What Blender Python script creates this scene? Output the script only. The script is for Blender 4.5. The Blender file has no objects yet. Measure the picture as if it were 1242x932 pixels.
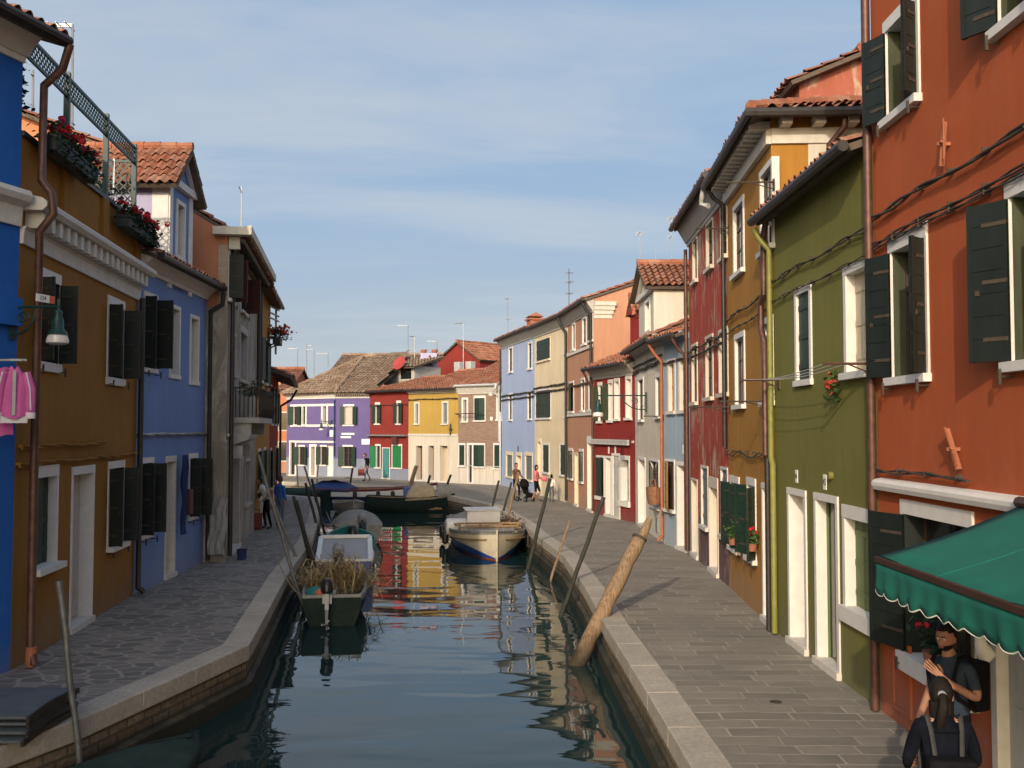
import bpy, bmesh, math, random
from mathutils import Vector, Matrix
from mathutils.geometry import tessellate_polygon
R = math.radians
random.seed(7)
S = bpy.context.scene
C = S.collection
V = Vector

# ------------------------------------------------------------------ survey helpers
F = 1230.0                      # focal length in photo pixels (photo 1242 x 932)
TH = math.atan(54 / F)          # the camera looks up a little
CZ = 3.4                        # eye height over the quay paving
WZ = -0.8                       # water level
cT, sT = math.cos(TH), math.sin(TH)
CAM = V((0, 0, CZ))

def ray(px, py):
    u, v = (px - 621) / F, (466 - py) / F
    return V((u, cT - v * sT, sT + v * cT))

def G(px, py, z=0.0):           # ground point seen at a photo pixel
    d = ray(px, py)
    t = (z - CZ) / d.z
    p = CAM + d * t
    return V((p.x, p.y, z))

def PD(px, D, z=0.0):           # point at distance D in the direction of a photo column
    return V(((px - 621) / F * D, D, z))

def AT(px, py, D):              # point at distance D seen at a photo pixel
    d = ray(px, py)
    return CAM + d * (D / d.y)

# ------------------------------------------------------------------ mesh builder
class MB:
    def __init__(s):
        s.v = []; s.f = []; s.m = []; s.uv = []; s.has_uv = False
    def add(s, vs, fs, mi=0, uv=None):
        b = len(s.v)
        s.v.extend([tuple(p) for p in vs])
        for f in fs:
            s.f.append(tuple(i + b for i in f)); s.m.append(mi); s.uv.append(uv)
        if uv is not None: s.has_uv = True
    def quad(s, a, b, c, d, mi=0, uv=None):
        s.add([a, b, c, d], [(0, 1, 2, 3)], mi, uv)
    def poly(s, pts, mi=0):
        s.add(pts, [tuple(range(len(pts)))], mi)
    def box(s, x0, x1, y0, y1, z0, z1, mi=0):
        s.obox(Matrix.Identity(4), x0, x1, y0, y1, z0, z1, mi)
    def obox(s, M, x0, x1, y0, y1, z0, z1, mi=0):
        vs = [M @ V(p) for p in ((x0,y0,z0),(x1,y0,z0),(x1,y1,z0),(x0,y1,z0),(x0,y0,z1),(x1,y0,z1),(x1,y1,z1),(x0,y1,z1))]
        s.add(vs, [(0,3,2,1),(4,5,6,7),(0,1,5,4),(1,2,6,5),(2,3,7,6),(3,0,4,7)], mi)
    def bar(s, a, b, w, h, mi=0, up=(0, 0, 1)):   # rectangular bar between two points
        a, b = V(a), V(b); d = (b - a)
        L = d.length
        if L < 1e-6: return
        x = d / L; u = V(up)
        if abs(x.dot(u)) > .98: u = V((1, 0, 0))
        y = u.cross(x).normalized(); z = x.cross(y)
        M = Matrix(((x.x, y.x, z.x, a.x), (x.y, y.y, z.y, a.y), (x.z, y.z, z.z, a.z), (0, 0, 0, 1)))
        s.obox(M, 0, L, -w/2, w/2, -h/2, h/2, mi)
    def tube(s, pts, r, n=8, mi=0, caps=True):
        pts = [V(p) for p in pts]
        rs = r if isinstance(r, (list, tuple)) else [r] * len(pts)
        rings = []; up = None
        for i, p in enumerate(pts):
            if i == 0: d = pts[1] - p
            elif i == len(pts) - 1: d = p - pts[i-1]
            else: d = (pts[i+1] - p).normalized() + (p - pts[i-1]).normalized()
            d = d.normalized() if d.length > 1e-9 else V((0, 0, 1))
            if up is None:
                up = V((0, 0, 1)) if abs(d.z) < .9 else V((1, 0, 0))
            x = up.cross(d)
            if x.length < 1e-6: x = V((0, 1, 0)).cross(d)
            x.normalize(); y = d.cross(x); up = y
            rings.append([p + (x * math.cos(2*math.pi*k/n) + y * math.sin(2*math.pi*k/n)) * rs[i] for k in range(n)])
        vs = [q for rr in rings for q in rr]
        fs = []
        for i in range(len(pts) - 1):
            for k in range(n):
                k2 = (k + 1) % n
                fs.append((i*n+k, i*n+k2, (i+1)*n+k2, (i+1)*n+k))
        if caps:
            fs.append(tuple(range(n))[::-1]); fs.append(tuple((len(pts)-1)*n + k for k in range(n)))
        s.add(vs, fs, mi)
    def lathe(s, prof, c=(0, 0, 0), n=12, mi=0, sx=1, sy=1):
        c = V(c); vs = []; fs = []
        for (r, z) in prof:
            for k in range(n):
                a = 2*math.pi*k/n
                vs.append(c + V((r*sx*math.cos(a), r*sy*math.sin(a), z)))
        for i in range(len(prof)-1):
            for k in range(n):
                k2 = (k+1) % n
                fs.append((i*n+k, i*n+k2, (i+1)*n+k2, (i+1)*n+k))
        fs.append(tuple(range(n))[::-1]); fs.append(tuple((len(prof)-1)*n+k for k in range(n)))
        s.add(vs, fs, mi)
    def ball(s, c, r, mi=0, n=10, m=6, sc=(1, 1, 1)):
        prof = [(max(.02, math.sin(math.pi*i/m))*r, -math.cos(math.pi*i/m)*r) for i in range(m+1)]
        c = V(c); b = MB(); b.lathe(prof, (0, 0, 0), n)
        s.add([c + V((p[0]*sc[0], p[1]*sc[1], p[2]*sc[2])) for p in b.v], b.f, mi)
    def prism_x(s, prof, x0, x1, mi=0):           # profile in (y,z) swept along x
        n = len(prof)
        vs = [(x0, y, z) for y, z in prof] + [(x1, y, z) for y, z in prof]
        fs = [(i, (i+1) % n, n+(i+1) % n, n+i) for i in range(n)]
        fs += [tuple(range(n))[::-1], tuple(range(n, 2*n))]
        s.add(vs, fs, mi)
    def leaves(s, n, fn, size, mi=0, flat=.0):
        for _ in range(n):
            p = V(fn()); a = random.random()*6.28; t = random.uniform(-1, 1)*(1-flat)
            x = V((math.cos(a), math.sin(a), t)).normalized()
            y = x.cross(V((random.random()-.5, random.random()-.5, random.random()+.1))).normalized()
            k = size*random.uniform(.6, 1.3)
            s.quad(p-x*k*.5, p-y*k*.3, p+x*k*.6, p+y*k*.3, mi)
    def build(s, name, mats, parent=None, smooth=False, loc=None, rz=0, bevel=0):
        me = bpy.data.meshes.new(name)
        me.from_pydata(s.v, [], s.f)
        if not isinstance(mats, (list, tuple)): mats = [mats]
        for m in mats: me.materials.append(M(m) if isinstance(m, str) else m)
        me.polygons.foreach_set('material_index', [min(i, len(mats)-1) for i in s.m])
        if s.has_uv:
            uvl = me.uv_layers.new(name='UVMap'); li = 0; data = []
            for f, uv in zip(s.f, s.uv):
                q = uv or (0, 0)
                data.extend(list(q) * len(f))
            uvl.data.foreach_set('uv', data)
        bm = bmesh.new(); bm.from_mesh(me)
        bmesh.ops.recalc_face_normals(bm, faces=bm.faces)
        bm.to_mesh(me); bm.free()
        if smooth:
            me.polygons.foreach_set('use_smooth', [True]*len(me.polygons))
            try: me.set_sharp_from_angle(angle=R(smooth if smooth is not True else 40))
            except Exception: pass
        me.update()
        o = bpy.data.objects.new(name, me); C.objects.link(o)
        if parent is not None: o.parent = parent
        if loc is not None: o.location = loc
        if rz: o.rotation_euler = (0, 0, rz)
        if bevel:
            bv = o.modifiers.new('edge', 'BEVEL'); bv.width = bevel; bv.segments = 2; bv.limit_method = 'ANGLE'
        return o

def tag(o, label=None, cat=None, group=None, kind=None):
    if label: o['label'] = label
    if cat: o['category'] = cat
    if group: o['group'] = group
    if kind: o['kind'] = kind
    return o

def thing(name, label, cat, loc=(0, 0, 0), rz=0, group=None):
    o = bpy.data.objects.new(name, None); C.objects.link(o)
    o.location = loc; o.rotation_euler = (0, 0, rz); o.empty_display_size = .3
    return tag(o, label, cat, group)

def struct(o): o['kind'] = 'structure'; return o

# ------------------------------------------------------------------ materials
MATS = {}
def M(n): return MATS[n]
class NT:
    def __init__(s, name):
        s.mat = bpy.data.materials.new(name); s.mat.use_nodes = True
        s.t = s.mat.node_tree; s.b = s.t.nodes['Principled BSDF']; MATS[name] = s.mat
        s.tc = s.t.nodes.new('ShaderNodeTexCoord')
    def n(s, typ, **kw):
        nd = s.t.nodes.new(typ)
        for k, v in kw.items():
            if k in nd.inputs: nd.inputs[k].default_value = v
            else: setattr(nd, k, v)
        return nd
    def l(s, a, b): s.t.links.new(a, b)
    def mapping(s, scale=(1, 1, 1), rot=(0, 0, 0), src='Object', loc=(0, 0, 0)):
        m = s.n('ShaderNodeMapping'); m.inputs['Scale'].default_value = scale; m.inputs['Rotation'].default_value = rot
        m.inputs['Location'].default_value = loc
        s.l(s.tc.outputs[src], m.inputs['Vector']); return m.outputs[0]
    def noise(s, vec, scale, detail=4, rough=.55, dist=0):
        nd = s.n('ShaderNodeTexNoise'); nd.inputs['Scale'].default_value = scale
        nd.inputs['Detail'].default_value = detail; nd.inputs['Roughness'].default_value = rough
        nd.inputs['Distortion'].default_value = dist
        s.l(vec, nd.inputs['Vector']); return nd.outputs['Fac']
    def ramp(s, fac, stops, interp='LINEAR'):
        r = s.n('ShaderNodeValToRGB'); e = r.color_ramp; e.interpolation = interp
        while len(e.elements) < len(stops): e.elements.new(.5)
        for el, (p, c) in zip(e.elements, stops):
            el.position = p
            el.color = (c, c, c, 1) if isinstance(c, (int, float)) else (*c, 1)
        s.l(fac, r.inputs[0]); return r.outputs[0]
    def mix(s, fac, a, b, mode='MIX'):
        m = s.n('ShaderNodeMix'); m.data_type = 'RGBA'; m.blend_type = mode
        for sock, val in ((m.inputs[0], fac), (m.inputs[6], a), (m.inputs[7], b)):
            if isinstance(val, (int, float)): sock.default_value = val
            elif isinstance(val, tuple): sock.default_value = (*val, 1)
            else: s.l(val, sock)
        return m.outputs[2]
    def math(s, op, a, b=0, clamp=False):
        m = s.n('ShaderNodeMath'); m.operation = op; m.use_clamp = clamp
        for sock, val in ((m.inputs[0], a), (m.inputs[1], b)):
            if isinstance(val, (int, float)): sock.default_value = val
            else: s.l(val, sock)
        return m.outputs[0]
    def bump(s, h, strength=.3, dist=.02):
        b = s.n('ShaderNodeBump'); b.inputs['Strength'].default_value = strength; b.inputs['Distance'].default_value = dist
        s.l(h, b.inputs['Height']); s.l(b.outputs[0], s.b.inputs['Normal'])
    def col(s, c):
        if isinstance(c, tuple): s.b.inputs['Base Color'].default_value = (*c, 1)
        else: s.l(c, s.b.inputs['Base Color'])
    def rough(s, r, spec=None, metal=None):
        if isinstance(r, (int, float)): s.b.inputs['Roughness'].default_value = r
        else: s.l(r, s.b.inputs['Roughness'])
        if spec is not None: s.b.inputs['Specular IOR Level'].default_value = spec
        if metal is not None: s.b.inputs['Metallic'].default_value = metal

def sc(c, k): return tuple(min(1, x*k) for x in c)

def plaster(name, c, var=.16, streak=.18, under=None, under_amt=0.0, bump=.35, damp=.38):
    var = var*1.25; streak = streak*1.2
    t = NT(name); o = t.tc.outputs['Object']
    big = t.noise(o, .55, 6, .62)
    fine = t.noise(o, 14, 4, .6)
    st = t.noise(t.mapping((3.5, 3.5, .22)), 1.6, 5, .6)
    c1 = t.mix(t.ramp(big, [(.3, 0.), (.72, 1.)]), sc(c, 1-var), sc(c, 1+var*.8))
    c2 = t.mix(t.ramp(st, [(.42, streak), (.62, 0.)]), c1, sc(c, .55))
    mid = t.noise(t.mapping((1, 1, .7)), 2.6, 7, .68, .4)
    c2 = t.mix(t.ramp(mid, [(.54, 0.), (.70, .30)]), c2, tuple(min(1, x*.92+.045) for x in c))
    c3 = t.mix(t.ramp(fine, [(.35, .12), (.7, 0.)]), c2, sc(c, .7))
    if damp:
        gx = t.n('ShaderNodeSeparateXYZ'); t.l(o, gx.inputs[0])
        zz = t.math('ADD', gx.outputs[2], t.math('MULTIPLY', t.noise(o, 1.3, 5, .65), -2.2))
        fac = t.ramp(zz, [(-.0, 0.), (.0, 0.)])
        mr = t.n('ShaderNodeMapRange'); mr.inputs[1].default_value = -.9; mr.inputs[2].default_value = -.3
        mr.inputs[3].default_value = damp; mr.inputs[4].default_value = 0
        t.l(zz, mr.inputs[0])
        g = sum(c)/3
        c3 = t.mix(mr.outputs[0], c3, (g*.55+c[0]*.25+.05, g*.55+c[1]*.25+.045, g*.55+c[2]*.25+.04))
    if under:
        m1 = t.noise(t.mapping((1.6, 1.6, .55)), 1.3, 9, .72, .9)
        pk = t.ramp(m1, [(.55-under_amt*.2, 0.), (.64-under_amt*.2, 1.)])
        uc = t.mix(fine, sc(under, .75), sc(under, 1.15))
        c3 = t.mix(pk, c3, uc)
    t.col(c3); t.rough(.92, .25)
    h = t.math('ADD', t.math('MULTIPLY', fine, .4), t.math('MULTIPLY', t.noise(o, 3, 5, .6), 1))
    t.bump(h, bump, .02)
    return t.mat

def simple(name, c, rough=.6, var=.12, scale=6, bump=.0, spec=.4, metal=0, stretch=(1, 1, 1), bd=.01):
    t = NT(name)
    v = t.mapping(stretch)
    nz = t.noise(v, scale, 5, .6)
    t.col(t.mix(t.ramp(nz, [(.32, 0.), (.7, 1.)]), sc(c, 1-var), sc(c, 1+var))); t.rough(rough, spec, metal)
    if bump: t.bump(nz, bump, bd)
    return t.mat

def tilemat(name, cols, dark=.6):
    t = NT(name)
    w = t.n('ShaderNodeTexWhiteNoise'); w.noise_dimensions = '2D'; t.l(t.tc.outputs['UV'], w.inputs['Vector'])
    k = len(cols)
    c = t.ramp(w.outputs['Value'], [(i/(k-1), cc) for i, cc in enumerate(cols)])
    nz = t.noise(t.tc.outputs['Object'], 1.1, 6, .65)
    c = t.mix(t.ramp(nz, [(.4, 0.), (.66, .75)]), c, sc(cols[0], dark))
    n2 = t.noise(t.tc.outputs['Object'], 16, 4, .6)
    c = t.mix(t.ramp(n2, [(.5, 0.), (.72, .5)]), c, (.32, .28, .2))
    t.col(c); t.rough(.9, .2); t.bump(n2, .4, .01)

def bricks(name, c1, c2, mortar, bw=.26, bh=.075, rough=.9, ax='x', msize=.02, patch=None):
    t = NT(name)
    gx = t.n('ShaderNodeSeparateXYZ'); t.l(t.tc.outputs['Object'], gx.inputs[0])
    cb = t.n('ShaderNodeCombineXYZ')
    t.l(t.math('ADD', gx.outputs[0], gx.outputs[1]), cb.inputs[0]); t.l(gx.outputs[2], cb.inputs[1])
    b = t.n('ShaderNodeTexBrick'); b.inputs['Scale'].default_value = 1
    b.inputs['Brick Width'].default_value = bw; b.inputs['Row Height'].default_value = bh
    b.inputs['Mortar Size'].default_value = msize*bh*4; b.inputs['Color1'].default_value = (*c1, 1)
    b.inputs['Color2'].default_value = (*c2, 1); b.inputs['Mortar'].default_value = (*mortar, 1)
    t.l(cb.outputs[0], b.inputs['Vector'])
    nz = t.noise(t.tc.outputs['Object'], 1.2, 6, .65)
    c = t.mix(t.ramp(nz, [(.35, 0.), (.7, .55)]), b.outputs['Color'], sc(mortar, .8) if patch is None else patch)
    n2 = t.noise(t.tc.outputs['Object'], 20, 4, .6)
    c = t.mix(t.ramp(n2, [(.4, .3), (.7, 0.)]), c, sc(c1, .45))
    t.col(c); t.rough(rough, .2)
    t.bump(t.math('ADD', t.math('MULTIPLY', b.outputs['Fac'], -1), t.math('MULTIPLY', n2, .4)), .6, .012)

# house paints
plaster('orange_paint', (.41, .095, .032), .10, .10, bump=.25)
plaster('green_paint', (.17, .165, .042), .10, .12, bump=.3)
plaster('ochre_paint', (.40, .195, .036), .12, .2)
plaster('red_worn_paint', (.40, .065, .04), .16, .28, under=(.42, .33, .25), under_amt=.16, bump=.6, damp=.6)
plaster('pale_blue_paint', (.33, .42, .50), .12, .2)
plaster('grey_plaster', (.68, .61, .50), .14, .25, damp=.5)
plaster('dark_red_paint', (.25, .028, .024), .12, .2)
plaster('peach_paint', (.48, .25, .155), .10, .16)
plaster('peach_bright_paint', (.50, .215, .115), .08, .10)
plaster('cream_paint', (.74, .62, .42), .10, .16)
plaster('sky_blue_paint', (.36, .45, .64), .08, .10)
plaster('yellow_paint', (.43, .285, .07), .08, .14)
plaster('crimson_paint', (.22, .032, .026), .1, .12)
plaster('violet_paint', (.125, .10, .25), .08, .10)
plaster('violet_base_paint', (.22, .25, .33), .1, .2)
plaster('royal_blue_paint', (.018, .115, .42), .1, .1)
plaster('brown_paint', (.29, .135, .024), .12, .14, bump=.25)
plaster('blue_paint', (.17, .26, .49), .10, .10, bump=.25)
plaster('lilac_paint', (.42, .40, .58), .06, .08, damp=0)
plaster('white_plaster', (.62, .58, .49), .08, .2)
plaster('whitewash', (.62, .56, .46), .07, .2, damp=.5)
plaster('faded_rose_paint', (.36, .115, .075), .14, .2, under=(.44, .32, .23), under_amt=.34, bump=.5, damp=0)
plaster('old_stone_plaster', (.29, .255, .20), .25, .4, under=(.40, .36, .30), under_amt=.3, bump=.9, damp=.5)
plaster('maroon_base_paint', (.15, .075, .08), .2, .3, under=(.27, .2, .19), under_amt=.12)
bricks('brown_brick', (.24, .135, .095), (.34, .22, .165), (.36, .30, .24))
bricks('pale_brick', (.46, .35, .24), (.52, .43, .31), (.42, .36, .28))
bricks('canal_brick', (.16, .105, .07), (.24, .17, .12), (.13, .115, .085), patch=(.075, .08, .045))
# trims, wood, metal
simple('stone_trim', (.58, .55, .49), .8, .09, 7, .15)
simple('white_trim', (.66, .64, .60), .7, .06, 6, .08)
simple('grey_trim', (.40, .38, .35), .85, .12, 6, .2)
simple('dark_green_wood', (.012, .034, .022), .55, .3, 9, .25, stretch=(1, 1, .2))
simple('black_green_wood', (.010, .015, .012), .55, .3, 9, .25, stretch=(1, 1, .2))
simple('olive_wood', (.05, .058, .03), .6, .25, 9, .25, stretch=(1, 1, .2))  # olive shutters; also black-green reveal panels coloured as if sunlit
simple('leaf_green_wood', (.11, .155, .055), .6, .15, 9, .2, stretch=(1, 1, .2))
simple('bright_green_wood', (.012, .17, .055), .5, .15, 9, .2, stretch=(1, 1, .2))
simple('grey_green_wood', (.13, .16, .155), .7, .25, 9, .3, stretch=(1, 1, .2))
simple('ochre_wood', (.34, .17, .03), .6, .15, 9, .2, stretch=(1, 1, .2))
simple('red_brown_wood', (.09, .03, .025), .6, .25, 9, .2, stretch=(1, 1, .2))
simple('brown_wood', (.16, .07, .035), .6, .25, 9, .2, stretch=(1, 1, .2))
simple('casement_wood', (.055, .032, .022), .5, .25, 9, .2, stretch=(1, 1, .2))
simple('beige_wood', (.52, .44, .31), .7, .1, 7, .1, stretch=(1, 1, .2))
simple('grey_wood', (.42, .42, .38), .8, .15, 7, .2, stretch=(1, 1, .2))
simple('soffit_wood', (.10, .075, .055), .85, .25, 8, .2)
simple('dark_metal', (.035, .03, .028), .5, .3, 10, .0, .5, .3)
simple('copper_pipe', (.11, .055, .04), .5, .3, 8, .0, .5, .4)
simple('orange_pipe', (.34, .12, .06), .6, .2, 8)
simple('lime_pipe', (.19, .19, .04), .5, .15, 8)
simple('grey_metal', (.30, .30, .29), .45, .15, 10, .0, .5, .6)
simple('pale_metal', (.55, .55, .53), .45, .1, 10, .0, .5, .3)
simple('cable_black', (.055, .042, .030), .8, .3, 20)
simple('green_iron', (.010, .042, .033), .45, .25, 12)
simple('curtain_cloth', (.50, .44, .40), .95, .1, 5)
simple('cream_cloth', (.70, .60, .42), .95, .08, 5)
simple('teal_curtain', (.05, .19, .19), .9, .12, 4)
simple('navy_cloth', (.02, .035, .11), .95, .2, 5)
simple('terracotta', (.32, .125, .075), .85, .15, 8)
simple('pale_sign', (.78, .76, .70), .6, .05, 8)
simple('ink', (.02, .02, .025), .6, .1, 8)
simple('sign_red', (.55, .12, .06), .6, .1, 8)
simple('leaf', (.045, .095, .025), .6, .45, 3, 0, .3)
simple('leaf_dark', (.02, .045, .02), .6, .4, 3, 0, .3)
simple('petal_red', (.52, .015, .03), .6, .3, 4, 0, .3)
simple('petal_coral', (.62, .10, .07), .6, .3, 4, 0, .3)
def glassmat():
    t = NT('window_glass'); t.col((.012, .015, .017)); t.rough(.06, .6)
    t.bump(t.noise(t.tc.outputs['Object'], 3, 2), .03, .01)
glassmat()
simple('lamp_glass', (.62, .60, .56), .25, .05, 8, 0, .6)
simple('satellite_pink', (.32, .045, .04), .5, .1, 8)
tilemat('tiles', [(.36, .12, .065), (.26, .095, .055), (.43, .17, .095), (.31, .13, .085), (.40, .22, .15), (.24, .10, .07)], .5)
tilemat('old_tiles', [(.30, .19, .13), (.20, .13, .09), (.37, .26, .18), (.27, .20, .14), (.40, .33, .25), (.24, .14, .09)], .55)

# ------------------------------------------------------------------ tiled roof slopes
def inside(p, poly):
    x, y = p; c = False; n = len(poly)
    for i in range(n):
        x1, y1 = poly[i]; x2, y2 = poly[(i+1) % n]
        if (y1 > y) != (y2 > y) and x < (x2-x1)*(y-y1)/(y2-y1)+x1: c = not c
    return c

def tile_slope(mb, pts, pitch=.23, row=.38, amp=.04, thick=.09, tmi=0, umi=1, keep=None):
    """Barrel tiles over one planar slope; pts[0]-pts[1] is the eave."""
    pts = [V(p) for p in pts]
    u = (pts[1]-pts[0]).normalized()
    n = u.cross(pts[-1]-pts[0]).normalized()
    if n.z < 0: n = -n
    v = n.cross(u)
    if v.z < 0: v = -v
    q = [((p-pts[0]).dot(u), (p-pts[0]).dot(v)) for p in pts]
    u0 = min(a for a, b in q); u1 = max(a for a, b in q); v1 = max(b for a, b in q)
    nc = max(1, round((u1-u0)/pitch)); pw = (u1-u0)/nc
    nr = max(1, round(v1/row)); rh = v1/nr
    seed = random.randint(0, 999)
    for c in range(nc):
        cu = random.uniform(-.012, .012)
        for r in range(nr):
            uc, vc = u0+(c+.5)*pw, (r+.5)*rh
            if not inside((uc, vc), q): continue
            j = random.uniform(-.008, .012); dv = random.uniform(-.03, .02); tw = random.uniform(-.012, .012)
            a = []; b = []
            for k in range(7):
                f = k/6
                h = amp*(-math.cos(2*math.pi*f)) + amp
                uu = u0+(c+f)*pw + cu
                a.append(pts[0]+u*(uu+tw)+v*(r*rh-.05+dv)+n*(h+.045+j))
                b.append(pts[0]+u*uu+v*((r+1)*rh)+n*(h*.85+.004+j))
            vs = a+b
            fs = [(k, k+1, 8+k, 7+k) for k in range(6)]
            mb.add(vs, fs, tmi, (c*7.13+seed+.5, r*3.7+.5))
    lo = [p-n*.012 for p in pts]; hi = [p-n*(.012+thick) for p in pts]
    m = len(pts)
    mb.add(lo+hi, [tuple(range(m)), tuple(range(m, 2*m))[::-1]]+[(i, (i+1) % m, m+(i+1) % m, m+i) for i in range(m)], umi, (.5, .5))

def ridge_tiles(mb, a, b, r=.11, step=.36, tmi=0):
    a, b = V(a), V(b); L = (b-a).length; n = max(1, int(L/step)); d = (b-a)/n
    for i in range(n):
        p0, p1 = a+d*i, a+d*(i+1.12)
        s = random.uniform(.9, 1.1)
        bb = MB(); bb.tube([p0, p1], [r*1.08*s, r*.92*s], 8)
        mb.add(bb.v, bb.f, tmi, (i*5.3+.5, 91.5))
# ------------------------------------------------------------------ houses
BG = 'black_green_wood'; DG = 'dark_green_wood'
class House:
    def __init__(s, P0, P1, h, depth, paint, label, slope=.36, ov=.35, dado=None, side=None, name='house', cat='house'):
        d = P1-P0; s.L = V((d.x, d.y)).length; rz = math.atan2(d.y, d.x)
        s.P0 = P0; s.h = h; s.D = depth; s.slope = slope; s.ov = ov; s.paint = paint; s.side = side or paint; s.dado = dado
        s.root = thing(name, label, cat, (P0.x, P0.y, 0), rz)
        s.Mi = (Matrix.Translation((P0.x, P0.y, 0)) @ Matrix.Rotation(rz, 4, 'Z')).inverted()
        s.M = s.Mi.inverted(); s.holes = []; s.near = min(P0.y, P1.y) < 28; s.rv = P0.x < -6
    def sz(s, px, py, y=0.0):           # point of the facade (or a plane y in front of it) seen at a pixel
        o = s.Mi @ CAM; d = s.Mi.to_3x3() @ ray(px, py)
        t = (y-o.y)/d.y; p = o+d*t
        return p.x, p.z
    def rect(s, px0, px1, pyt, pyb):
        pm = (px0+px1)/2; pb = pyb if pyb is not None else pyt
        s0 = s.sz(px0, (pyt+pb)/2)[0]; s1 = s.sz(px1, (pyt+pb)/2)[0]
        z1 = s.sz(pm, pyt)[1]; z0 = s.sz(pm, pyb)[1] if pyb is not None else .1
        return s0, s1, z0, z1
    def part(s, name, mb, mats, parent=None, **k): return mb.build(name, mats, parent or s.root, **k)

    def leaf(s, par, x, z0, z1, w, ang, side, colm, rows=None, y=-.035, name='shutter', label=None):
        """One shutter leaf hinged at x; ang 0 closes the opening, 180 lies back on the wall."""
        mb = MB(); a = R(ang); sg = 1 if side == 'L' else -1
        X = V((sg*math.cos(a), -math.sin(a), 0)); Y = V((-X.y, X.x, 0))
        Mx = Matrix(((X.x, Y.x, 0, x), (X.y, Y.y, 0, y), (0, 0, 1, z0), (0, 0, 0, 1)))
        H = z1-z0; n = rows or max(3, round(H/.2)); e = .004
        for i in range(n):
            mb.obox(Mx, .0, w, -.016, .016, i*H/n+e, (i+1)*H/n-e)
        mb.obox(Mx, .0, .045, -.021, .021, 0, H); mb.obox(Mx, w-.045, w, -.021, .021, 0, H)
        mb.obox(Mx, .046, w-.046, -.009, .009, .01, H-.01)
        for q in (.14, .5, .86) if s.near else ():
            mb.obox(Mx, .0, w*.62, -.0245, .0245, H*q-.018, H*q+.018, 1)
        if s.near: mb.obox(Mx, w*.70, w*.80, -.03, .03, H*.42, H*.42+.05, 1)
        o = s.part(name, mb, [colm, 'cable_black'], par)
        if label: o['label'] = label
        return o

    def open(s, px0, px1, pyt, pyb=None, door=False, frame=.10, lint=None, trim='stone_trim', reveal=.17, fill='glass',
             fc='dark_green_wood', leaves=(), sill=True, zr=None, sr=None, sillh=.09, sillout=.07, label=None, bars=True, lw=None, wc='casement_wood'):
        s0, s1, z0, z1 = s.rect(px0, px1, pyt, pyb)
        if zr: z0, z1 = zr
        if sr: s0, s1 = sr
        if s0 > s1: s0, s1 = s1, s0
        if door: z0 = .10
        s.holes.append((s0, s1, z0, z1))
        lint = frame if lint is None else lint; lw = frame if lw is None else lw
        mb = MB(); o_ = -.024
        mb.box(s0-frame, s0, o_, reveal, z0, z1); mb.box(s1, s1+frame, o_, reveal, z0, z1)
        mb.box(s0-lw, s1+lw, o_-.004, reveal, z1, z1+lint)
        w = s.part('door' if door else 'window', mb, trim)
        if label: w['label'] = label
        sb = MB()
        if door:
            sb.box(s0-frame-.02, s1+frame+.02, -.07, reveal, 0.0, z0); s.part('doorstep', sb, 'stone_trim', w)
        elif sill:
            sb.box(s0-frame-.03, s1+frame+.03, o_-sillout, reveal, z0-sillh, z0); s.part('sill', sb, trim, w)
        else:
            sb.box(s0-frame, s1+frame, o_-.002, reveal, z0-frame, z0); s.part('sill', sb, trim, w)
        yb = reveal; W = s1-s0; H = z1-z0
        pm = MB()
        if fill == 'glass':
            pm.box(s0, s1, yb-.03, yb-.012, z0, z1, 0)
            f = .045
            for (a, b, c, d) in ((s0, s0+f, z0, z1), (s1-f, s1, z0, z1), (s0+f, s1-f, z0, z0+f), (s0+f, s1-f, z1-f, z1)):
                pm.box(a, b, yb-.06, yb-.031, c, d, 1)
            if bars:
                m = (s0+s1)/2
                pm.box(m-.03, m+.03, yb-.062, yb-.031, z0+f, z1-f, 1)
                for q in (.36, .68):
                    pm.box(s0+f, m-.03, yb-.055, yb-.031, z0+H*q-.012, z0+H*q+.012, 1)
                    pm.box(m+.03, s1-f, yb-.055, yb-.031, z0+H*q-.012, z0+H*q+.012, 1)
            s.part('pane', pm, ['window_glass', wc], w)
        elif fill == 'boards':
            n = max(3, round(W/.16))
            for i in range(n):
                pm.box(s0+W*i/n+.003, s0+W*(i+1)/n-.003, yb-.05-.004*(i % 2), yb-.012, z0+.004, z1-.004)
            for q in (.16, .5, .84):
                pm.box(s0+.03, s1-.03, yb-.066, yb-.055, z0+H*q-.04, z0+H*q+.04)
            s.part('door_leaf' if door else 'closed_shutter', pm, fc, w)
        elif fill == 'half':                 # one closed leaf, the other half open into the dark room
            pm.box(s0+.01, s0+W*.02+.01, yb-.05, yb-.012, z0, z1, 0)
            pm.box(s0, s1, yb-.02, yb-.01, z0, z1, 1)
            for i in range(3):
                a = s0+W*(.44+.185*i)
                pm.box(a, a+W*.18, yb-.06, yb-.03, z0+.01, z1-.01, 0)
            s.part('door_leaf' if door else 'closed_shutter', pm, [fc, 'window_glass'], w)
        elif fill == 'cloth':
            n = 26; a = []; b = []
            for i in range(n+1):
                x = s0+W*i/n; y = yb-.05+.025*math.sin(i*1.9)+.012*math.sin(i*4.3+1)
                a.append((x, y, z0+.02)); b.append((x, y, z1-.01))
            pm.add(a+b, [(i, i+1, n+2+i, n+1+i) for i in range(n)])
            s.part('curtain', pm, fc, w, smooth=60)
            bk = MB(); bk.box(s0, s1, yb+.01, yb+.03, z0, z1); s.part('pane', bk, 'window_glass', w)
        elif fill == 'panel':
            pm.box(s0, s1, yb-.03, yb, z0, z1)
            pm.box(s0+.08, s1-.08, yb-.045, yb-.031, z0+.12, z0+H*.38); pm.box(s0+.08, s1-.08, yb-.045, yb-.031, z0+H*.44, z1-.12)
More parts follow.
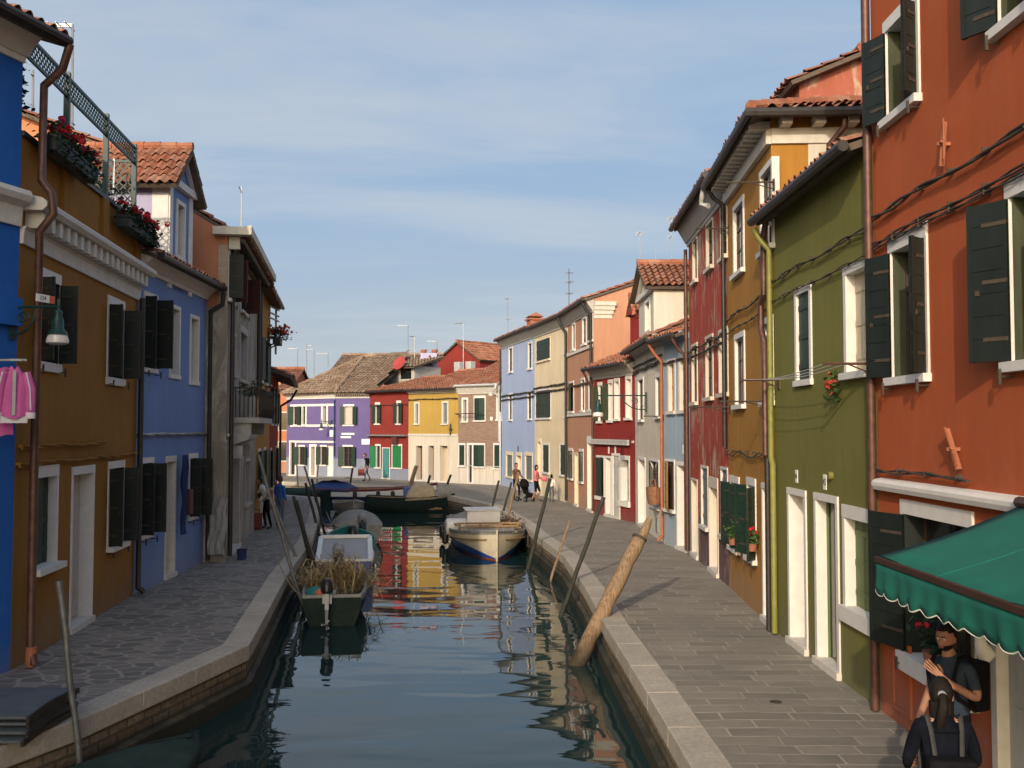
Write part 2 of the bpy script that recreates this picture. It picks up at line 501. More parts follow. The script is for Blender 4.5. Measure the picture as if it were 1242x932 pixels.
            s.part('door_leaf' if door else 'closed_shutter', pm, fc, w)
            if door:
                hb = MB(); hb.ball((s1-.12, yb-.075, z0+1.0), .03, n=8, m=6); s.part('handle', hb, 'pale_metal', w)
        if leaves and s.near:
            for xq, sg in ((s0-.02, -1), (s1+.02, 1)):
                cb = MB(); cb.tube([(xq, 0, z0-.13), (xq, -.12, z0-.13), (xq+sg*.01, -.13, z0-.07)], .011, 5); cb.box(xq-.014, xq+.014, -.14, -.115, z0-.2, z0-.06); s.part('catch', cb, 'cable_black', w)
        if leaves and s.near and fc == 'dark_green_wood' and s.rv:
            for xa_, xb_ in ((s0+.002, s0+.022), (s1-.022, s1-.002)):
                jb = MB(); jb.box(xa_, xb_, -.02, reveal-.065, z0+.005, z1-.005); s.part('shutter_reveal', jb, 'black_green_wood', w)
        for lf in leaves:
            side, ang, wd = lf[:3]; colm = lf[3] if len(lf) > 3 else fc
            s.leaf(w, s0 if side == 'L' else s1, z0+.01, z1-.01, wd if wd > 0 else W*.5, ang, side, colm)
        return w, (s0, s1, z0, z1)

    def finish(s, roof='gable', gl=None, tiles='tiles', sideovL=0.0, sideovR=0.0, gutter='dark_metal', cornice=None, ccol='grey_trim', flat=False, pitch=.23):
        L, D, h = s.L, s.D, s.h; e = .006
        xs = sorted(set([e, L-e]+[v for q in s.holes for v in q[:2] if e < v < L-e]))
        zs = sorted(set([-.3, h]+([s.dado[0]] if s.dado else [])+[v for q in s.holes for v in q[2:] if -.3 < v < h]))
        mb = MB()
        for i in range(len(xs)-1):
            for j in range(len(zs)-1):
                cx, cz = (xs[i]+xs[i+1])/2, (zs[j]+zs[j+1])/2
                if any(q[0] < cx < q[1] and q[2] < cz < q[3] for q in s.holes): continue
                mi = 1 if s.dado and cz < s.dado[0] else 0
                mb.quad((xs[i], 0, zs[j]), (xs[i+1], 0, zs[j]), (xs[i+1], 0, zs[j+1]), (xs[i], 0, zs[j+1]), mi)
        zr = h+s.slope*D/2
        top = [(D, h), (D/2, zr), (0, h)] if roof == 'gable' else [(D, h), (0, h)]
        for x in (e, L-e):
            mb.poly([(x, 0, -.3), (x, D, -.3)]+[(x, y, z-.03) for y, z in top], 2)
        mb.quad((e, D, -.3), (L-e, D, -.3), (L-e, D, h), (e, D, h), 0)
        if roof != 'gable': mb.quad((e, 0, h-.01), (L-e, 0, h-.01), (L-e, D, h-.01), (e, D, h-.01), 0)
        bk = MB()
        s.part('wall', mb, [s.paint, s.dado[1] if s.dado else s.paint, s.side])
        if roof == 'gable':
            rb = MB(); ov = s.ov; ze = h-s.slope*ov+.06; zt = zr+.06; a, b = -sideovL, L+sideovR
            tile_slope(rb, [(a, -ov, ze), (b, -ov, ze), (b, D/2, zt), (a, D/2, zt)], pitch=pitch)
            tile_slope(rb, [(b, D+ov, ze), (a, D+ov, ze), (a, D/2, zt), (b, D/2, zt)], pitch=pitch*1.5, row=.6)
            ridge_tiles(rb, (a, D/2, zt+.05), (b, D/2, zt+.05))
            s.roof = s.part('roof', rb, [tiles, 'soffit_wood'])
            if gutter:
                gb = MB(); gb.tube([(a+.01, -ov-.06, ze-.03), (b-.01, -ov-.06, ze-.03)], .075, 8); s.part('gutter', gb, gutter)
        if cornice:
            ch, out = cornice; cb = MB()
            cb.prism_x([(.0, h-ch), (-.05, h-ch), (-.06, h-ch+.08), (-.09, h-ch+.09), (-out+.04, h-.13), (-out, h-.12), (-out, h-.02), (0, h-.02)], .012, L-.012)
            s.part('cornice', cb, ccol)
    def pipe(s, pts, r=.05, m='dark_metal', name='downpipe', n=8):
        mb = MB(); mb.tube(pts, r, n)
        return s.part(name, mb, m, smooth=50)
    def cable(s, z, x0=None, x1=None, r=.018, sag=.03, y=-.06, m='cable_black', name='cable'):
        x0 = .02 if x0 is None else x0; x1 = s.L-.02 if x1 is None else x1
        n = max(8, int((x1-x0)/.25)); mb = MB()
        for k in range(2):
            mb.tube([(x0+(x1-x0)*i/n, y-.012*math.sin(i*1.1+k*3), z+.016*math.cos(i*1.1+k*3)-sag*(.5+.5*math.sin(i*.7+k))) for i in range(n+1)], r, 6)
        for i in range(0, n, 3): mb.box(x0+(x1-x0)*i/n-.008, x0+(x1-x0)*i/n+.008, y-.02, -.002, z-.025, z+.02)
        return s.part(name, mb, m)
    def plate(s, px, py, w, h, m='pale_sign', name='number_plate', y=-.012, text=None):
        x, z = s.sz(px, py); mb = MB(); mb.box(x-w/2, x+w/2, y, -.001, z-h/2, z+h/2)
        o = s.part(name, mb, m, bevel=.004)
        if text: lettering(text, o, (x, y-.003, z), h*.62)
        return o
    def antenna(s, px, pyt, pyb, y, arms=((0, .5, 6),), lean=0, r=.022, m='grey_metal', ax=(1, 0)):
        """Mast standing on the roof at depth y behind the facade; arms: (drop from top, length, elements)."""
        x, zt = s.sz(px, pyt, y); _, zb = s.sz(px, pyb, y)
        mb = MB(); mb.tube([(x, y, zb-.4), (x+lean, y, zt)], r, 6)
        for drop, ln, ne in arms:
            z = zt-drop; sg = 1 if ln > 0 else -1; l = abs(ln)
            mb.bar((x-.15*sg*l*ax[0], y-.15*l*ax[1]*sg, z), (x+.85*ln*ax[0], y+.85*ln*ax[1], z), .025, .025)
            for i in range(ne):
                f = (-.12+.95*i/max(1, ne-1))*ln; q = .26-.02*i
                cx, cy = x+f*ax[0], y+f*ax[1]
                mb.bar((cx-q*ax[1], cy-q*ax[0], z), (cx+q*ax[1], cy+q*ax[0], z), .012, .012)
        return s.part('antenna', mb, m)

def lettering(text, parent, loc, size, m='ink', rot=(R(90), 0, 0)):
    cu = bpy.data.curves.new('lettering', 'FONT'); cu.body = text; cu.size = size; cu.align_x = 'CENTER'; cu.align_y = 'CENTER'
    cu.extrude = .001
    tmp = bpy.data.objects.new('lettering', cu); C.objects.link(tmp)
    me = bpy.data.meshes.new_from_object(tmp.evaluated_get(bpy.context.evaluated_depsgraph_get()))
    bpy.data.objects.remove(tmp); me.materials.clear(); me.materials.append(MATS[m])
    o = bpy.data.objects.new('lettering', me); C.objects.link(o); o.parent = parent; o.location = loc; o.rotation_euler = rot
    return o

def geraniums(mb, M4, L, n, spread=.16, h=.22, red=1, green=0, hs=1.0):
    """Leaves (green) and flower heads (red) along a planter of length L."""
    def pl(): return M4 @ V((random.uniform(0, L), random.gauss(0, spread*.5), random.uniform(-.03, h)))
    mb.leaves(n*14, pl, .09, green)
    for _ in range(n):
        c = M4 @ V((random.uniform(.02, L-.02), random.gauss(-.03, spread*.6), random.uniform(h*.4, h*1.25)))
        for _ in range(22):
            d = V((random.gauss(0, 1), random.gauss(0, 1), random.gauss(0, 1))).normalized()*random.uniform(.012, .06)*hs
            p = c+d; x = d.orthogonal().normalized()*.034*hs; y = (d.cross(x).normalized()+d*random.uniform(-.9, .9)).normalized()*.034*hs
            mb.quad(p-x, p-y, p+x, p+y, red)

C0 = V((4.42, 2.5, 0)); C1 = G(1069, 862); C2 = G(942, 767); C3 = G(885.5, 713); C4 = G(838, 672); C5 = G(806.5, 660)
C6 = G(771, 634.5); C7 = G(721, 623); C8 = G(689, 610); C9 = PD(648.5, 53); C10 = PD(608.5, 61); C11 = PD(556, 63.2)
C12 = PD(495.5, 66.5); C13 = PD(449, 69.7); C14 = PD(407.5, 70.6); C15 = PD(348, 73.5)
C0.x = C1.x
B0 = V((-8.6, 9.0, 0)); B1 = G(12.5, 814); B2 = G(162, 721); B3 = G(246.5, 682); B4 = G(309, 642.5); B5 = PD(327, 40.5); B6 = PD(337.5, 50)
BG = 'black_green_wood'; DG = 'dark_green_wood'

# ---- orange house, nearest on the right
H = House(C1, C0, 10.4, 8, 'orange_paint', 'terracotta orange house with black-green shutters behind the green awning')
R1 = H
_, q = H.open(1076.5, 1113, 20, 132, leaves=[('L', 158, .36, BG), ('R', 132, .26, BG)], fc=BG, frame=.08, lint=.14, trim='white_trim', reveal=.2, label='upper window left of the wall cables')
ins = MB(); ins.box(q[0]+.003, q[0]+.03, .005, .165, q[2], q[3]); H.part('shutter_reveal', ins, 'olive_wood')  # olive puts sunlight into the colour of this black-green panel, same below
wdt = q[1]-q[0]
s0 = H.sz(1214, 40)[0]
_, q2 = H.open(0, 0, 0, 0, sr=(s0, s0+wdt), zr=(q[2], q[3]), leaves=[('L', 150, .36, BG), ('R', 132, .26, BG)], fc=BG, frame=.08, lint=.14, trim='white_trim', reveal=.2)
ins = MB(); ins.box(q2[0]+.003, q2[0]+.03, .005, .165, q2[2], q2[3]); H.part('shutter_reveal', ins, 'olive_wood')
_, q = H.open(1083, 1124, 297, 456, leaves=[('L', 160, .40, BG), ('R', 132, .27, BG)], fc=BG, frame=.07, lint=.17, trim='white_trim', reveal=.2)
ins = MB(); ins.box(q[0]+.003, q[0]+.03, .005, .165, q[2], q[3]); H.part('shutter_reveal', ins, 'olive_wood')
s0 = H.sz(1228, 330)[0]
_, q2 = H.open(0, 0, 0, 0, sr=(s0, s0+q[1]-q[0]), zr=(q[2], q[3]), leaves=[('L', 150, .40, BG), ('R', 132, .27, BG)], fc=BG, frame=.07, lint=.17, trim='white_trim', reveal=.2)
ins = MB(); ins.box(q2[0]+.003, q2[0]+.03, .005, .165, q2[2], q2[3]); H.part('shutter_reveal', ins, 'olive_wood')
_, qg = H.open(1100, 1178, 632, 812, leaves=[('L', 165, .62, BG), ('R', 150, .5, BG)], fc=BG, frame=.10, lint=.16, trim='white_trim', reveal=.25, sillh=.2, label='ground floor window under the green awning')
ins = MB(); ins.box(qg[0]+.003, qg[0]+.04, -.03, .20, qg[2], qg[3]); H.part('shutter_reveal', ins, BG)  # dark board added over the pale jamb as painted shade under the awning
sd = H.sz(1211, 800)[0]
H.open(0, 0, 0, 0, sr=(sd, sd+1.05), zr=(.1, 2.2), door=True, fill='panel', fc='grey_wood', frame=.11, trim='stone_trim', reveal=.12)
mb = MB(); mb.prism_x([(0, 2.66), (-.10, 2.67), (-.12, 2.72), (-.12, 2.76), (-.09, 2.79), (0, 2.81)], .12, H.L-.2); H.part('string_course', mb, 'white_trim')
mb = MB()      # flush meter cupboard by the downpipe
x0 = H.sz(1085, 850)[0]; x1 = H.sz(1107, 850)[0]
for a in ((x0, x1, .16, .21), (x0, x1, .92, .97), (x0, x0+.05, .21, .92), (x1-.05, x1, .21, .92)): mb.box(a[0], a[1], -.03, .0, a[2], a[3])
mb.box(x0+.05, x1-.05, -.014, -.001, .21, .92); H.part('meter_cupboard', mb, 'orange_paint')
H.finish(cornice=(.3, .3), ccol='stone_trim')
H.pipe([(.07, -.09, 10.2), (.07, -.09, 2.9), (.05, -.09, 2.7), (.05, -.09, .02)], .055, 'copper_pipe')
H.cable(6.0, sag=.05, r=.016); H.cable(5.66, sag=.03, r=.012); H.cable(5.60, sag=.02, r=.009); H.cable(2.92, x0=.05, x1=2.6, r=.012)
for (px, py, tilt, lab) in ((1152, 175, 24, 'orange painted iron bracket under the upper cables'), (1164, 545, -24, 'orange painted iron bracket above the white ledge')):
    x, z = H.sz(px, py); mb = MB(); k = math.sin(R(tilt))
    mb.bar((x-.22*k, -.05, z-.2), (x+.22*k, -.09, z+.2), .05, .035); mb.bar((x-.1*k+.06, -.07, z-.16), (x+.25*k+.06, -.13, z+.22), .016, .016)
    mb.bar((x, 0, z), (x, -.13, z), .035, .035); mb.bar((x-.03, -.11, z), (x+.07, -.11, z+.01), .025, .02)
    o = H.part('line_bracket', mb, 'orange_pipe'); o['label'] = lab

# ---- green house
H = House(C2, C1, 6.98, 8, 'green_paint', 'olive green house with two narrow white doorways and yellow-green downpipe', slope=.36, ov=.30)
H.open(967.5, 982.8, 355, 461, fill='boards', fc=DG, reveal=.07, frame=.10, sillout=.03, trim='white_trim')
H.open(1028, 1052, 328, 451, fill='boards', fc='beige_wood', reveal=.16, frame=.10, trim='white_trim')
H.open(958, 976, 601, None, door=True, fill='panel', fc='cream_cloth', reveal=.34, frame=.10, trim='white_trim')
H.open(991, 1014.5, 608.5, None, door=True, fill='half', fc='leaf_green_wood', reveal=.18, frame=.10, trim='white_trim')
H.open(1027, 1067, 633, 745, fill='boards', fc='leaf_green_wood', reveal=.17, frame=.10, lint=.17, trim='white_trim', sillh=.2, sillout=.05)
H.finish(gutter='dark_metal')
H.plate(966.7, 578, .13, .20, text='46'); H.plate(1001, 585, .14, .22, text='45')
mb = MB(); x, z = H.sz(1009.5, 577)
mb.tube([(x, -.0, z), (x, -.06, z)], .055, 10); H.part('bell_lamp', mb, 'lime_pipe')
x = .12
H.pipe([(x-.05, -.32, 6.78), (x-.02, -.25, 6.6), (x, -.09, 6.42), (x, -.09, 2.9), (x+.10, -.09, 2.8), (x+.10, -.09, .03)], .052, 'lime_pipe')
H.pipe([(.02, -.13, 2.9), (.02, -.13, .03)], .05, 'dark_metal')
H.cable(5.9, sag=.05, r=.012); H.cable(5.55, sag=.03, r=.009)
R2 = H
# ---- ochre house
H = House(C3, C2, 8.75, 7.5, 'ochre_paint', 'tall mustard ochre house with hipped tile roof beside the green house', slope=.34, ov=.42)
H.open(891, 902, 250, 330.5, frame=.11, trim='white_trim', reveal=.10)
H.open(924, 937, 207, 302, frame=.11, trim='white_trim', reveal=.10)
H.open(893, 903, 410, 491, frame=.11, trim='white_trim', reveal=.10)
H.open(927, 937, 392, 486.5, frame=.11, trim='white_trim', reveal=.10, fill='boards', fc=DG)
H.open(887, 897, 586, 664, frame=.06, lint=.14, trim='white_trim', reveal=.16, leaves=[('L', 165, .42, DG), ('R', 12, .42, DG)])
H.open(907.5, 917, 589, 676, frame=.06, lint=.14, trim='white_trim', reveal=.16, leaves=[('L', 160, .42, DG), ('R', 152, .40, DG)])
H.open(926, 937.5, 594, None, door=True, frame=.10, trim='white_trim', fill='cloth', fc='cream_cloth', reveal=.2)
H.finish(roof='hip')
L, D, h = H.L, H.D, H.h; o = H.ov; rb = MB(); ze = h-.06; apx = D/2; zr = h+H.slope*D/2
a, b = 0, L+.42
tile_slope(rb, [(a, -o, ze), (b, -o, ze), (b-apx-.0, apx, zr), (a, apx, zr)])
tile_slope(rb, [(b, -o, ze), (b, D+o, ze), (b-apx, apx, zr)])
tile_slope(rb, [(b, D+o, ze), (a, D+o, ze), (a, apx, zr), (b-apx, apx, zr)], pitch=.35, row=.6)
ridge_tiles(rb, (b, -o, ze+.08), (b-apx, apx, zr+.07)); ridge_tiles(rb, (a, apx, zr+.07), (b-apx, apx, zr+.07))
H.part('roof', rb, ['tiles', 'soffit_wood'])
gb = MB(); gb.tube([(0, -o-.06, ze-.04), (b+.07, -o-.06, ze-.04), (b+.07, D+o, ze-.04)], .085, 8); H.part('gutter', gb, 'dark_metal')
cb = MB(); cb.box(.012, L+.02, -.09, .0, h-.50, h-.24); cb.box(L-.006, L+.05, .0, 1.2, h-.5, h-.24)
n = int(L/.28)
for i in range(n): cb.box(.1+i*L/n, .1+i*L/n+.13, -.36, -.001, h-.24, h-.09)
for i in range(3): cb.box(L+.001, L+.33, .12+i*.55, .30+i*.55, h-.24, h-.09)
H.part('cornice', cb, 'stone_trim')
wb = MB(); wb.box(L-.005, L+.012, .62, D, 0, h-.25); H.part('side_plaster', wb, 'white_plaster')
H.pipe([(L+.35, 1.15, ze-.08), (L+.34, 1.15, ze-.25), (L+.12, .95, ze-.5), (L+.12, .95, ze-1.15), (L+.12, .3, ze-1.55), (L+.10, -.12, ze-1.75), (L-.1, -.13, ze-2.0), (L-.1, -.13, 6.0), (L-.1, -.13, 5.7), (L-.38, -.13, 5.55), (L-.38, -.13, 5.1), (L-.1, -.13, 4.85), (L-.1, -.13, 2.95)], .055, 'copper_pipe')
H.pipe([(.12, -.42, ze-.1), (.1, -.3, ze-.3), (.1, -.1, ze-.45), (.1, -.1, 3.0)], .05, 'dark_metal')
H.cable(5.75, sag=.06, r=.013); H.cable(5.45, sag=.03, r=.009); H.cable(2.95, sag=.1, r=.01)
R3 = H
for (px, py, c) in ((889.5, 655, 'leaf'), (913, 662, 'petal_red')):
    x, z = H.sz(px, py, -.12); mb = MB(); mb.lathe([(.07, 0), (.09, .13), (.1, .14)], (x, -.13, z-.10), 10)
    p = mb.build('flower_pot', 'terracotta'); p.matrix_world = H.M
    tag(p, 'terracotta pot of %s on the ochre house sill' % ('bushy green basil' if c == 'leaf' else 'red geranium'), 'flower pot')
    fb = MB(); geraniums(fb, Matrix.Translation((x-.1, -.13, z+.05)), .2, 5, .12, .24, 1, 0, .6)
    fb.build('foliage', ['leaf', c], p)

# ---- worn red house
H = House(C4, C3, 9.0, 7, 'red_worn_paint', 'tall red house with peeling weathered plaster and pale window jambs', slope=.36, ov=.42, dado=(1.15, 'maroon_base_paint'))
for (a, b, t, u) in ((841, 846, 292, 341), (857.5, 865, 271, 325), (875, 882, 252, 312), (840, 846, 420, 488), (857, 865, 410, 482), (873, 883, 402, 477)):
    H.open(a, b, t, u, frame=.07, trim='whitewash', reveal=.11)
H.open(839.5, 846, 583, None, door=True, frame=.05, trim='whitewash', fill='boards', fc='grey_wood', reveal=.25)
H.open(851.5, 859, 568, 638, frame=.06, trim='stone_trim', reveal=.08, fill='boards', fc='grey_green_wood')
H.open(861, 870.5, 592, None, door=True, frame=.08, lint=.25, trim='whitewash', fill='panel', fc='beige_wood', reveal=.35)
H.open(875.5, 883, 570, 650, frame=.06, trim='stone_trim', reveal=.08, fill='boards', fc='grey_green_wood')
pa = MB(); x0_, z0_ = H.sz(871.5, 470); x1_, z1_ = H.sz(884.5, 405); pts = []
for k_ in range(22):
    a_ = k_/22*6.283; rr = 1+.14*math.sin(a_*3+1)+.1*math.sin(a_*7)
    pts.append(((x0_+x1_)/2+(x1_-x0_)*.52*rr*math.cos(a_), (z0_+z1_)/2+(z1_-z0_)*.56*rr*math.sin(a_)))
hx = [q_ for q_ in H.holes]
n_ = 26
for i_ in range(n_):
    for j_ in range(n_):
        ax, bx = x0_-.5+(x1_-x0_+1)*i_/n_, x0_-.5+(x1_-x0_+1)*(i_+1)/n_; az, bz = z0_-.6+(z1_-z0_+1.2)*j_/n_, z0_-.6+(z1_-z0_+1.2)*(j_+1)/n_
        cx_, cz_ = (ax+bx)/2, (az+bz)/2
        if cx_ > H.L-.05 or not inside((cx_, cz_), pts) or any(h_[0]-.07 < cx_ < h_[1]+.07 and h_[2]-.1 < cz_ < h_[3]+.08 for h_ in hx): continue
        pa.quad((ax, -.006, az), (bx, -.006, az), (bx, -.006, bz), (ax, -.006, bz))
H.part('plaster_patch', pa, 'grey_plaster')
H.finish(cornice=(.62, .36), sideovR=.25)
H.pipe([(H.L-.1, -.45, 8.75), (H.L-.12, -.5, 8.5), (H.L-.3, -.5, 8.35), (H.L-.05, -.38, 8.25)], .06, 'pale_metal')
H.pipe([(.1, -.1, 8.3), (.1, -.1, .1)], .05, 'copper_pipe')
H.cable(5.5, sag=.06, r=.018); H.cable(5.3, sag=.02, r=.02)
R4 = H
# ---- pale blue narrow house
H = House(C5, C4, 6.1, 7, 'pale_blue_paint', 'low pale blue house with ochre closed shutters between red and grey houses', slope=.4, ov=.42)
H.open(811.8, 818, 441, 499, frame=.13, trim='stone_trim', reveal=.14, fill='boards', fc='ochre_wood')
H.open(825, 832.5, 437, 498, frame=.13, trim='stone_trim', reveal=.14, fill='boards', fc='ochre_wood')
H.open(808.5, 818, 560, 618, frame=.07, trim='white_trim', reveal=.1, fill='glass', leaves=[('L', 14, .9, 'ochre_wood')])
H.open(822, 832.5, 565, None, door=True, frame=.11, trim='white_trim', reveal=.35, fill='panel', fc='brown_wood')
H.finish(cornice=(.22, .3), ccol='pale_blue_paint')
H.pipe([(.06, -.48, 5.9), (.06, -.3, 5.6), (.06, -.1, 5.4), (.06, -.1, .25), (.0, -.22, .1)], .05, 'orange_pipe')
H.pipe([(H.L-.1, -.48, 5.9), (H.L-.1, -.3, 5.6), (H.L-.1, -.1, 5.4), (H.L-.1, -.1, .1)], .05, 'copper_pipe')
H.cable(5.35, sag=.04)
H.plate(829, 545, .14, .25)
R5 = H
# ---- grey house with white dormer
H = House(C6, C5, 6.25, 7.5, 'grey_plaster', 'grey plastered house with tall white pedimented dormer', slope=.4, ov=.42)
H.open(774.5, 780.5, 461, 509, frame=.10, trim='white_trim', reveal=.12)
H.open(796, 801, 458, 505, frame=.10, trim='white_trim', reveal=.12)
H.open(774.5, 782.5, 558, None, door=True, frame=.10, trim='white_trim', reveal=.4, fill='panel', fc='beige_wood')
H.open(789, 799.5, 560, 613, frame=.07, trim='white_trim', reveal=.15, leaves=[('L', 8, .8, DG)])
H.finish(cornice=(.35, .34), ccol='grey_trim')
H.cable(5.45, sag=.06, r=.03); H.cable(5.62, sag=.03, r=.02)
mb = MB(); x, z = H.sz(797.5, 630); mb.box(x-.2, x+.2, -.03, -.001, z-.4, z+.05)
for i in range(5): mb.box(x-.17, x+.17, -.045, -.031, z-.36+i*.08, z-.32+i*.08)
H.part('vent_grille', mb, 'grey_metal')
def dormer(H, xa, xb, z0, ze, za, depth, paint, trim, win=None, side_win=None, y0=.0, tiles='tiles', pil=.0, ovf=.3, ovs=.22, label=None, pipe=False):
    """Gabled dormer with front wall flush above the facade."""
    m = (xa+xb)/2; mb = MB()
    if win:
        w0, w1, q0, q1 = win
        for (a, b, c, d) in ((xa, w0, z0, ze), (w1, xb, z0, ze), (w0, w1, z0, q0), (w0, w1, q1, ze)): mb.quad((a, y0, c), (b, y0, c), (b, y0, d), (a, y0, d))
        mb.poly([(xa, y0, ze), (xb, y0, ze), (m, y0, za)])
    else: mb.poly([(xa, y0, z0), (xb, y0, z0), (xb, y0, ze), (m, y0, za), (xa, y0, ze)])
    for x in (xa, xb): mb.quad((x, y0, z0), (x, y0+depth, z0), (x, y0+depth, ze), (x, y0, ze))
    d = H.part('dormer', mb, paint)
    if label: d['label'] = label
    rb = MB(); sl = (za-ze)/(m-xa); e = ovs
    for sg, xe in ((-1, xa), (1, xb)):
        p = [(xe+sg*e, y0-ovf, ze-sl*e+.05), (xe+sg*e, y0+depth+.4, ze-sl*e+.05), (m, y0+depth+.4, za+.05), (m, y0-ovf, za+.05)]
        tile_slope(rb, p, pitch=.21, row=.34)
    ridge_tiles(rb, (m, y0-ovf, za+.12), (m, y0+depth+.3, za+.12), r=.1)
    H.part('roof', rb, [tiles, 'soffit_wood'], d)
    if trim:
        tb = MB(); k = .11
        tb.box(xa-.05, xb+.05, y0-.13, y0-.001, ze-.16, ze+.0)          # pediment base
        for xe in (xa, xb):
            sg = 1 if xe == xa else -1
            tb.bar((xe-sg*.06, y0-.07, ze-.08), (m, y0-.07, za-.13), .12, .10, up=(0, 1, 0))
            if pil: tb.box(min(xe, xe+sg*pil), max(xe, xe+sg*pil), y0-.04, y0-.001, z0, ze-.16)
        H.part('pediment', tb, trim, d)
    if win:
        w0, w1, q0, q1 = win; fb = MB()
        for (a, b, c, e2) in ((w0-.09, w0, q0, q1), (w1, w1+.09, q0, q1), (w0-.09, w1+.09, q1, q1+.1), (w0-.13, w1+.13, q0-.08, q0)): fb.box(a, b, y0-.035, y0+.16, c, e2)
        w = H.part('window', fb, trim or 'stone_trim', d)
        gb = MB(); gb.box(w0, w1, y0+.13, y0+.15, q0, q1); gb.box((w0+w1)/2-.02, (w0+w1)/2+.02, y0+.10, y0+.129, q0, q1, 1); H.part('dormer_pane', gb, ['window_glass', 'white_trim'], d)
    return d
xa = H.sz(775.5, 480)[0]; xb = H.sz(793.5, 480)[0]
w0 = H.sz(783.5, 400)[0]; w1 = H.sz(788.5, 400)[0]
d = dormer(H, xa, xb, 6.0, 7.95, 8.85, 4.0, 'white_plaster', 'white_trim', win=(w0, w1, H.sz(786, 401)[1], H.sz(786, 367)[1]), label='white plastered dormer with triangular pediment')
mb = MB(); xs_ = xb+.02
mb.box(xs_-.012, xs_+.03, .95, 1.85, 7.0, 7.75); mb.box(xs_+.031, xs_+.045, 1.0, 1.8, 7.1, 7.16); mb.box(xs_+.031, xs_+.045, 1.0, 1.8, 7.55, 7.61)
H.part('side_shutter', mb, 'leaf_green_wood', d)
H.antenna(776, 282, 330, 2.5, ((0, -.9, 5),)); H.antenna(795, 302, 322, 4, ()); H.antenna(814, 262, 330, 5, ((.1, -.7, 4), (1.2, -.9, 4)))
R6 = H
# ---- dark red house
H = House(C7, C6, 5.9, 7, 'dark_red_paint', 'dark red house with green shutters and white awning rail', slope=.4, ov=.45)
H.open(726, 730, 468, 511, frame=.06, lint=.14, trim='white_trim', leaves=[('L', 168, .33, 'olive_wood'), ('R', 160, .33, DG)])
H.open(738.5, 742.5, 465, 510, frame=.06, lint=.14, trim='white_trim', leaves=[('L', 165, .35, 'olive_wood')], fill='boards', fc=DG)
H.open(746, 751, 463, 508, frame=.08, lint=.14, trim='white_trim', reveal=.22, fill='boards', fc='cream_cloth')
H.open(760, 765.5, 460, 507, frame=.08, lint=.14, trim='white_trim', reveal=.22, fill='boards', fc='cream_cloth')
H.open(724.5, 732.5, 555, 602, frame=.08, trim='white_trim', leaves=[('L', 6, .7, DG)], sillh=.14)
H.open(735, 741, 556, None, door=True, frame=.09, trim='white_trim', reveal=.4, fill='panel', fc='beige_wood')
H.open(743.5, 751, 553, None, door=True, frame=.09, trim='white_trim', reveal=.07, fill='boards', fc='grey_wood')
H.open(753.5, 763, 558, 608, frame=.09, lint=.16, trim='white_trim', reveal=.3, fill='boards', fc='grey_green_wood', sillh=.2)
H.finish(cornice=(.55, .4), ccol='grey_trim')
mb = MB(); z = H.sz(742, 535)[1]; mb.box(.05, H.L-.35, -.16, -.09, z-.14, z+.06); mb.box(.05, H.L-.35, -.18, -.161, z-.02, z+.04)
for i in range(4): mb.box(.2+i*1.3, .26+i*1.3, -.09, -.001, z-.05, z+.03)
H.part('awning_rail', mb, 'pale_metal')
H.plate(738.5, 546, .14, .28); H.plate(746.5, 546, .14, .28)
xa = H.sz(764.5, 420)[0]; xb = H.sz(778, 420)[0]
xb = min(xb, H.L-.02)
dormer(H, xa, xb, 5.9, 7.7, 8.15, 2.0, 'dark_red_paint', 'dark_red_paint', ovf=.12, ovs=.1, win=(xa+.5, xa+1.15, 6.2, 7.4), label='narrow dark red dormer with gabled head')
H.pipe([(.08, -.5, 5.7), (.08, -.3, 5.3), (.08, -.1, 5.1), (.08, -.1, .1)], .05, 'copper_pipe')
R7 = H
# ---- peach house
H = House(C8, C7, 8.72, 9, 'peach_paint', 'tall peach house with plain gable wall above the dark red house', slope=.34, ov=.4)
for (a, b, t, u, lv) in ((694.5, 697.5, 394, 424, ()), (707, 711, 387, 417, ()), (714.5, 719, 380, 413, (('L', 6, .5, DG),)), (691, 696, 465, 499, (('L', 6, .7, DG),)), (705.5, 709, 461, 498, ()), (714.5, 718, 459, 497, ())):
    H.open(a, b, t, u, frame=.09, trim='white_trim', reveal=.10, leaves=lv, fc=DG, fill='boards' if b in (711, 709) else 'glass')
H.open(690.5, 695, 547, 580, frame=.06, lint=.12, trim='white_trim', leaves=[('L', 8, .75, DG)])
H.open(697.5, 701, 551, None, door=True, frame=.07, trim='cream_cloth', fill='panel', fc='beige_wood')
H.open(703, 707.5, 548, 584, frame=.06, lint=.12, trim='white_trim', leaves=[('L', 8, .75, DG)])
H.open(713, 718.5, 538, None, door=True, frame=.09, lint=.3, trim='white_trim', fill='cloth', fc='cream_cloth')
H.finish(cornice=(.6, .38), sideovR=.08)
mb = MB()
for i in range(4): mb.box(H.L-.004, H.L+.03+.05*i, .0, .75+.05*i, 7.85+i*.17, 8.018+i*.17)
H.part('corner_bracket', mb, 'white_plaster')
mb = MB(); mb.box(.1, H.L-.1, -.07, -.026, H.sz(703, 425)[1]-.1, H.sz(703, 425)[1]+.03); mb.box(.1, H.L-.1, -.07, -.026, H.sz(703, 502)[1]-.1, H.sz(703, 502)[1]+.03); H.part('sill_course', mb, 'stone_trim')
H.pipe([(.02, -.45, 8.5), (.05, -.3, 8.1), (.06, -.1, 7.8), (.06, -.1, .1)], .07, 'dark_metal'); H.pipe([(H.L-.12, -.45, 8.5), (H.L-.12, -.3, 8.2), (H.L-.12, -.1, 8.0), (H.L-.12, -.1, 4.2)], .06, 'dark_metal')
H.cable(5.3, sag=.03, r=.03)
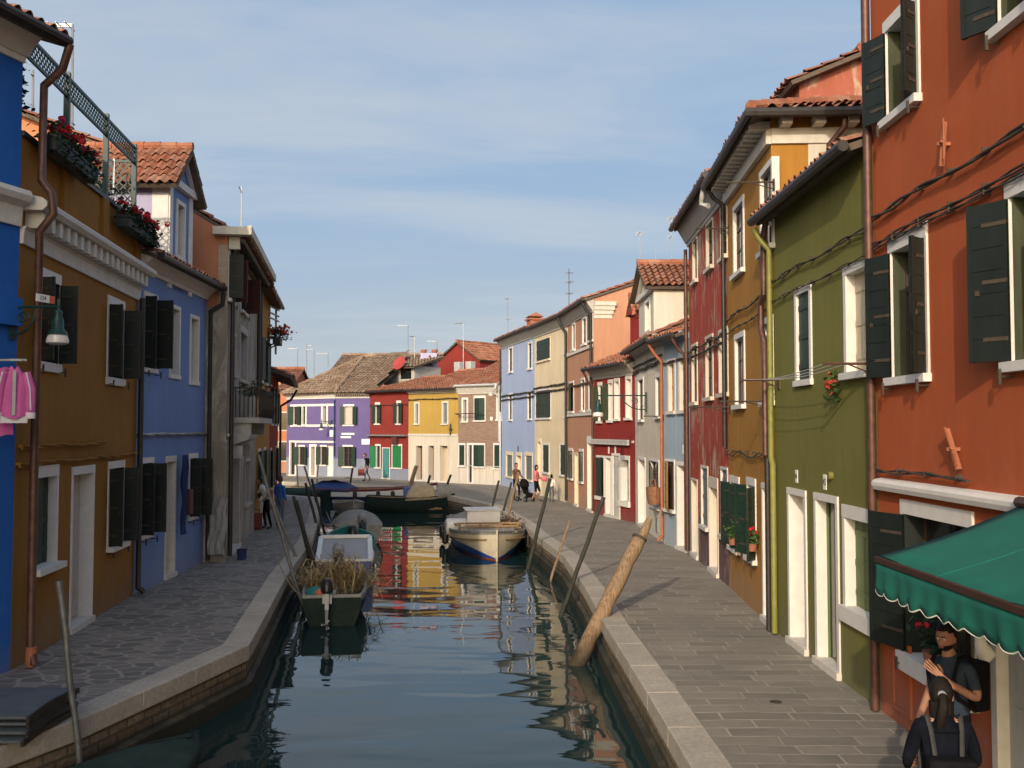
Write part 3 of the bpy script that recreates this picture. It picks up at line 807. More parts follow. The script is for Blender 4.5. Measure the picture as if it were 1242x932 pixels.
H.antenna(690, 326, 372, 3, ((.3, .5, 3), (.9, .8, 4), (1.6, .6, 4)), m='copper_pipe')
R8 = H
# ---- cream house
H = House(C9, C8, 8.72, 9, 'cream_paint', 'tall cream house with paired dark green shutters', slope=.34, ov=.4)
H.open(651, 667.5, 412, 437, frame=.02, lint=.05, trim='cream_cloth', reveal=.04, fill='boards', fc=DG)
H.open(649.7, 668, 474, 507, frame=.06, lint=.1, trim='white_trim', reveal=.06, fill='boards', fc=DG)
H.open(685.5, 688, 401, 428, frame=.08, trim='white_trim'); H.open(685.5, 688, 470, 505, frame=.08, trim='white_trim')
H.open(652.5, 656, 537, None, door=True, frame=.1, lint=.2, trim='cream_cloth', fill='panel', fc='beige_wood')
H.open(658.5, 666, 540, 573, frame=.07, lint=.1, trim='white_trim', reveal=.06, fill='boards', fc=DG)
H.open(679.5, 687, 540, 576, frame=.07, lint=.1, trim='white_trim', reveal=.06, fill='boards', fc=DG)
H.finish(cornice=(.6, .38)); H.cable(5.5, sag=.03, r=.035); H.cable(5.25, sag=.02, r=.03)
R9 = H
# ---- sky blue house
H = House(C10, C9, 8.78, 9, 'sky_blue_paint', 'tall sky blue house with white framed shopfront', slope=.34, ov=.4)
for (a, b, t, u) in ((617.5, 621.5, 423, 451), (641, 645, 417, 447), (617.5, 621, 479, 509), (640.5, 644.5, 477, 508)):
    H.open(a, b, t, u, frame=.10, trim='white_trim', reveal=.11)
H.open(614.3, 621.5, 552, 578, frame=.14, lint=.2, trim='cream_cloth', fill='boards', fc='grey_green_wood', reveal=.1)
H.open(626.5, 632, 553, None, door=True, frame=.16, lint=.2, trim='cream_cloth', fill='panel', fc='brown_wood', reveal=.3)
H.open(637.3, 645.5, 553, 582, frame=.14, lint=.2, trim='cream_cloth', fill='boards', fc='grey_green_wood', reveal=.1)
H.finish(cornice=(.6, .38)); H.cable(5.35, sag=.03, r=.035); H.cable(5.1, sag=.02, r=.03)
H.pipe([(.05, -.1, 8.2), (.05, -.1, 4.4)], .05, 'dark_metal'); H.pipe([(.05, -.1, 4.4), (.05, -.1, .1)], .06, 'pale_metal')
mb = MB(); cx = 1.9
mb.box(cx-.45, cx+.45, 1.2, 1.9, 8.9, 9.75); mb.box(cx-.55, cx+.55, 1.1, 2.0, 9.75, 9.85); mb.prism_x([(1.1, 9.95), (1.55, 10.2), (2.0, 9.95)], cx-.5, cx+.5)
H.part('chimney', mb, 'terracotta', H.roof)
H.antenna(616, 362, 405, 2.5, ((.0, -.8, 4), (1.5, .5, 3)))
H.plate(628.5, 544.5, .22, .3, 'navy_cloth')
R10 = H
# ---- brick house
H = House(C11, C10, 6.15, 9, 'brown_brick', 'low bare brick house with white cornice and marble base', slope=.40, ov=.35, dado=(1.12, 'whitewash'))
H.open(562, 566, 485, 511, frame=.13, trim='white_trim', reveal=.25)
H.open(576, 588, 483, 510, frame=.08, lint=.15, trim='white_trim', leaves=[('L', 10, .42, DG), ('R', 20, .36, DG)])
H.open(604, 607.5, 480, 509, frame=.13, trim='white_trim', reveal=.25)
H.open(557, 563.5, 540, 565, frame=.07, lint=.12, trim='white_trim', reveal=.06, fill='boards', fc=DG)
H.open(568.5, 572.5, 540, None, door=True, frame=.13, trim='white_trim', fill='glass', bars=False)
H.open(575, 587.5, 540, 566, frame=.07, lint=.12, trim='white_trim', reveal=.06, leaves=[('L', 10, .42, DG), ('R', 15, .42, DG)])
H.open(599.5, 606.5, 540, 568, frame=.07, lint=.12, trim='white_trim', reveal=.06, fill='boards', fc=DG)
H.finish(cornice=(.62, .36), ccol='stone_trim', gutter='pale_metal')
mb = MB()
for i in range(9): mb.box(.1+i*.55, .13+i*.55, -.012, -.001, .02, 1.1)
mb.box(.05, H.L-.05, -.03, -.001, 1.08, 1.14); H.part('base_moulding', mb, 'grey_trim')
H.pipe([(H.L-.1, -.4, 6.1), (H.L-.08, -.5, 5.8), (H.L-.35, -.45, 5.6), (H.L-.1, -.15, 5.35), (H.L-.1, -.1, 2.6)], .07, 'pale_metal')
H.plate(581+14, 477, .28, .28, 'pale_sign', 'junction_box'); H.plate(596, 508, .2, .22, 'pale_sign', 'junction_box')
mb = MB(); za = H.sz(575, 502)[1]; mb.tube([(.2, -.5, za), (H.L*.62, -.5, za)], .03, 6)
for x in (.2, H.L*.62): mb.tube([(x, -.0, za-.1), (x, -.55, za)], .025, 6)
H.part('cloth_rail', mb, 'dark_metal')
R11 = H
# ---- yellow house
H = House(C12, C11, 5.95, 9, 'yellow_paint', 'bright yellow house with white ground floor and three doorways', slope=.29, ov=.4, dado=(2.98, 'whitewash'))
H.open(504, 507.5, 490, 514, frame=.12, trim='stone_trim', fill='boards', fc='grey_green_wood', reveal=.14)
H.open(537.5, 542.5, 489, 514, frame=.12, trim='stone_trim', fill='boards', fc='grey_green_wood', reveal=.14)
for (a, b, c) in ((505, 512.5, 'brown_wood'), (520, 526.5, 'brown_wood'), (534, 543, 'beige_wood')):
    H.open(a, b, 541, None, door=True, frame=.1, trim='whitewash', reveal=.4, fill='panel', fc=c)
mb = MB(); mb.box(.02, H.L-.02, -.06, -.001, 2.94, 3.06); H.part('string_course', mb, 'stone_trim')
H.finish(cornice=(.3, .3), ccol='stone_trim'); H.cable(5.3, sag=.04, r=.03)
mb = MB(); x, z = H.sz(547.5, 521); mb.tube([(x, -.09, z-.35), (x, -.09, z+.35)], .05, 6); mb.box(x-.1, x+.1, -.12, -.001, z-.05, z+.05); H.part('shutter_stay', mb, 'cable_black')
R12 = H
# ---- crimson house
H = House(C13, C12, 5.95, 9, 'crimson_paint', 'crimson house with bright green ground floor shutters', slope=.22, ov=.38, dado=(.75, 'violet_base_paint'))
H.open(455.5, 460.5, 491, 514, frame=.05, lint=.16, trim='white_trim', leaves=[('L', 170, .32, DG), ('R', 160, .28, DG)])
H.open(481.5, 486, 489, 514, frame=.05, lint=.16, trim='white_trim', leaves=[('L', 170, .30, DG), ('R', 160, .34, DG)])
H.open(456, 461, 541, 567, frame=.08, lint=.12, trim='white_trim', leaves=[('L', 170, .5, 'bright_green_wood')])
H.open(464.5, 472.5, 544, None, door=True, frame=.06, trim='white_trim', reveal=.02, fill='cloth', fc='teal_curtain')
H.open(476, 487, 541, 567.5, frame=.07, lint=.12, trim='white_trim', reveal=.05, fill='boards', fc='bright_green_wood')
H.finish(cornice=(.2, .3), ccol='crimson_paint'); H.cable(5.0, sag=.05, r=.025)
mb = MB(); z = H.sz(470, 528)[1]; mb.box(.05, H.L-.1, -.35, -.001, z-.06, z+.04); H.part('awning_box', mb, 'grey_metal')
x, z = H.sz(481, 533); mb = MB(); mb.box(x-.25, x+.25, -.25, -.001, z-.35, z+.2); H.part('air_vent_box', mb, 'red_brown_wood')
R13 = H
# ---- violet house: two facades meeting at a bend under one hipped roof
H = House(C15, C14, 5.85, 10, 'violet_paint', 'violet house with white bands and steep hipped tile roof', dado=(1.32, 'violet_base_paint'))
def lv(*w): return [('L', 165, w[0], DG), ('R', 160, w[1], DG)]
H.open(356, 361, 493, 516, frame=.1, trim='white_trim', leaves=lv(.45, .5))
H.open(367, 370.5, 493, 516, frame=.13, trim='white_trim', fill='boards', fc=DG)
H.open(391.5, 396, 493, 516, frame=.15, trim='white_trim', reveal=.25, fill='boards', fc='grey_green_wood')
H.open(352.5, 358, 537, None, door=True, frame=.12, trim='white_trim', fill='glass')
H.open(362.5, 369, 542, 564, frame=.06, lint=.12, trim='white_trim', leaves=lv(.42, .42))
H.open(377.5, 382, 542, None, door=True, frame=.18, trim='white_trim', reveal=.3, fill='panel', fc='brown_wood')
H.open(389, 395.5, 542, 564, frame=.06, lint=.12, trim='white_trim', leaves=lv(.36, .3))
H.open(398, 404, 542, None, door=True, frame=.05, trim='whitewash', reveal=.04, fill='panel', fc='white_trim')
mb = MB()
for py in (491.5, 516.5): 
    z = H.sz(390, py)[1]; mb.box(.4, H.L-.02, -.05, -.029, z-.08, z+.08)
z = H.sz(380, 536)[1]; mb.box(.3, H.L-.02, -.05, -.029, z-.07, z+.07); H.part('white_band', mb, 'white_trim')
H.finish(roof='hip', cornice=(.35, .22), ccol='white_trim')
H.plate(402, 526, .35, .45, 'pale_sign', 'junction_box')
H.pipe([(H.L-.05, -.1, 5.4), (H.L-.05, -.1, 1.5)], .045, 'navy_cloth')
R14 = H
# second facade as parts of the same house
d2 = C13-C14; rz2 = math.atan2(d2.y, d2.x)
H2 = House(C14, C13, 5.85, 10, 'violet_paint', 'x', dado=(1.32, 'violet_base_paint'))
H2.open(418, 428, 493, 515.5, frame=.09, lint=.14, trim='white_trim', leaves=lv(.32, .4), fill='cloth', fc='curtain_cloth')
H2.open(415.5+1, 427, 542, 566, frame=.06, lint=.12, trim='white_trim', leaves=lv(.36, .36))
H2.finish(roof='hip', cornice=(.35, .22), ccol='white_trim')
mb = MB(); n = 16
for i in range(n): mb.box(.1+i*H2.L/n, .1+i*H2.L/n+.1, -.27, -.221, 5.62, 5.78)
H2.part('dentils', mb, 'soffit_wood')
H2.plate(422, 526.5, 1.0, .13, 'pale_sign', 'street_sign'); H2.plate(419.5, 530.5, .8, .13, 'pale_sign', 'street_sign'); H2.plate(443.5, 536, .62, .38, 'pale_sign', 'street_sign')
for ch in list(H2.root.children):
    ch.parent = R14.root; ch.matrix_local = R14.Mi @ H2.M
bpy.data.objects.remove(H2.root)
rb = MB(); loc = lambda p: R14.Mi @ V(p)
apex = AT(441, 434, 78.0); e15, e14, e13 = V((C15.x-.25, C15.y-.4, 5.86)), V((C14.x, C14.y-.35, 5.86)), V((C13.x+.1, C13.y-.35, 5.86))
rdg = AT(500, 437, 78.5)
tile_slope(rb, [loc(e15), loc(e14), loc(apex)], pitch=.3, row=.42)
tile_slope(rb, [loc(e14), loc(e13), loc(rdg), loc(apex)], pitch=.3, row=.42)
bk0 = V((C15.x-.8, C15.y+11, 5.86)); tile_slope(rb, [loc(bk0), loc(e15), loc(apex)], pitch=.4, row=.6)
ridge_tiles(rb, loc(e14)+V((0, 0, .1)), loc(apex)+V((0, 0, .1)), .14); ridge_tiles(rb, loc(e15)+V((0, 0, .1)), loc(apex)+V((0, 0, .1)), .14); ridge_tiles(rb, loc(apex)+V((0, 0, .1)), loc(rdg)+V((0, 0, .1)), .14)
R14.roof = R14.part('roof', rb, ['old_tiles', 'soffit_wood'])
# small roof dormer with dish on the violet roof
b = MB(); c = R14.Mi @ AT(484, 452, 75.0); c = V(c)
b.box(c.x-1.5, c.x+1.5, c.y, c.y+3, c.z-.9, c.z+.45); d = R14.part('dormer', b, 'grey_trim')
b = MB(); tile_slope(b, [(c.x-1.9, c.y-.5, c.z+.35), (c.x+1.9, c.y-.5, c.z+.35), (c.x+1.9, c.y+3, c.z+1.25), (c.x-1.9, c.y+3, c.z+1.25)], pitch=.3); R14.part('roof', b, ['old_tiles', 'soffit_wood'], d)
b = MB(); b.box(c.x+.2, c.x+1.2, c.y-.02, c.y-.003, c.z-.5, c.z+.25); R14.part('dormer_pane', b, 'window_glass', d)
b = MB(); dd = R14.Mi @ AT(484.5, 441, 74.2); b.lathe([(.02, -.1), (.35, -.06), (.55, .04), (.56, .06), (.3, -.02), (.02, -.05)], (0, 0, 0), 16)
rm = Matrix.Translation(dd) @ Matrix.Rotation(R(62), 4, 'X'); b.v = [tuple(rm @ V(p)) for p in b.v]; b.tube([dd, dd+V((0, .5, -.5))], .03, 6); R14.part('satellite_dish', b, 'satellite_pink', smooth=40)
b = MB(); R14.antenna(410, 442, 447, 5, ()) if False else None

# ================================================================== left row
# unseen house added behind the camera on the left to shade the quay
Hn = House(V((-9.6, -12, 0)), B0+V((-.02, -.02, 0)), 9.3, 7, 'cream_paint', 'plain unseen house added at the end of the left row to shade the quay', slope=.35)
Hn.finish()
H = House(B0, B1, 9.15, 7, 'royal_blue_paint', 'bright blue house at the left edge with copper downpipe', slope=.35, ov=.55, dado=(.75, 'royal_blue_paint'))
H.open(0, 0, 0, 0, sr=(1.6, 2.6), zr=(4.6, 6.2), leaves=[('L', 95, .3, BG), ('R', 95, .3, BG)], trim='white_trim')
H.open(0, 0, 0, 0, sr=(3.4, 4.4), zr=(.1, 2.3), door=True, fill='panel', fc='brown_wood', trim='white_trim')
H.finish(cornice=(.5, .4), ccol='stone_trim', sideovR=.22)
mb = MB(); mb.prism_x([(0, 6.28), (-.05, 6.28), (-.07, 6.55), (-.2, 6.62), (-.24, 6.7), (-.2, 6.78), (0, 6.8)], .02, H.L-.02); H.part('cornice', mb, 'stone_trim')
mb = MB(); mb.box(H.L-.9, H.L-.02, -.1, -.001, 4.85, 5.25); H.part('service_box', mb, 'royal_blue_paint')
x = H.L+.09
H.pipe([(x+.12, -.62, 8.95), (x+.12, -.5, 8.6), (x+.16, -.15, 8.4), (x+.16, -.14, 7.0), (x+.16, -.32, 6.8), (x+.16, -.36, 6.5), (x+.14, -.14, 6.25), (x+.14, -.13, 3.0), (x+.14, -.13, .3), (x+.14, -.2, .05)], .06, 'copper_pipe', n=10)
mb = MB(); mb.tube([(x+.14, -.13, .02), (x+.14, -.15, .3)], .075, 10); H.part('downpipe_shoe', mb, 'orange_pipe')
px, pz = H.sz(20, 361); mb = MB(); mb.box(H.L+.02, H.L+.38, -.30, -.285, pz-.055, pz+.055); o = H.part('number_plate', mb, 'pale_sign')
lettering('124', o, (H.L+.14, -.303, pz), .085); mb = MB(); mb.box(H.L+.27, H.L+.38, -.303, -.301, pz-.055, pz+.055); H.part('plate_end', mb, 'sign_red', o)
BL = H
# ---- brown house with terrace
H = House(B1, B2, 6.95, 6.5, 'brown_paint', 'brown ochre house with white dentil cornice and roof terrace')
A = 'white_trim'
H.open(43.5, 70, 340, 440, leaves=[('L', 97, .24, BG), ('R', 92, .27, BG)], frame=.07, lint=.16, trim=A, reveal=.22, sillout=.03, sillh=.14, fill='glass')
H.open(130.5, 148.5, 372, 459, leaves=[('L', 97, .24, BG), ('R', 92, .30, BG)], frame=.07, lint=.16, trim=A, reveal=.22, sillout=.03, sillh=.14)
_, qq = H.open(39.5, 67, 579, 686, frame=.07, lint=.18, trim=A, reveal=.17, sillout=.14, fill='boards', fc=DG)
H.open(88, 112.5, 575, None, door=True, frame=.06, lint=.14, trim=A, fill='cloth', fc='curtain_cloth', reveal=.28)
H.open(131, 148.5, 568, 660, leaves=[('L', 97, .24, BG), ('R', 92, .26, BG)], frame=.06, lint=.14, trim=A, reveal=.22, sillout=.12)
H.finish(roof='flat')
mb = MB(); L = H.L; zc = 6.1
mb.prism_x([(0, zc-.05), (-.05, zc-.05), (-.06, zc+.16), (-.1, zc+.2), (0, zc+.2)], .01, L-.01)
mb.prism_x([(0, zc+.44), (-.30, zc+.44), (-.36, zc+.5), (-.36, zc+.56), (-.30, zc+.62), (0, zc+.68)], .01, L+.06)
n = 18
for i in range(n): mb.box(.2+i*(L-.3)/n, .2+i*(L-.3)/n+.15, -.26, -.001, zc+.21, zc+.438)
H.part('cornice', mb, 'stone_trim')
mb = MB(); zp = 7.62
mb.box(.01, L-.01, .02, .2, 6.9, zp); mb.box(.02, L-.02, -.03, .25, zp, zp+.07, 1)
for xx in (1.9, 4.1, L-.2): mb.box(xx-.16, xx+.16, -.05, .021, 6.75, zp-.01)
H.part('parapet', mb, ['brown_paint', 'dark_metal'])
H.pipe([(L-.06, -.1, 6.1), (L-.06, -.1, .15), (L-.06, -.22, .05)], .06, 'dark_metal')
H.cable(3.15, x0=.1, x1=4.2, r=.02, m='brown_paint'); H.cable(2.9, r=.02, m='brown_paint')
BR = H
def lattice(mb, o, ux, L, z0, z1, step=.16, w=.028):
    """Diagonal trellis between two rails; ux is the horizontal direction."""
    ux = V(ux); o = V(o); h = z1-z0; n = int((L+h)/step)+1
    nrm = ux.cross(V((0, 0, 1)))
    for sgn, off in ((1, .0), (-1, .012)):
        for i in range(-1, n):
            a = -h+i*step
            p, q = (a, 0), (a+h, h)
            if p[0] < 0: p = (0, -p[0]) if p[0] > -h else None
            if p is None or p[0] >= L: continue
            if q[0] > L: q = (L, h-(q[0]-L))
            if q[1]-p[1] < .01: continue
            pts = [(p[0], p[1]), (q[0], q[1])]
            if sgn < 0: pts = [(x, h-y) for x, y in pts]
            mb.bar(o+ux*pts[0][0]+V((0, 0, z0+pts[0][1]))+nrm*off, o+ux*pts[1][0]+V((0, 0, z0+pts[1][1]))+nrm*off, w, .01, up=nrm)
    mb.bar(o+V((0, 0, z0)), o+ux*L+V((0, 0, z0)), .04, .05); mb.bar(o+V((0, 0, z1)), o+ux*L+V((0, 0, z1)), .04, .05)
t = thing('trellis_fence', 'dark green lattice screen on posts around the roof terrace', 'trellis', H.M @ V((0, 0, zp+.07)), H.root.rotation_euler.z)
mb = MB(); lattice(mb, (.05, .1, -zp-.07), (1, 0, 0), L-.1, 8.92, 9.24, .13); mb.build('lattice_band', 'green_iron', t)
for xx in (.08, 2.25, 4.5, L-.1):
    mb = MB(); mb.box(xx-.045, xx+.045, .055, .145, 0, 9.32-zp-.07); mb.build('post', 'green_iron', t)
mb = MB(); lattice(mb, (L-.1, .16, -zp-.07), (0, 1, 0), 2.6, 7.9, 8.95, .17); mb.build('lattice_panel', 'green_iron', t)
mb = MB(); mb.bar((L-1.6, .9, 0), (L-.5, .4, 1.15), .03, .03); mb.bar((L-.5, .4, 0), (L-.5, .4, 1.2), .035, .035); mb.bar((L-1.7, .9, 1.15), (L-.5, .4, 1.15), .03, .03); mb.build('plant_frame', 'pale_metal', t)
mb = MB(); mb.leaves(700, lambda: (L-random.uniform(.2, 1.9), random.gauss(.6, .25), abs(random.gauss(0, .42))-.05), .10); mb.leaves(160, lambda: (random.uniform(.0, .5), random.gauss(.2, .1), random.uniform(.3, 1.5)), .09)
pl = mb.build('terrace_plant', 'leaf_dark'); pl.matrix_world = t.matrix_world if False else Matrix.Translation(t.location) @ Matrix.Rotation(H.root.rotation_euler.z, 4, 'Z'); tag(pl, 'leafy potted climbers behind the terrace lattice', 'plant')
def planter(H, x0, L, y, z, label):
    t = thing('flower_box', label, 'flower box', H.M @ V((x0, y, z)), H.root.rotation_euler.z, 'geranium boxes on the brown house parapet')
    mb = MB(); mb.box(0, L, -.12, .12, -.20, 0); mb.box(-.02, L+.02, -.14, .14, -.02, .02); mb.build('trough', 'black_green_wood', t)
    mb = MB(); geraniums(mb, Matrix.Translation((.02, -.02, .02)), L-.04, int(L*20), .2, .24, 1, 0); mb.leaves(int(L*130), lambda: (random.uniform(0, L), random.gauss(-.12, .07), random.uniform(-.25, .1)), .09)
    mb.build('geraniums', ['leaf_dark', 'petal_red'], t)
x0 = H.sz(37, 200)[0]; x1 = H.sz(93, 220)[0]; planter(H, x0, x1-x0, -.22, 7.72, 'long box of red geraniums on the terrace parapet beside the copper pipe')
x0 = H.sz(134, 270)[0]; planter(H, x0, L-x0+.15, -.22, 7.40, 'short box of red geraniums at the far corner of the terrace parapet')

# ---- blue house with dormer
H = House(B2, B3, 7.12, 7, 'blue_paint', 'cornflower blue house with white pedimented dormer and hanging door cloth', slope=.36, ov=.4)
H.open(174.5, 188.5, 361, 447, leaves=[('L', 97, .24, BG), ('R', 85, .36, BG)], frame=.08, lint=.1, trim=A, reveal=.2, sillout=.02)
H.open(206.5, 216.5, 375, 455, frame=.09, trim=A, reveal=.26, sillout=.02)
H.open(231, 239.5, 387, 463, frame=.09, trim=A, reveal=.26, sillout=.02)
H.open(171, 184, 562, 648, leaves=[('L', 97, .26, BG), ('R', 92, .28, BG)], frame=.06, lint=.12, trim=A, reveal=.2, sillout=.02)
_, dq = H.open(202, 212, 560, None, door=True, frame=.08, lint=.13, trim='stone_trim', fill='cloth', fc='curtain_cloth', reveal=.25)
H.open(229.5, 238, 556, 626, leaves=[('L', 97, .26, BG), ('R', 88, .36, BG)], frame=.06, lint=.12, trim=A, reveal=.2, sillout=.02)
H.finish(cornice=(.42, .34), ccol='stone_trim')
cx = dq[1]+.05; mb = MB(); n = 14; a = []; b = []
for k in range(14):
    z = 2.78-k*.142; wd = .15+.05*math.sin(k*.5) if k < 9 else .12+.05*math.sin(k)
    for j in range(9): a.append((cx+.16+wd*(j/8*2-1), -.16-.05*math.sin(j*1.9+k*.25)-.02*math.sin(k), z))
mb.add(a, [(k*9+j, k*9+j+1, (k+1)*9+j+1, (k+1)*9+j) for k in range(13) for j in range(8)])
o = mb.build('hanging_cloth', 'navy_cloth', smooth=60); o.matrix_world = H.M; tag(o, 'long navy cloth hanging beside the blue house doorway', 'cloth')
mb = MB(); mb.box(dq[1]+.62, dq[1]+.86, -.2, -.02, 1.35, 1.95); o = mb.build('letter_box', 'red_brown_wood', bevel=.02); o.matrix_world = H.M; tag(o, 'small red box fixed on the blue wall beside dark shutters', 'letter box')
H.pipe([(H.L-.07, -.46, 6.9), (H.L-.05, -.42, 6.6), (H.L-.04, -.12, 6.4), (H.L-.04, -.12, .05)], .06, 'dark_metal')
H.cable(3.28, r=.025, m='grey_metal', sag=.01)
xa = H.sz(204, 270)[0]; d0 = xa; xb = xa+1.75
d = dormer(H, xa, xb, 6.6, 9.15, 9.95, 3.2, 'blue_paint', 'white_trim', win=(xa+.62, xa+1.12, 7.45, 8.65), pil=.22, ovf=.28, ovs=.35, label='blue dormer with white pediment and corner pilasters')
mb = MB(); mb.box(xa-.02, xa-.001, .0, .36, 6.6, 9.1); mb.box(xa-.05, xa-.021, -.04, .40, 8.85, 9.1); d_ = H.part('dormer_pilaster', mb, 'white_trim', d)
mb = MB(); mb.box(xa-.014, xa-.002, .362, 3.2, 6.6, 9.1); H.part('dormer_cheek', mb, 'lilac_paint', d)
BB = H
# ---- old stone house
B3f = V((-7.36, 26.1, 0))
H = House(B3f, B4, 8.5, 8, 'old_stone_plaster', 'grey weathered stone house with iron balcony and carved doorway', slope=.6, ov=.45, side='peach_bright_paint')
RB = 'red_brown_wood'
H.open(277, 282, 312, 365, frame=.1, trim='stone_trim', leaves=[('L', 100, .35, BG), ('R', 70, .40, RB)])
H.open(292, 297.5, 335, 379, frame=.12, trim='stone_trim', leaves=[('R', 70, .45, RB)])
H.open(304.5, 308, 355, 394, frame=.1, trim='stone_trim', leaves=[('R', 60, .5, BG)]) if False else None
H.open(291, 299, 405, 462, frame=.14, lint=.2, trim='grey_trim', reveal=.25)
H.open(282.5, 285, 408, 455, frame=.08, trim='grey_trim')
_, pq = H.open(281, 290, 552, None, door=True, frame=.2, lint=.25, trim='grey_trim', fill='panel', fc='red_brown_wood', reveal=.4)
H.open(297, 302, 560, 610, frame=.1, trim='grey_trim', fill='boards', fc='brown_wood')
H.finish(gutter=None)
L, h = H.L, H.h
mb = MB(); mb.prism_x([(-.001, h-.3), (-.08, h-.3), (-.1, h-.22), (-.02, h-.22)], .02, L-.02)
mb.box(-.3, L, -.62, -.46, h-.10, h+.12, 1); n = 24
for i in range(n): mb.box(.1+i*L/n, .22+i*L/n, -.46, -.001, h-.2, h-.05)
mb.box(-.32, .3, -.6, .35, h-.12, h+.08, 1); mb.box(-.02, .12, -.3, -.02, h-.45, h-.13, 1)
H.part('cornice', mb, ['soffit_wood', 'white_plaster'])
mb = MB(); mb.box(-.03, .006, .0, .24, 6.55, h-.35); H.part('brick_corner', mb, 'pale_brick')
mb = MB(); mb.box(-.05, .006, -.02, .8, -.1, 6.55); mb.box(-.09, .0, -.05, .3, -.1, 3.1); H.part('side_stone', mb, 'old_stone_plaster', bevel=.03)
x0 = H.sz(281, 500)[0]; x1 = H.sz(302, 500)[0]
bl = H.part('balcony', (lambda m: (m.box(x0, x1, -.72, -.0, 3.55, 3.7), m.box(x0+.1, x0+.3, -.5, -.0, 3.2, 3.55), m.box(x1-.3, x1-.1, -.5, 0, 3.2, 3.55), m)[-1])(MB()), 'grey_trim')
mb = MB(); mb.bar((x0, -.7, 4.5), (x1, -.7, 4.5), .05, .04); mb.bar((x0, -.7, 3.78), (x1, -.7, 3.78), .03, .03)
for xx in (x0, x1): mb.bar((xx, -.7, 4.5), (xx, 0, 4.5), .05, .04)
n = int((x1-x0)/.12)
for i in range(n+1):
    xx = x0+(x1-x0)*i/n; mb.tube([(xx, -.7, 3.7), (xx, -.76-.05*(i % 2), 3.95), (xx, -.72, 4.2), (xx, -.7, 4.5)], .014, 5)
for i in range(6):
    for xx in (x0, x1): mb.tube([(xx, -.1-i*.11, 3.7), (xx, -.1-i*.11, 4.5)], .014, 5)
H.part('railing', mb, 'cable_black', bl)
mb = MB(); mb.leaves(420, lambda: (random.uniform(x0, x1), random.gauss(-.45, .2), 4.35+abs(random.gauss(0, .18))), .1)
o = mb.build('balcony_plants', 'leaf_dark'); o.matrix_world = H.M; tag(o, 'dark green plants filling the iron balcony of the stone house', 'plant')
mb = MB(); a, b = pq[0]-.3, pq[1]+.3
mb.prism_x([(0, 2.95), (-.45, 3.1), (-.5, 3.22), (0, 3.3)], a, b); mb.box(a+.1, a+.25, -.3, 0, 2.6, 2.94); mb.box(b-.25, b-.1, -.3, 0, 2.6, 2.94); H.part('door_hood', mb, 'grey_trim')
H.pipe([(.35, -.1, 8.2), (.35, -.1, .1)], .06, 'dark_metal'); H.pipe([(L-.4, -.1, 8.1), (L-.4, -.1, 4.8)], .06, 'dark_metal')
H.cable(3.25, x0=.1, x1=L-2, r=.02, m='grey_metal')
H.antenna(293, 226, 270, 1.2, ((.25, -1.3, 0),), r=.025)
BS = H
mb = MB()    # pale sheet of plastic leaning on the wall
n = 10; a = []
for k in range(11):
    for j in range(n+1): a.append((-.14-.40*(1-k/10)-.05*math.sin(j*1.7+k*.8), -.08+j*.042+.03*math.sin(k), .25+k*.145-.3*((j/n-.45)**2)*k*.16))
mb.add(a, [(k*11+j, k*11+j+1, (k+1)*11+j+1, (k+1)*11+j) for k in range(10) for j in range(n)])
simple('plastic_sheet', (.26, .255, .24), .45, .1, 5)
o = mb.build('plastic_sheet', 'plastic_sheet', smooth=60); o.matrix_world = H.M; tag(o, 'grey plastic sheet draped against the foot of the stone house', 'plastic sheet')
mb = MB(); mb.lathe([(.11, 0), (.13, .25), (.14, .27), (.12, .26), (.10, .05)], (.35, -.4, 0), 12); o = mb.build('bucket', 'navy_cloth', smooth=40); o.matrix_world = H.M; tag(o, 'small blue bucket beside the plastic sheet on the left quay', 'bucket')
# ---- narrow ochre house
H = House(B4, B5, 8.35, 8, 'ochre_paint', 'narrow ochre house beyond the stone house on the left', slope=.34, ov=.42)
for a, z in ((1.0, 5.1), (3.6, 5.1)):
    H.open(0, 0, 0, 0, sr=(a, a+.9), zr=(z, z+1.6), trim='stone_trim', leaves=[('L', 168, .4, DG), ('R', 168, .4, DG)])
for a in (.9, 3.4): H.open(0, 0, 0, 0, sr=(a, a+.9), zr=(3.0-2.0, 2.6), trim='stone_trim', leaves=[('L', 168, .4, DG), ('R', 168, .4, DG)])
H.open(0, 0, 0, 0, sr=(2.1, 3.0), zr=(.1, 2.3), door=True, fill='panel', fc='brown_wood')
H.finish(tiles='tiles', sideovR=.1); H.pipe([(.2, -.12, 8.1), (.2, -.12, 4.0)], .05, 'dark_metal')
BO = H
# ---- dark red low house
H = House(B5, B6, 5.75, 8, 'dark_red_paint', 'low dark red house with deep eaves at the canal bend', slope=.36, ov=.85)
for a, b in ((1.0, 3.6), (4.2, 3.6), (7.2, 3.6), (1.0, 1.0), (7.0, 1.0)):
    H.open(0, 0, 0, 0, sr=(a, a+.9), zr=(b, b+1.5), trim='stone_trim', leaves=[('L', 168, .4, DG), ('R', 168, .4, DG)])
H.open(0, 0, 0, 0, sr=(4.1, 5.0), zr=(.1, 2.3), door=True, fill='panel', fc='brown_wood')
H.finish()
mb = MB(); mb.box(.05, H.L, -.9, -.82, 5.4, 5.62); H.part('fascia', mb, 'white_plaster')
H.pipe([(H.L-.15, -.9, 5.3), (H.L-.15, -.6, 4.8), (H.L-.15, -.12, 4.5), (H.L-.15, -.12, .1)], .06, 'dark_metal')
BD = H
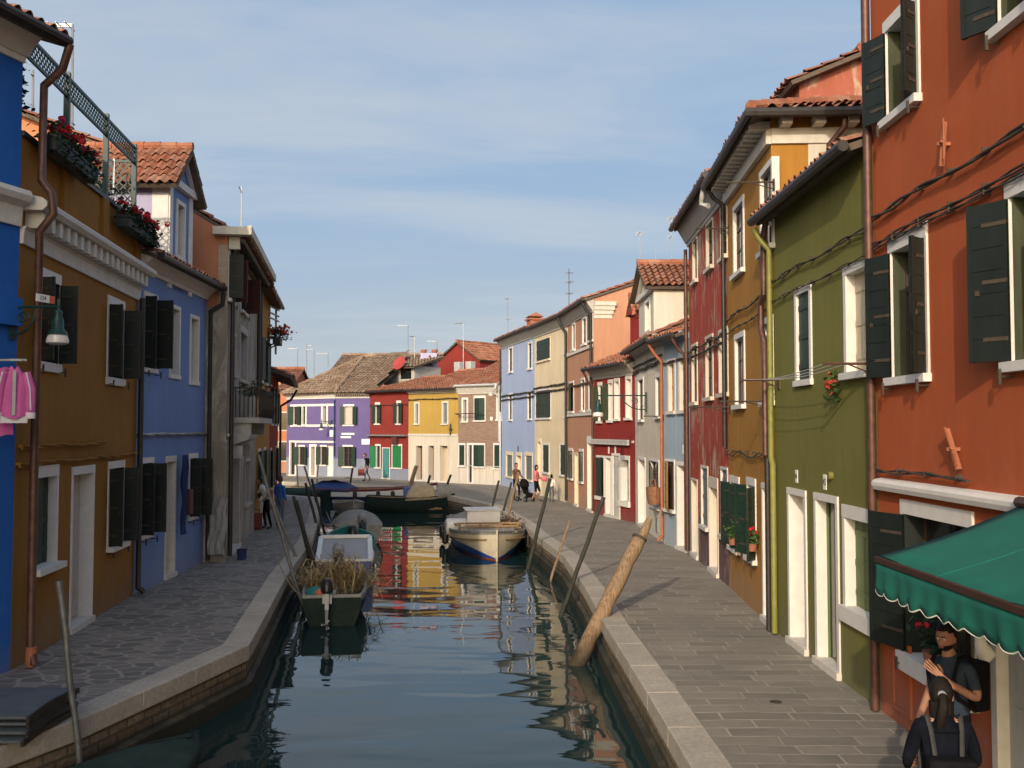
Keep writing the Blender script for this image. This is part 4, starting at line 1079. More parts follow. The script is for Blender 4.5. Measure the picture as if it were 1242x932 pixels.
# timber pole rack + coral flower box on the ochre house
t = thing('flower_box', 'box of coral geraniums hanging at the far corner of the narrow ochre house', 'flower box', BO.M @ V((BO.L-.75, -.35, 4.95)), BO.root.rotation_euler.z)
t.location = AT(337, 412, 39.6); t.rotation_euler.z = BO.root.rotation_euler.z
mb = MB(); mb.box(-.9, .5, -.14, .14, -.22, 0); mb.bar((-.6, .1, -.2), (-.6, .6, -.5), .05, .05); mb.bar((.3, .1, -.2), (.3, .6, -.5), .05, .05); mb.build('trough', 'black_green_wood', t)
mb = MB(); geraniums(mb, Matrix.Translation((-.7, 0, .02)), 1.3, 46, .42, .42, 1, 0); mb.build('geraniums', ['leaf_dark', 'petal_coral'], t)
t = thing('roof_frame', 'grey timber rails on a post above the ochre house flower box', 'timber frame', AT(334.5, 412, 40.6), BO.root.rotation_euler.z)
mb = MB(); mb.bar((0, 0, -.6), (0, 0, 1.3), .08, .08); mb.build('post', 'grey_wood', t)
mb = MB()
for q in (.75, .95, 1.2): mb.bar((-1.5, .2, q), (.25, -.1, q), .06, .05)
mb.build('rail', 'grey_wood', t)

# ================================================================== background buildings
def bg_house(P, w, d, h, rz, paint, label, slope=.45, tiles='tiles', gable='x', wins=()):
    """Simple gabled house seen over the front roofs: ridge along local x ('x') or local y ('y')."""
    t = thing('house', label, 'house', P, rz, None); mb = MB()
    hx = d/2*slope if gable == 'x' else w/2*slope
    top = ([(d, h), (d/2, h+hx), (0, h)] if gable == 'x' else [(d, h), (0, h)])
    for x in (0, w): mb.poly([(x, 0, 0), (x, d, 0)]+[(x, y, z) for y, z in top])
    for y in (0, d):
        if gable == 'y': mb.poly([(0, y, 0), (w, y, 0), (w, y, h), (w/2, y, h+hx), (0, y, h)])
        else: mb.quad((0, y, 0), (w, y, 0), (w, y, h), (0, y, h))
    mb.build('wall', paint, t); rb = MB(); o = .25; z = h-o*slope+.05; zt = h+hx+.05
    if gable == 'x':
        tile_slope(rb, [(-o, -o, z), (w+o, -o, z), (w+o, d/2, zt), (-o, d/2, zt)], pitch=.3, row=.42); tile_slope(rb, [(w+o, d+o, z), (-o, d+o, z), (-o, d/2, zt), (w+o, d/2, zt)], pitch=.45, row=.6)
        ridge_tiles(rb, (-o, d/2, zt+.06), (w+o, d/2, zt+.06), .12)
    else:
        tile_slope(rb, [(-o, d+o, z), (-o, -o, z), (w/2, -o, zt), (w/2, d+o, zt)], pitch=.3, row=.42); tile_slope(rb, [(w+o, -o, z), (w+o, d+o, z), (w/2, d+o, zt), (w/2, -o, zt)], pitch=.3, row=.42)
        ridge_tiles(rb, (w/2, -o, zt+.06), (w/2, d+o, zt+.06), .12)
    rf = rb.build('roof', [tiles, 'soffit_wood'], t)
    for (x, z0, ww, hh) in wins:
        f = MB(); f.box(x-.1, x+ww+.1, -.03, -.001, z0-.1, z0+hh+.1); fo = f.build('window', 'stone_trim', t); g = MB(); g.box(x, x+ww, -.045, -.031, z0, z0+hh); g.build('pane', 'window_glass', fo)
    return t, rf
def chimney(par, c, w, h, paint, kind='flat'):
    c = V(c); mb = MB(); mb.box(c.x-w/2, c.x+w/2, c.y-w/2, c.y+w/2, c.z, c.z+h)
    if kind == 'flat':
        mb.box(c.x-w*.65, c.x+w*.65, c.y-w*.65, c.y+w*.65, c.z+h, c.z+h+.12, 1)
    elif kind == 'bell':
        mb.lathe([(w*.5, 0), (w*.9, .35), (w*.85, .5), (w*.3, .75), (w*.02, .8)], (c.x, c.y, c.z+h), 10, 1)
    else:
        for sx in (-1, 1): mb.quad((c.x+sx*w*.7, c.y-w*.7, c.z+h), (c.x+sx*w*.7, c.y+w*.7, c.z+h), (c.x, c.y+w*.7, c.z+h+w*.45), (c.x, c.y-w*.7, c.z+h+w*.45), 1)
        mb.poly([(c.x-w*.7, c.y-w*.7, c.z+h), (c.x+w*.7, c.y-w*.7, c.z+h), (c.x, c.y-w*.7, c.z+h+w*.45)], 0)
    return mb.build('chimney', [paint, 'terracotta'], par)
def mast(par, px, pyt, pyb, D, arms=((0, .8, 4),), r=.03, m='grey_metal'):
    a = AT(px, pyb, D); b = AT(px, pyt, D); Mi = (Matrix.Translation(par.location) @ Matrix.Rotation(par.rotation_euler.z, 4, 'Z')).inverted(); a = Mi @ a; b = Mi @ b
    mb = MB(); mb.tube([a-V((0, 0, .5)), b], r, 6)
    for dr, ln, ne in arms:
        z = b.z-dr; mb.bar((b.x, b.y, z), (b.x+ln, b.y, z), .04, .04)
        for i in range(ne): x = b.x+ln*(.15+.85*i/max(1, ne-1)); mb.bar((x, b.y-.3, z), (x, b.y+.3, z), .02, .02)
    mb.build('antenna', m, par)
# peach terrace-house gable behind the brown house
t, rf = bg_house(V((-17.0, 24.5, 0)), 6.8, 5, 10.35, 0, 'peach_bright_paint', 'peach gabled house behind the roof terrace', gable='y', slope=.41)
mast(t, 88, 30, 170, 25, ((.0, -.9, 0), (.05, -.5, 3))); mast(t, 40, 85, 150, 25, ())
# rose gable behind the ochre and green houses
p = PD(958, 21.5); t, rf = bg_house(V((p.x+.2, 21.2, 0)), 2.6, 3, 10.75, 0, 'faded_rose_paint', 'faded rose gabled roof house above the ochre house', gable='y', slope=.42)
chimney(rf, (1.5, .1, 11.3), .22, .22, 'terracotta')
# peach house behind the grey house
p = PD(812, 46); bg_house(V((p.x-.5, 44, 0)), 9, 7, 9.35, 0, 'peach_bright_paint', 'peach house rising behind the white dormer', slope=.35, gable='y')
# red house behind brick house with big tile roof
p = PD(531, 83); t, rf = bg_house(V((p.x, 83, 0)), 4.6, 7.5, 8.9, R(-40), 'crimson_paint', 'tall crimson house with plain gable behind the yellow house', gable='y', slope=.62)
p0 = PD(540, 79); bp = V((p0.x, 79, 0))
mast(t, 562, 392, 445, 78, ((0, -.8, 3),)); mast(t, 503, 408, 436, 82, ((0, -.5, 3),)); mast(t, 611, 362, 400, 84, ((0, -.8, 4), (2, .4, 2))) if False else None
mb = MB(); q = (Matrix.Translation(t.location) @ Matrix.Rotation(R(-40), 4, 'Z')).inverted() @ AT(563, 446, 79.0); mb.box(q.x-.9, q.x-.3, q.y-.2, q.y+.3, q.z-.4, q.z+.45); mb.box(q.x+.3, q.x+.9, q.y-.2, q.y+.3, q.z-.4, q.z+.45); mb.build('air_conditioner', 'pale_metal', t)
# lavender chimney tower
p = AT(520.5, 456, 77); t = thing('chimney', 'big lavender double chimney above the crimson house', 'chimney', (p.x, p.y, p.z-1.2))
mb = MB(); hh = AT(520, 429, 77).z-p.z+1.2; mb.box(-.62, .62, -.5, .5, 0, hh); mb.box(-.7, .7, -.56, .56, .9, 1.05); mb.build('stack', 'lilac_paint', t)
for sx in (-.42, .42):
    mb = MB(); mb.lathe([(.14, 0), (.2, .1), (.26, .22), (.24, .3), (.16, .3), (.14, .12)], (sx, 0, hh), 10); mb.build('chimney_pot', 'terracotta', t)
mb = MB(); mb.tube([(.05, -.55, hh-.2), (.25, -.6, hh-.5), (.05, -.6, hh-.7), (.3, -.6, hh-1.0)], .07, 6); mb.build('flue_pipe', 'copper_pipe', t)
# peach gable behind violet roof
p = AT(418, 458, 88); t, rf = bg_house(V((PD(404, 84).x, 84, 0)), 9, 8, 8.2, R(-4), 'peach_bright_paint', 'peach house with sloping parapet behind the violet roof', gable='x', slope=.38, tiles='old_tiles')
mast(t, 495, 395, 432, 92, ((0, -1.0, 4),)); mast(t, 465, 430, 434, 90, ((0, -.9, 3),)); mast(t, 530, 414, 434, 90, ((0, -.9, 3),))
# far cluster left of the violet house
t, rf = bg_house(V((PD(330, 95).x, 95, 0)), 10, 9, 6.3, R(3), 'peach_paint', 'low peach house under tiles beyond the canal bend', slope=.4)
chimney(rf, V((PD(407, 96).x, 98, 0))-t.location+V((0, 0, 7.2)), .9, 1.3, 'peach_paint'); chimney(rf, V((PD(393, 96).x, 97, 0))-t.location+V((0, 0, 7.0)), .7, .9, 'white_plaster', 'gable'); chimney(rf, V((PD(364, 96).x, 97.5, 0))-t.location+V((0, 0, 7.2)), .45, 1.0, 'white_plaster', 'bell')
mast(t, 381, 424, 448, 97, ((0, -.8, 3),)); mast(t, 398, 429, 440, 97, ((0, -1.2, 3),)); mast(t, 361, 423, 440, 97, ((0, -1.0, 2),)); mast(t, 372, 418, 448, 99, ((.1, .5, 2),))
p = PD(334, 78); t, rf = bg_house(V((PD(322, 78).x, 78, 0)), 1.8+.0, 9, 6.4, R(0), 'peach_bright_paint', 'narrow peach house left of the violet house', slope=.4, wins=((1.05, 3.3, .6, 1.3), (1.05, .95, .6, 1.4)))
chimney(rf, (.5, 1.2, 6.2), .95, 1.6, 'peach_paint')
t, rf = bg_house(V((PD(350, 84).x, 84, 0)), 6.5, 8, 5.2, R(0), 'terracotta', 'low roofed house between peach and violet houses', slope=.42, tiles='tiles')
t, rf = bg_house(V((-46, 70, 0)), 14, 8, 6.2, R(8), 'cream_paint', 'cream house along the side canal beyond the bend', slope=.4)
t, rf = bg_house(V((-30, 74, 0)), 11, 8, 6.0, R(6), 'peach_paint', 'rose plastered house along the side canal beyond the bend', slope=.4)
# ================================================================== ground, quays, water
RO = [(1.98, -8), (1.80, 10.15), (1.74, 13.2), (1.61, 17.65), (1.56, 21.8), (1.38, 27.3), (.77, 32.5), (.32, 37.3), (-.84, 45), (-1.78, 47.5), (-4.05, 53.6), (-7.4, 60.1), (-9.85, 62.1), (-14.9, 65.3), (-40, 71.5), (-150, 92)]
LO = [(-6.7, -12), (-6.6, 6), (-6.2, 8.2), (-5.48, 10.86), (-5.05, 12), (-4.47, 14.5), (-4.13, 16.1), (-4.32, 17.5), (-5.2, 23.6), (-6.1, 31.2), (-7.58, 40.2), (-9.1, 48.3), (-9.5, 50.3), (-11.7, 52.3), (-40, 58.5), (-150, 79)]
def offset(pl, d):
    pts = [V((x, y)) for x, y in pl]; out = []
    for i, p in enumerate(pts):
        ds = []
        if i > 0: ds.append((p-pts[i-1]).normalized())
        if i < len(pts)-1: ds.append((pts[i+1]-p).normalized())
        ns = [V((q.y, -q.x)) for q in ds]; n = (ns[0]+ns[-1]).normalized(); n /= max(.5, n.dot(ns[0]))
        out.append(p+n*d)
    return out

def pavemats():
    for nm, big in (('slab_paving', 1), ('crazy_paving', 0)):
        t = NT(nm); o = t.tc.outputs['Object']
        if big:
            wv = t.noise(o, .6, 3); sx = t.n('ShaderNodeSeparateXYZ'); t.l(o, sx.inputs[0]); cb = t.n('ShaderNodeCombineXYZ')
            t.l(t.math('ADD', sx.outputs[0], t.math('MULTIPLY', wv, .12)), cb.inputs[0]); t.l(t.math('ADD', sx.outputs[1], t.math('MULTIPLY', wv, .22)), cb.inputs[1])
            b = t.n('ShaderNodeTexBrick'); b.inputs['Scale'].default_value = 1; b.inputs['Brick Width'].default_value = .62; b.inputs['Row Height'].default_value = .31
            b.offset = .43; b.squash = 1.35; b.squash_frequency = 3
            b.inputs['Mortar Size'].default_value = .018; b.inputs['Mortar Smooth'].default_value = .35; b.inputs['Bias'].default_value = -.05
            b.inputs['Color1'].default_value = (.20, .178, .14, 1); b.inputs['Color2'].default_value = (.34, .305, .24, 1); b.inputs['Mortar'].default_value = (.44, .40, .325, 1)
            t.l(cb.outputs[0], b.inputs['Vector']); c = t.mix(t.ramp(t.noise(o, .8, 4, .6), [(.42, .0), (.6, .75)]), b.outputs['Color'], (.265, .238, .188)); h = t.math('MULTIPLY', b.outputs['Fac'], -1)
        else:
            mp = t.mapping((2.6, 4.0, 1)); nz = t.noise(mp, 1.2, 3)
            vm = t.n('ShaderNodeVectorMath'); vm.operation = 'ADD'; t.l(mp, vm.inputs[0])
            nt = t.n('ShaderNodeTexNoise'); nt.inputs['Scale'].default_value = 1.6; t.l(mp, nt.inputs['Vector']); sc_ = t.n('ShaderNodeVectorMath'); sc_.operation = 'SCALE'; sc_.inputs['Scale'].default_value = .5; t.l(nt.outputs['Color'], sc_.inputs[0]); t.l(sc_.outputs[0], vm.inputs[1])
            v = t.n('ShaderNodeTexVoronoi'); v.feature = 'DISTANCE_TO_EDGE'; v.voronoi_dimensions = '2D'; v.inputs['Scale'].default_value = 1; t.l(vm.outputs[0], v.inputs['Vector'])
            v2 = t.n('ShaderNodeTexVoronoi'); v2.voronoi_dimensions = '2D'; v2.inputs['Scale'].default_value = 1; t.l(vm.outputs[0], v2.inputs['Vector'])
            w = t.n('ShaderNodeTexWhiteNoise'); w.noise_dimensions = '3D'; t.l(v2.outputs['Color'], w.inputs['Vector'])
            stone = t.ramp(w.outputs['Value'], [(0, (.13, .12, .11)), (.5, (.20, .18, .162)), (1, (.29, .26, .225))])
            e = t.ramp(v.outputs['Distance'], [(.04, 1.), (.10, 0.)]); c = t.mix(e, stone, (.36, .33, .285)); h = t.math('MULTIPLY', e, -1)
        n1 = t.noise(o, .45, 5, .6); n2 = t.noise(o, 9, 5, .65)
        c = t.mix(t.ramp(n1, [(.35, .35), (.65, 0.)]), c, (.12, .115, .105)); c = t.mix(t.ramp(n2, [(.4, .25), (.65, 0.)]), c, (.09, .085, .08))
        n3 = t.noise(o, 1.9, 6, .7); c = t.mix(t.ramp(n3, [(.56, 0.), (.72, .45)]), c, (.30, .28, .245))
        t.col(c); t.rough(t.ramp(n2, [(.3, .62), (.7, .85)]), .3); t.bump(t.math('ADD', h, t.math('MULTIPLY', n2, .35)), .45, .012)
pavemats()
t = NT('kerb_stone'); o = t.tc.outputs['Object']; n1 = t.noise(o, .9, 6, .65); n2 = t.noise(o, 18, 4, .6)
c = t.mix(t.ramp(n1, [(.35, 0.), (.68, 1.)]), (.38, .34, .275), (.52, .47, .39)); c = t.mix(t.ramp(n2, [(.42, .35), (.62, 0.)]), c, (.22, .20, .17)); t.col(c); t.rough(.8, .3); t.bump(n2, .35, .01)
# canal wall: wet weedy masonry, dark below the tide line
t = NT('quay_masonry'); o = t.tc.outputs['Object']; gx = t.n('ShaderNodeSeparateXYZ'); t.l(o, gx.inputs[0])
cb = t.n('ShaderNodeCombineXYZ'); t.l(t.math('ADD', gx.outputs[1], t.math('MULTIPLY', gx.outputs[0], .6)), cb.inputs[0]); t.l(gx.outputs[2], cb.inputs[1])
b = t.n('ShaderNodeTexBrick'); b.inputs['Scale'].default_value = 1; b.inputs['Brick Width'].default_value = .42; b.inputs['Row Height'].default_value = .13; b.inputs['Mortar Size'].default_value = .02
b.inputs['Color1'].default_value = (.24, .17, .11, 1); b.inputs['Color2'].default_value = (.36, .27, .18, 1); b.inputs['Mortar'].default_value = (.11, .095, .065, 1); t.l(cb.outputs[0], b.inputs['Vector'])
n1 = t.noise(o, 1.4, 7, .7); n2 = t.noise(o, 13, 5, .65)
zz = t.math('ADD', gx.outputs[2], t.math('MULTIPLY', t.math('SUBTRACT', n1, .5), .5))
mr = t.n('ShaderNodeMapRange'); mr.inputs[1].default_value = -.35; mr.inputs[2].default_value = -.6; t.l(zz, mr.inputs[0])
c = t.mix(t.ramp(n1, [(.45, 0.), (.65, .8)]), b.outputs['Color'], (.17, .145, .08)); c = t.mix(mr.outputs[0], c, (.022, .024, .014)); c = t.mix(t.ramp(n2, [(.45, .4), (.65, 0.)]), c, (.05, .04, .025))
t.col(c); t.rough(.75, .4); t.bump(t.math('ADD', n2, t.math('MULTIPLY', b.outputs['Fac'], -.6)), .9, .03)
# water
t = NT('water'); t.col((.010, .030, .030)); t.rough(.025, .5); t.b.inputs['IOR'].default_value = 1.36
w1 = t.noise(t.mapping((.42, .95, 1), rot=(0, 0, R(6))), 1.0, 1, .4, .4); w2 = t.noise(t.mapping((1.5, 3.2, 1), rot=(0, 0, R(-12))), 1.0, 2, .45, .2); w3 = t.noise(t.mapping((.13, .16, 1)), 1.0, 2, .5)
calm = t.ramp(w3, [(.36, .25), (.64, 1.)])
hh = t.math('ADD', t.math('MULTIPLY', w1, .085), t.math('MULTIPLY', t.math('MULTIPLY', w2, calm), .012))
bp = t.n('ShaderNodeBump'); bp.inputs['Strength'].default_value = .27; bp.inputs['Distance'].default_value = 1.0; t.l(hh, bp.inputs['Height']); t.l(bp.outputs[0], t.b.inputs['Normal'])

def land(name, pts, mat):
    tri = tessellate_polygon([[V((x, y, 0)) for x, y in pts]]); mb = MB()
    mb.add([(x, y, 0) for x, y in pts], [tuple(f) for f in tri])
    return struct(mb.build(name, mat))
KW = .42
ri = offset(RO, KW); li = offset(LO, -KW)
land('quay_pavement', [tuple(p) for p in ri]+[(-150, 500), (300, 500), (300, -60), (2.4, -60)], 'slab_paving')
land('quay_pavement', [tuple(p) for p in li]+[(-300, 110), (-300, -60), (-7.2, -60)], 'crazy_paving')
def kerb(outer, inner, sg):
    mb = MB(); wl = MB()
    for i in range(len(outer)-1):
        a, b_ = V(outer[i]), V(outer[i+1]); c, d = V(inner[i]), V(inner[i+1]); L = (b_-a).length
        n = max(1, round(L/1.35)) if L < 40 else 12
        for k in range(n):
            g = .0015/L; f0, f1 = k/n+g, (k+1)/n-g; dz = random.uniform(-.002, .002); dn = random.uniform(-.008, .008)
            nn = V((b_-a).normalized().yx)*V((1, -1))*(-dn) if False else V((0, 0))
            q = [a.lerp(b_, f0), a.lerp(b_, f1), c.lerp(d, f1), c.lerp(d, f0)]
            vs = [(p.x, p.y, -.24) for p in q]+[(p.x, p.y, .012+dz) for p in q]
            mb.add(vs, [(0, 1, 2, 3), (4, 5, 6, 7), (0, 1, 5, 4), (1, 2, 6, 5), (2, 3, 7, 6), (3, 0, 4, 7)])
    ins = offset(outer, .05*sg)
    for i in range(len(outer)-1):
        a, b_ = ins[i], ins[i+1]; wl.quad((a.x, a.y, -.20), (b_.x, b_.y, -.20), (b_.x, b_.y, -3), (a.x, a.y, -3))
    led = offset(outer, -.03*sg)
    for i in range(len(outer)-1):
        a, b_ = led[i], led[i+1]; c, d = ins[i], ins[i+1]
        wl.quad((a.x, a.y, -.58), (b_.x, b_.y, -.58), (b_.x, b_.y, -3), (a.x, a.y, -3)); wl.quad((a.x, a.y, -.58), (b_.x, b_.y, -.58), (d.x, d.y, -.55), (c.x, c.y, -.55))
    struct(mb.build('kerb', 'kerb_stone', bevel=.018)); struct(wl.build('canal_wall', 'quay_masonry'))
kerb(RO, ri, 1); kerb(LO, li, -1)
mb = MB(); mb.quad((-900, -200, WZ), (900, -200, WZ), (900, 1500, WZ), (-900, 1500, WZ)); struct(mb.build('canal_water', 'water'))
t = NT('canal_mud'); t.col((.03, .035, .03)); t.rough(.9)
mb = MB(); mb.quad((-900, -200, -3), (900, -200, -3), (900, 1500, -3), (-900, 1500, -3)); struct(mb.build('canal_bed', 'canal_mud'))

# ================================================================== sky, sun, camera
SUN_AZ, SUN_EL = 16, 21      # sun behind the camera, a little to the left: direction of travel (sin az, cos az)
sd = V((math.sin(R(SUN_AZ))*math.cos(R(SUN_EL)), math.cos(R(SUN_AZ))*math.cos(R(SUN_EL)), -math.sin(R(SUN_EL))))
sun = bpy.data.lights.new('sun', 'SUN'); sun.energy = 2.0; sun.angle = R(.6); sun.color = (1.0, .84, .66)
so = bpy.data.objects.new('sun', sun); C.objects.link(so); so.rotation_euler = sd.to_track_quat('-Z', 'Y').to_euler(); so.location = (0, -20, 30)
W = bpy.data.worlds.new('World'); S.world = W; W.use_nodes = True; nt = W.node_tree; bgd = nt.nodes['Background']
sky = nt.nodes.new('ShaderNodeTexSky'); sky.sky_type = 'NISHITA'; sky.sun_disc = False; sky.sun_elevation = R(SUN_EL); sky.sun_rotation = R(180+SUN_AZ)
sky.air_density = 1.0; sky.dust_density = 3.0; sky.ozone_density = .8
tc = nt.nodes.new('ShaderNodeTexCoord'); sep = nt.nodes.new('ShaderNodeSeparateXYZ'); nt.links.new(tc.outputs['Generated'], sep.inputs[0])
def wm(op, a, b=0, cl=False):
    m = nt.nodes.new('ShaderNodeMath'); m.operation = op; m.use_clamp = cl
    for s_, v_ in ((m.inputs[0], a), (m.inputs[1], b)):
        if isinstance(v_, (int, float)): s_.default_value = v_
        else: nt.links.new(v_, s_)
    return m.outputs[0]
den = wm('ADD', wm('MAXIMUM', sep.outputs[2], 0.0), .16)
cb = nt.nodes.new('ShaderNodeCombineXYZ'); nt.links.new(wm('DIVIDE', sep.outputs[0], den), cb.inputs[0]); nt.links.new(wm('DIVIDE', sep.outputs[1], den), cb.inputs[1])
def wnoise(scale, sc3, rot, det, dist, rough=.55):
    mp = nt.nodes.new('ShaderNodeMapping'); mp.inputs['Scale'].default_value = sc3; mp.inputs['Rotation'].default_value = (0, 0, R(rot)); nt.links.new(cb.outputs[0], mp.inputs[0])
    n = nt.nodes.new('ShaderNodeTexNoise'); n.inputs['Scale'].default_value = scale; n.inputs['Detail'].default_value = det; n.inputs['Distortion'].default_value = dist; n.inputs['Roughness'].default_value = rough
    nt.links.new(mp.outputs[0], n.inputs['Vector']); return n.outputs['Fac']
f1 = wnoise(1.0, (.55, 1.5, 1), 12, 7, .5); f2 = wnoise(.5, (.8, 1.2, 1), -20, 4, .3)
def wmix(fac, a, b):
    m = nt.nodes.new('ShaderNodeMix'); m.data_type = 'RGBA'; m.clamp_factor = True
    for s_, v_ in ((m.inputs[0], fac), (m.inputs[6], a), (m.inputs[7], b)):
        if isinstance(v_, tuple): s_.default_value = (*v_, 1)
        else: nt.links.new(v_, s_)
    return m.outputs[2]
def wrange(v, a, b, c, d):
    r = nt.nodes.new('ShaderNodeMapRange'); r.interpolation_type = 'SMOOTHSTEP'; nt.links.new(v, r.inputs[0])
    for i_, q_ in enumerate((a, b, c, d)): r.inputs[1+i_].default_value = q_
    return r.outputs[0]
# high thin veil away from the sun, greyer towards the horizon, with pale streaks of cirrus
veil = wmix(wrange(sep.outputs[2], .0, .26, 0, 1), (2.18, 2.44, 2.66), (1.42, 2.06, 2.94))
veil = wmix(wrange(wm('ADD', wm('MULTIPLY', f1, .62), wm('MULTIPLY', f2, .38)), .42, .62, 0, .9), veil, (2.42, 2.68, 3.0))
away = wrange(sep.outputs[1], -.25, .35, 0, .92)
high = wrange(sep.outputs[2], .45, .9, 1, .35)
class _o: pass
mx = _o(); mx.outputs = {2: wmix(wm('MULTIPLY', away, high), sky.outputs[0], veil)}
nt.links.new(mx.outputs[2], bgd.inputs['Color']); bgd.inputs['Strength'].default_value = .15
cam = bpy.data.cameras.new('camera'); cam.sensor_width = 36; cam.lens = 36*F/1242; cam.clip_end = 3000; cam.clip_start = .05
co = bpy.data.objects.new('camera', cam); C.objects.link(co); co.location = CAM; co.rotation_euler = (R(90)+TH, 0, 0); S.camera = co
S.view_settings.view_transform = 'Standard'; S.view_settings.look = 'None'; S.view_settings.exposure = 0.55; S.view_settings.gamma = 1
S.cycles.max_bounces = 6; S.cycles.use_denoising = True
# ================================================================== boats
simple('boat_cream', (.58, .52, .39), .45, .12, 5, 0, .5)
simple('boat_white', (.66, .66, .63), .35, .08, 5, 0, .5)
simple('boat_grey', (.22, .225, .21), .55, .2, 6, 0, .5)
simple('boat_blue', (.02, .07, .28), .4, .15, 6, 0, .5)
simple('boat_dark_green', (.012, .024, .021), .7, .3, 5, 0, .2)
simple('boat_teal', (.02, .17, .15), .5, .15, 6, 0, .5)
simple('boat_maroon', (.11, .018, .02), .5, .2, 6, 0, .5)
simple('boat_red_line', (.28, .06, .03), .6, .2, 6)
simple('boat_dark_blue', (.012, .022, .07), .5, .2, 6, 0, .5)
simple('boat_bottom', (.025, .03, .022), .8, .3, 6)
simple('deck_wood', (.27, .17, .085), .75, .3, 7, .3, stretch=(1, 5, 1))
simple('tarp_grey', (.25, .24, .215), .85, .14, 3, .2)
simple('tarp_pale', (.33, .33, .34), .6, .06, 3, .1)
simple('tarp_tan', (.40, .32, .21), .9, .18, 3, .25)
simple('tarp_blue', (.02, .05, .17), .7, .15, 3, .2)
simple('tarp_green', (.025, .045, .038), .9, .25, 3, .2, .15)
simple('tarp_cream', (.60, .54, .40), .85, .08, 3, .2)
simple('motor_black', (.015, .015, .016), .35, .2, 8, 0, .5)
simple('motor_grey', (.24, .25, .26), .4, .15, 8, 0, .5)
simple('reed_straw', (.36, .27, .13), .9, .45, 9)
simple('rope', (.26, .20, .13), .9, .3, 20)
simple('net_brown', (.13, .08, .05), .95, .4, 20, .6)
simple('pole_wood', (.22, .155, .10), .85, .3, 5, .5, stretch=(6, 6, .6))
simple('pole_dark', (.035, .036, .028), .8, .35, 5, .3, stretch=(6, 6, .6))
simple('pole_metal', (.13, .14, .14), .5, .25, 7, .0, .5, .4)
t = NT('log_wood'); o_ = t.tc.outputs['Object']; gr = t.noise(t.mapping((9, 9, .5)), 4, 6, .65, .5); kn = t.noise(t.mapping((2, 2, .8)), 2, 5, .6)
c_ = t.mix(t.ramp(gr, [(.36, 0.), (.66, 1.)]), (.13, .085, .05), (.33, .23, .14)); c_ = t.mix(t.ramp(kn, [(.5, 0.), (.68, .6)]), c_, (.20, .17, .13))
gx_ = t.n('ShaderNodeSeparateXYZ'); t.l(o_, gx_.inputs[0]); mr_ = t.n('ShaderNodeMapRange'); mr_.inputs[1].default_value = .62; mr_.inputs[2].default_value = .2; mr_.inputs[4].default_value = .92
t.l(t.math('ADD', gx_.outputs[2], t.math('MULTIPLY', t.math('SUBTRACT', kn, .5), .9)), mr_.inputs[0]); c_ = t.mix(mr_.outputs[0], c_, (.03, .026, .018)); t.col(c_); t.rough(.9, .2); t.bump(gr, .6, .012)
simple('log_wet', (.05, .04, .028), .6, .3, 6, .5)

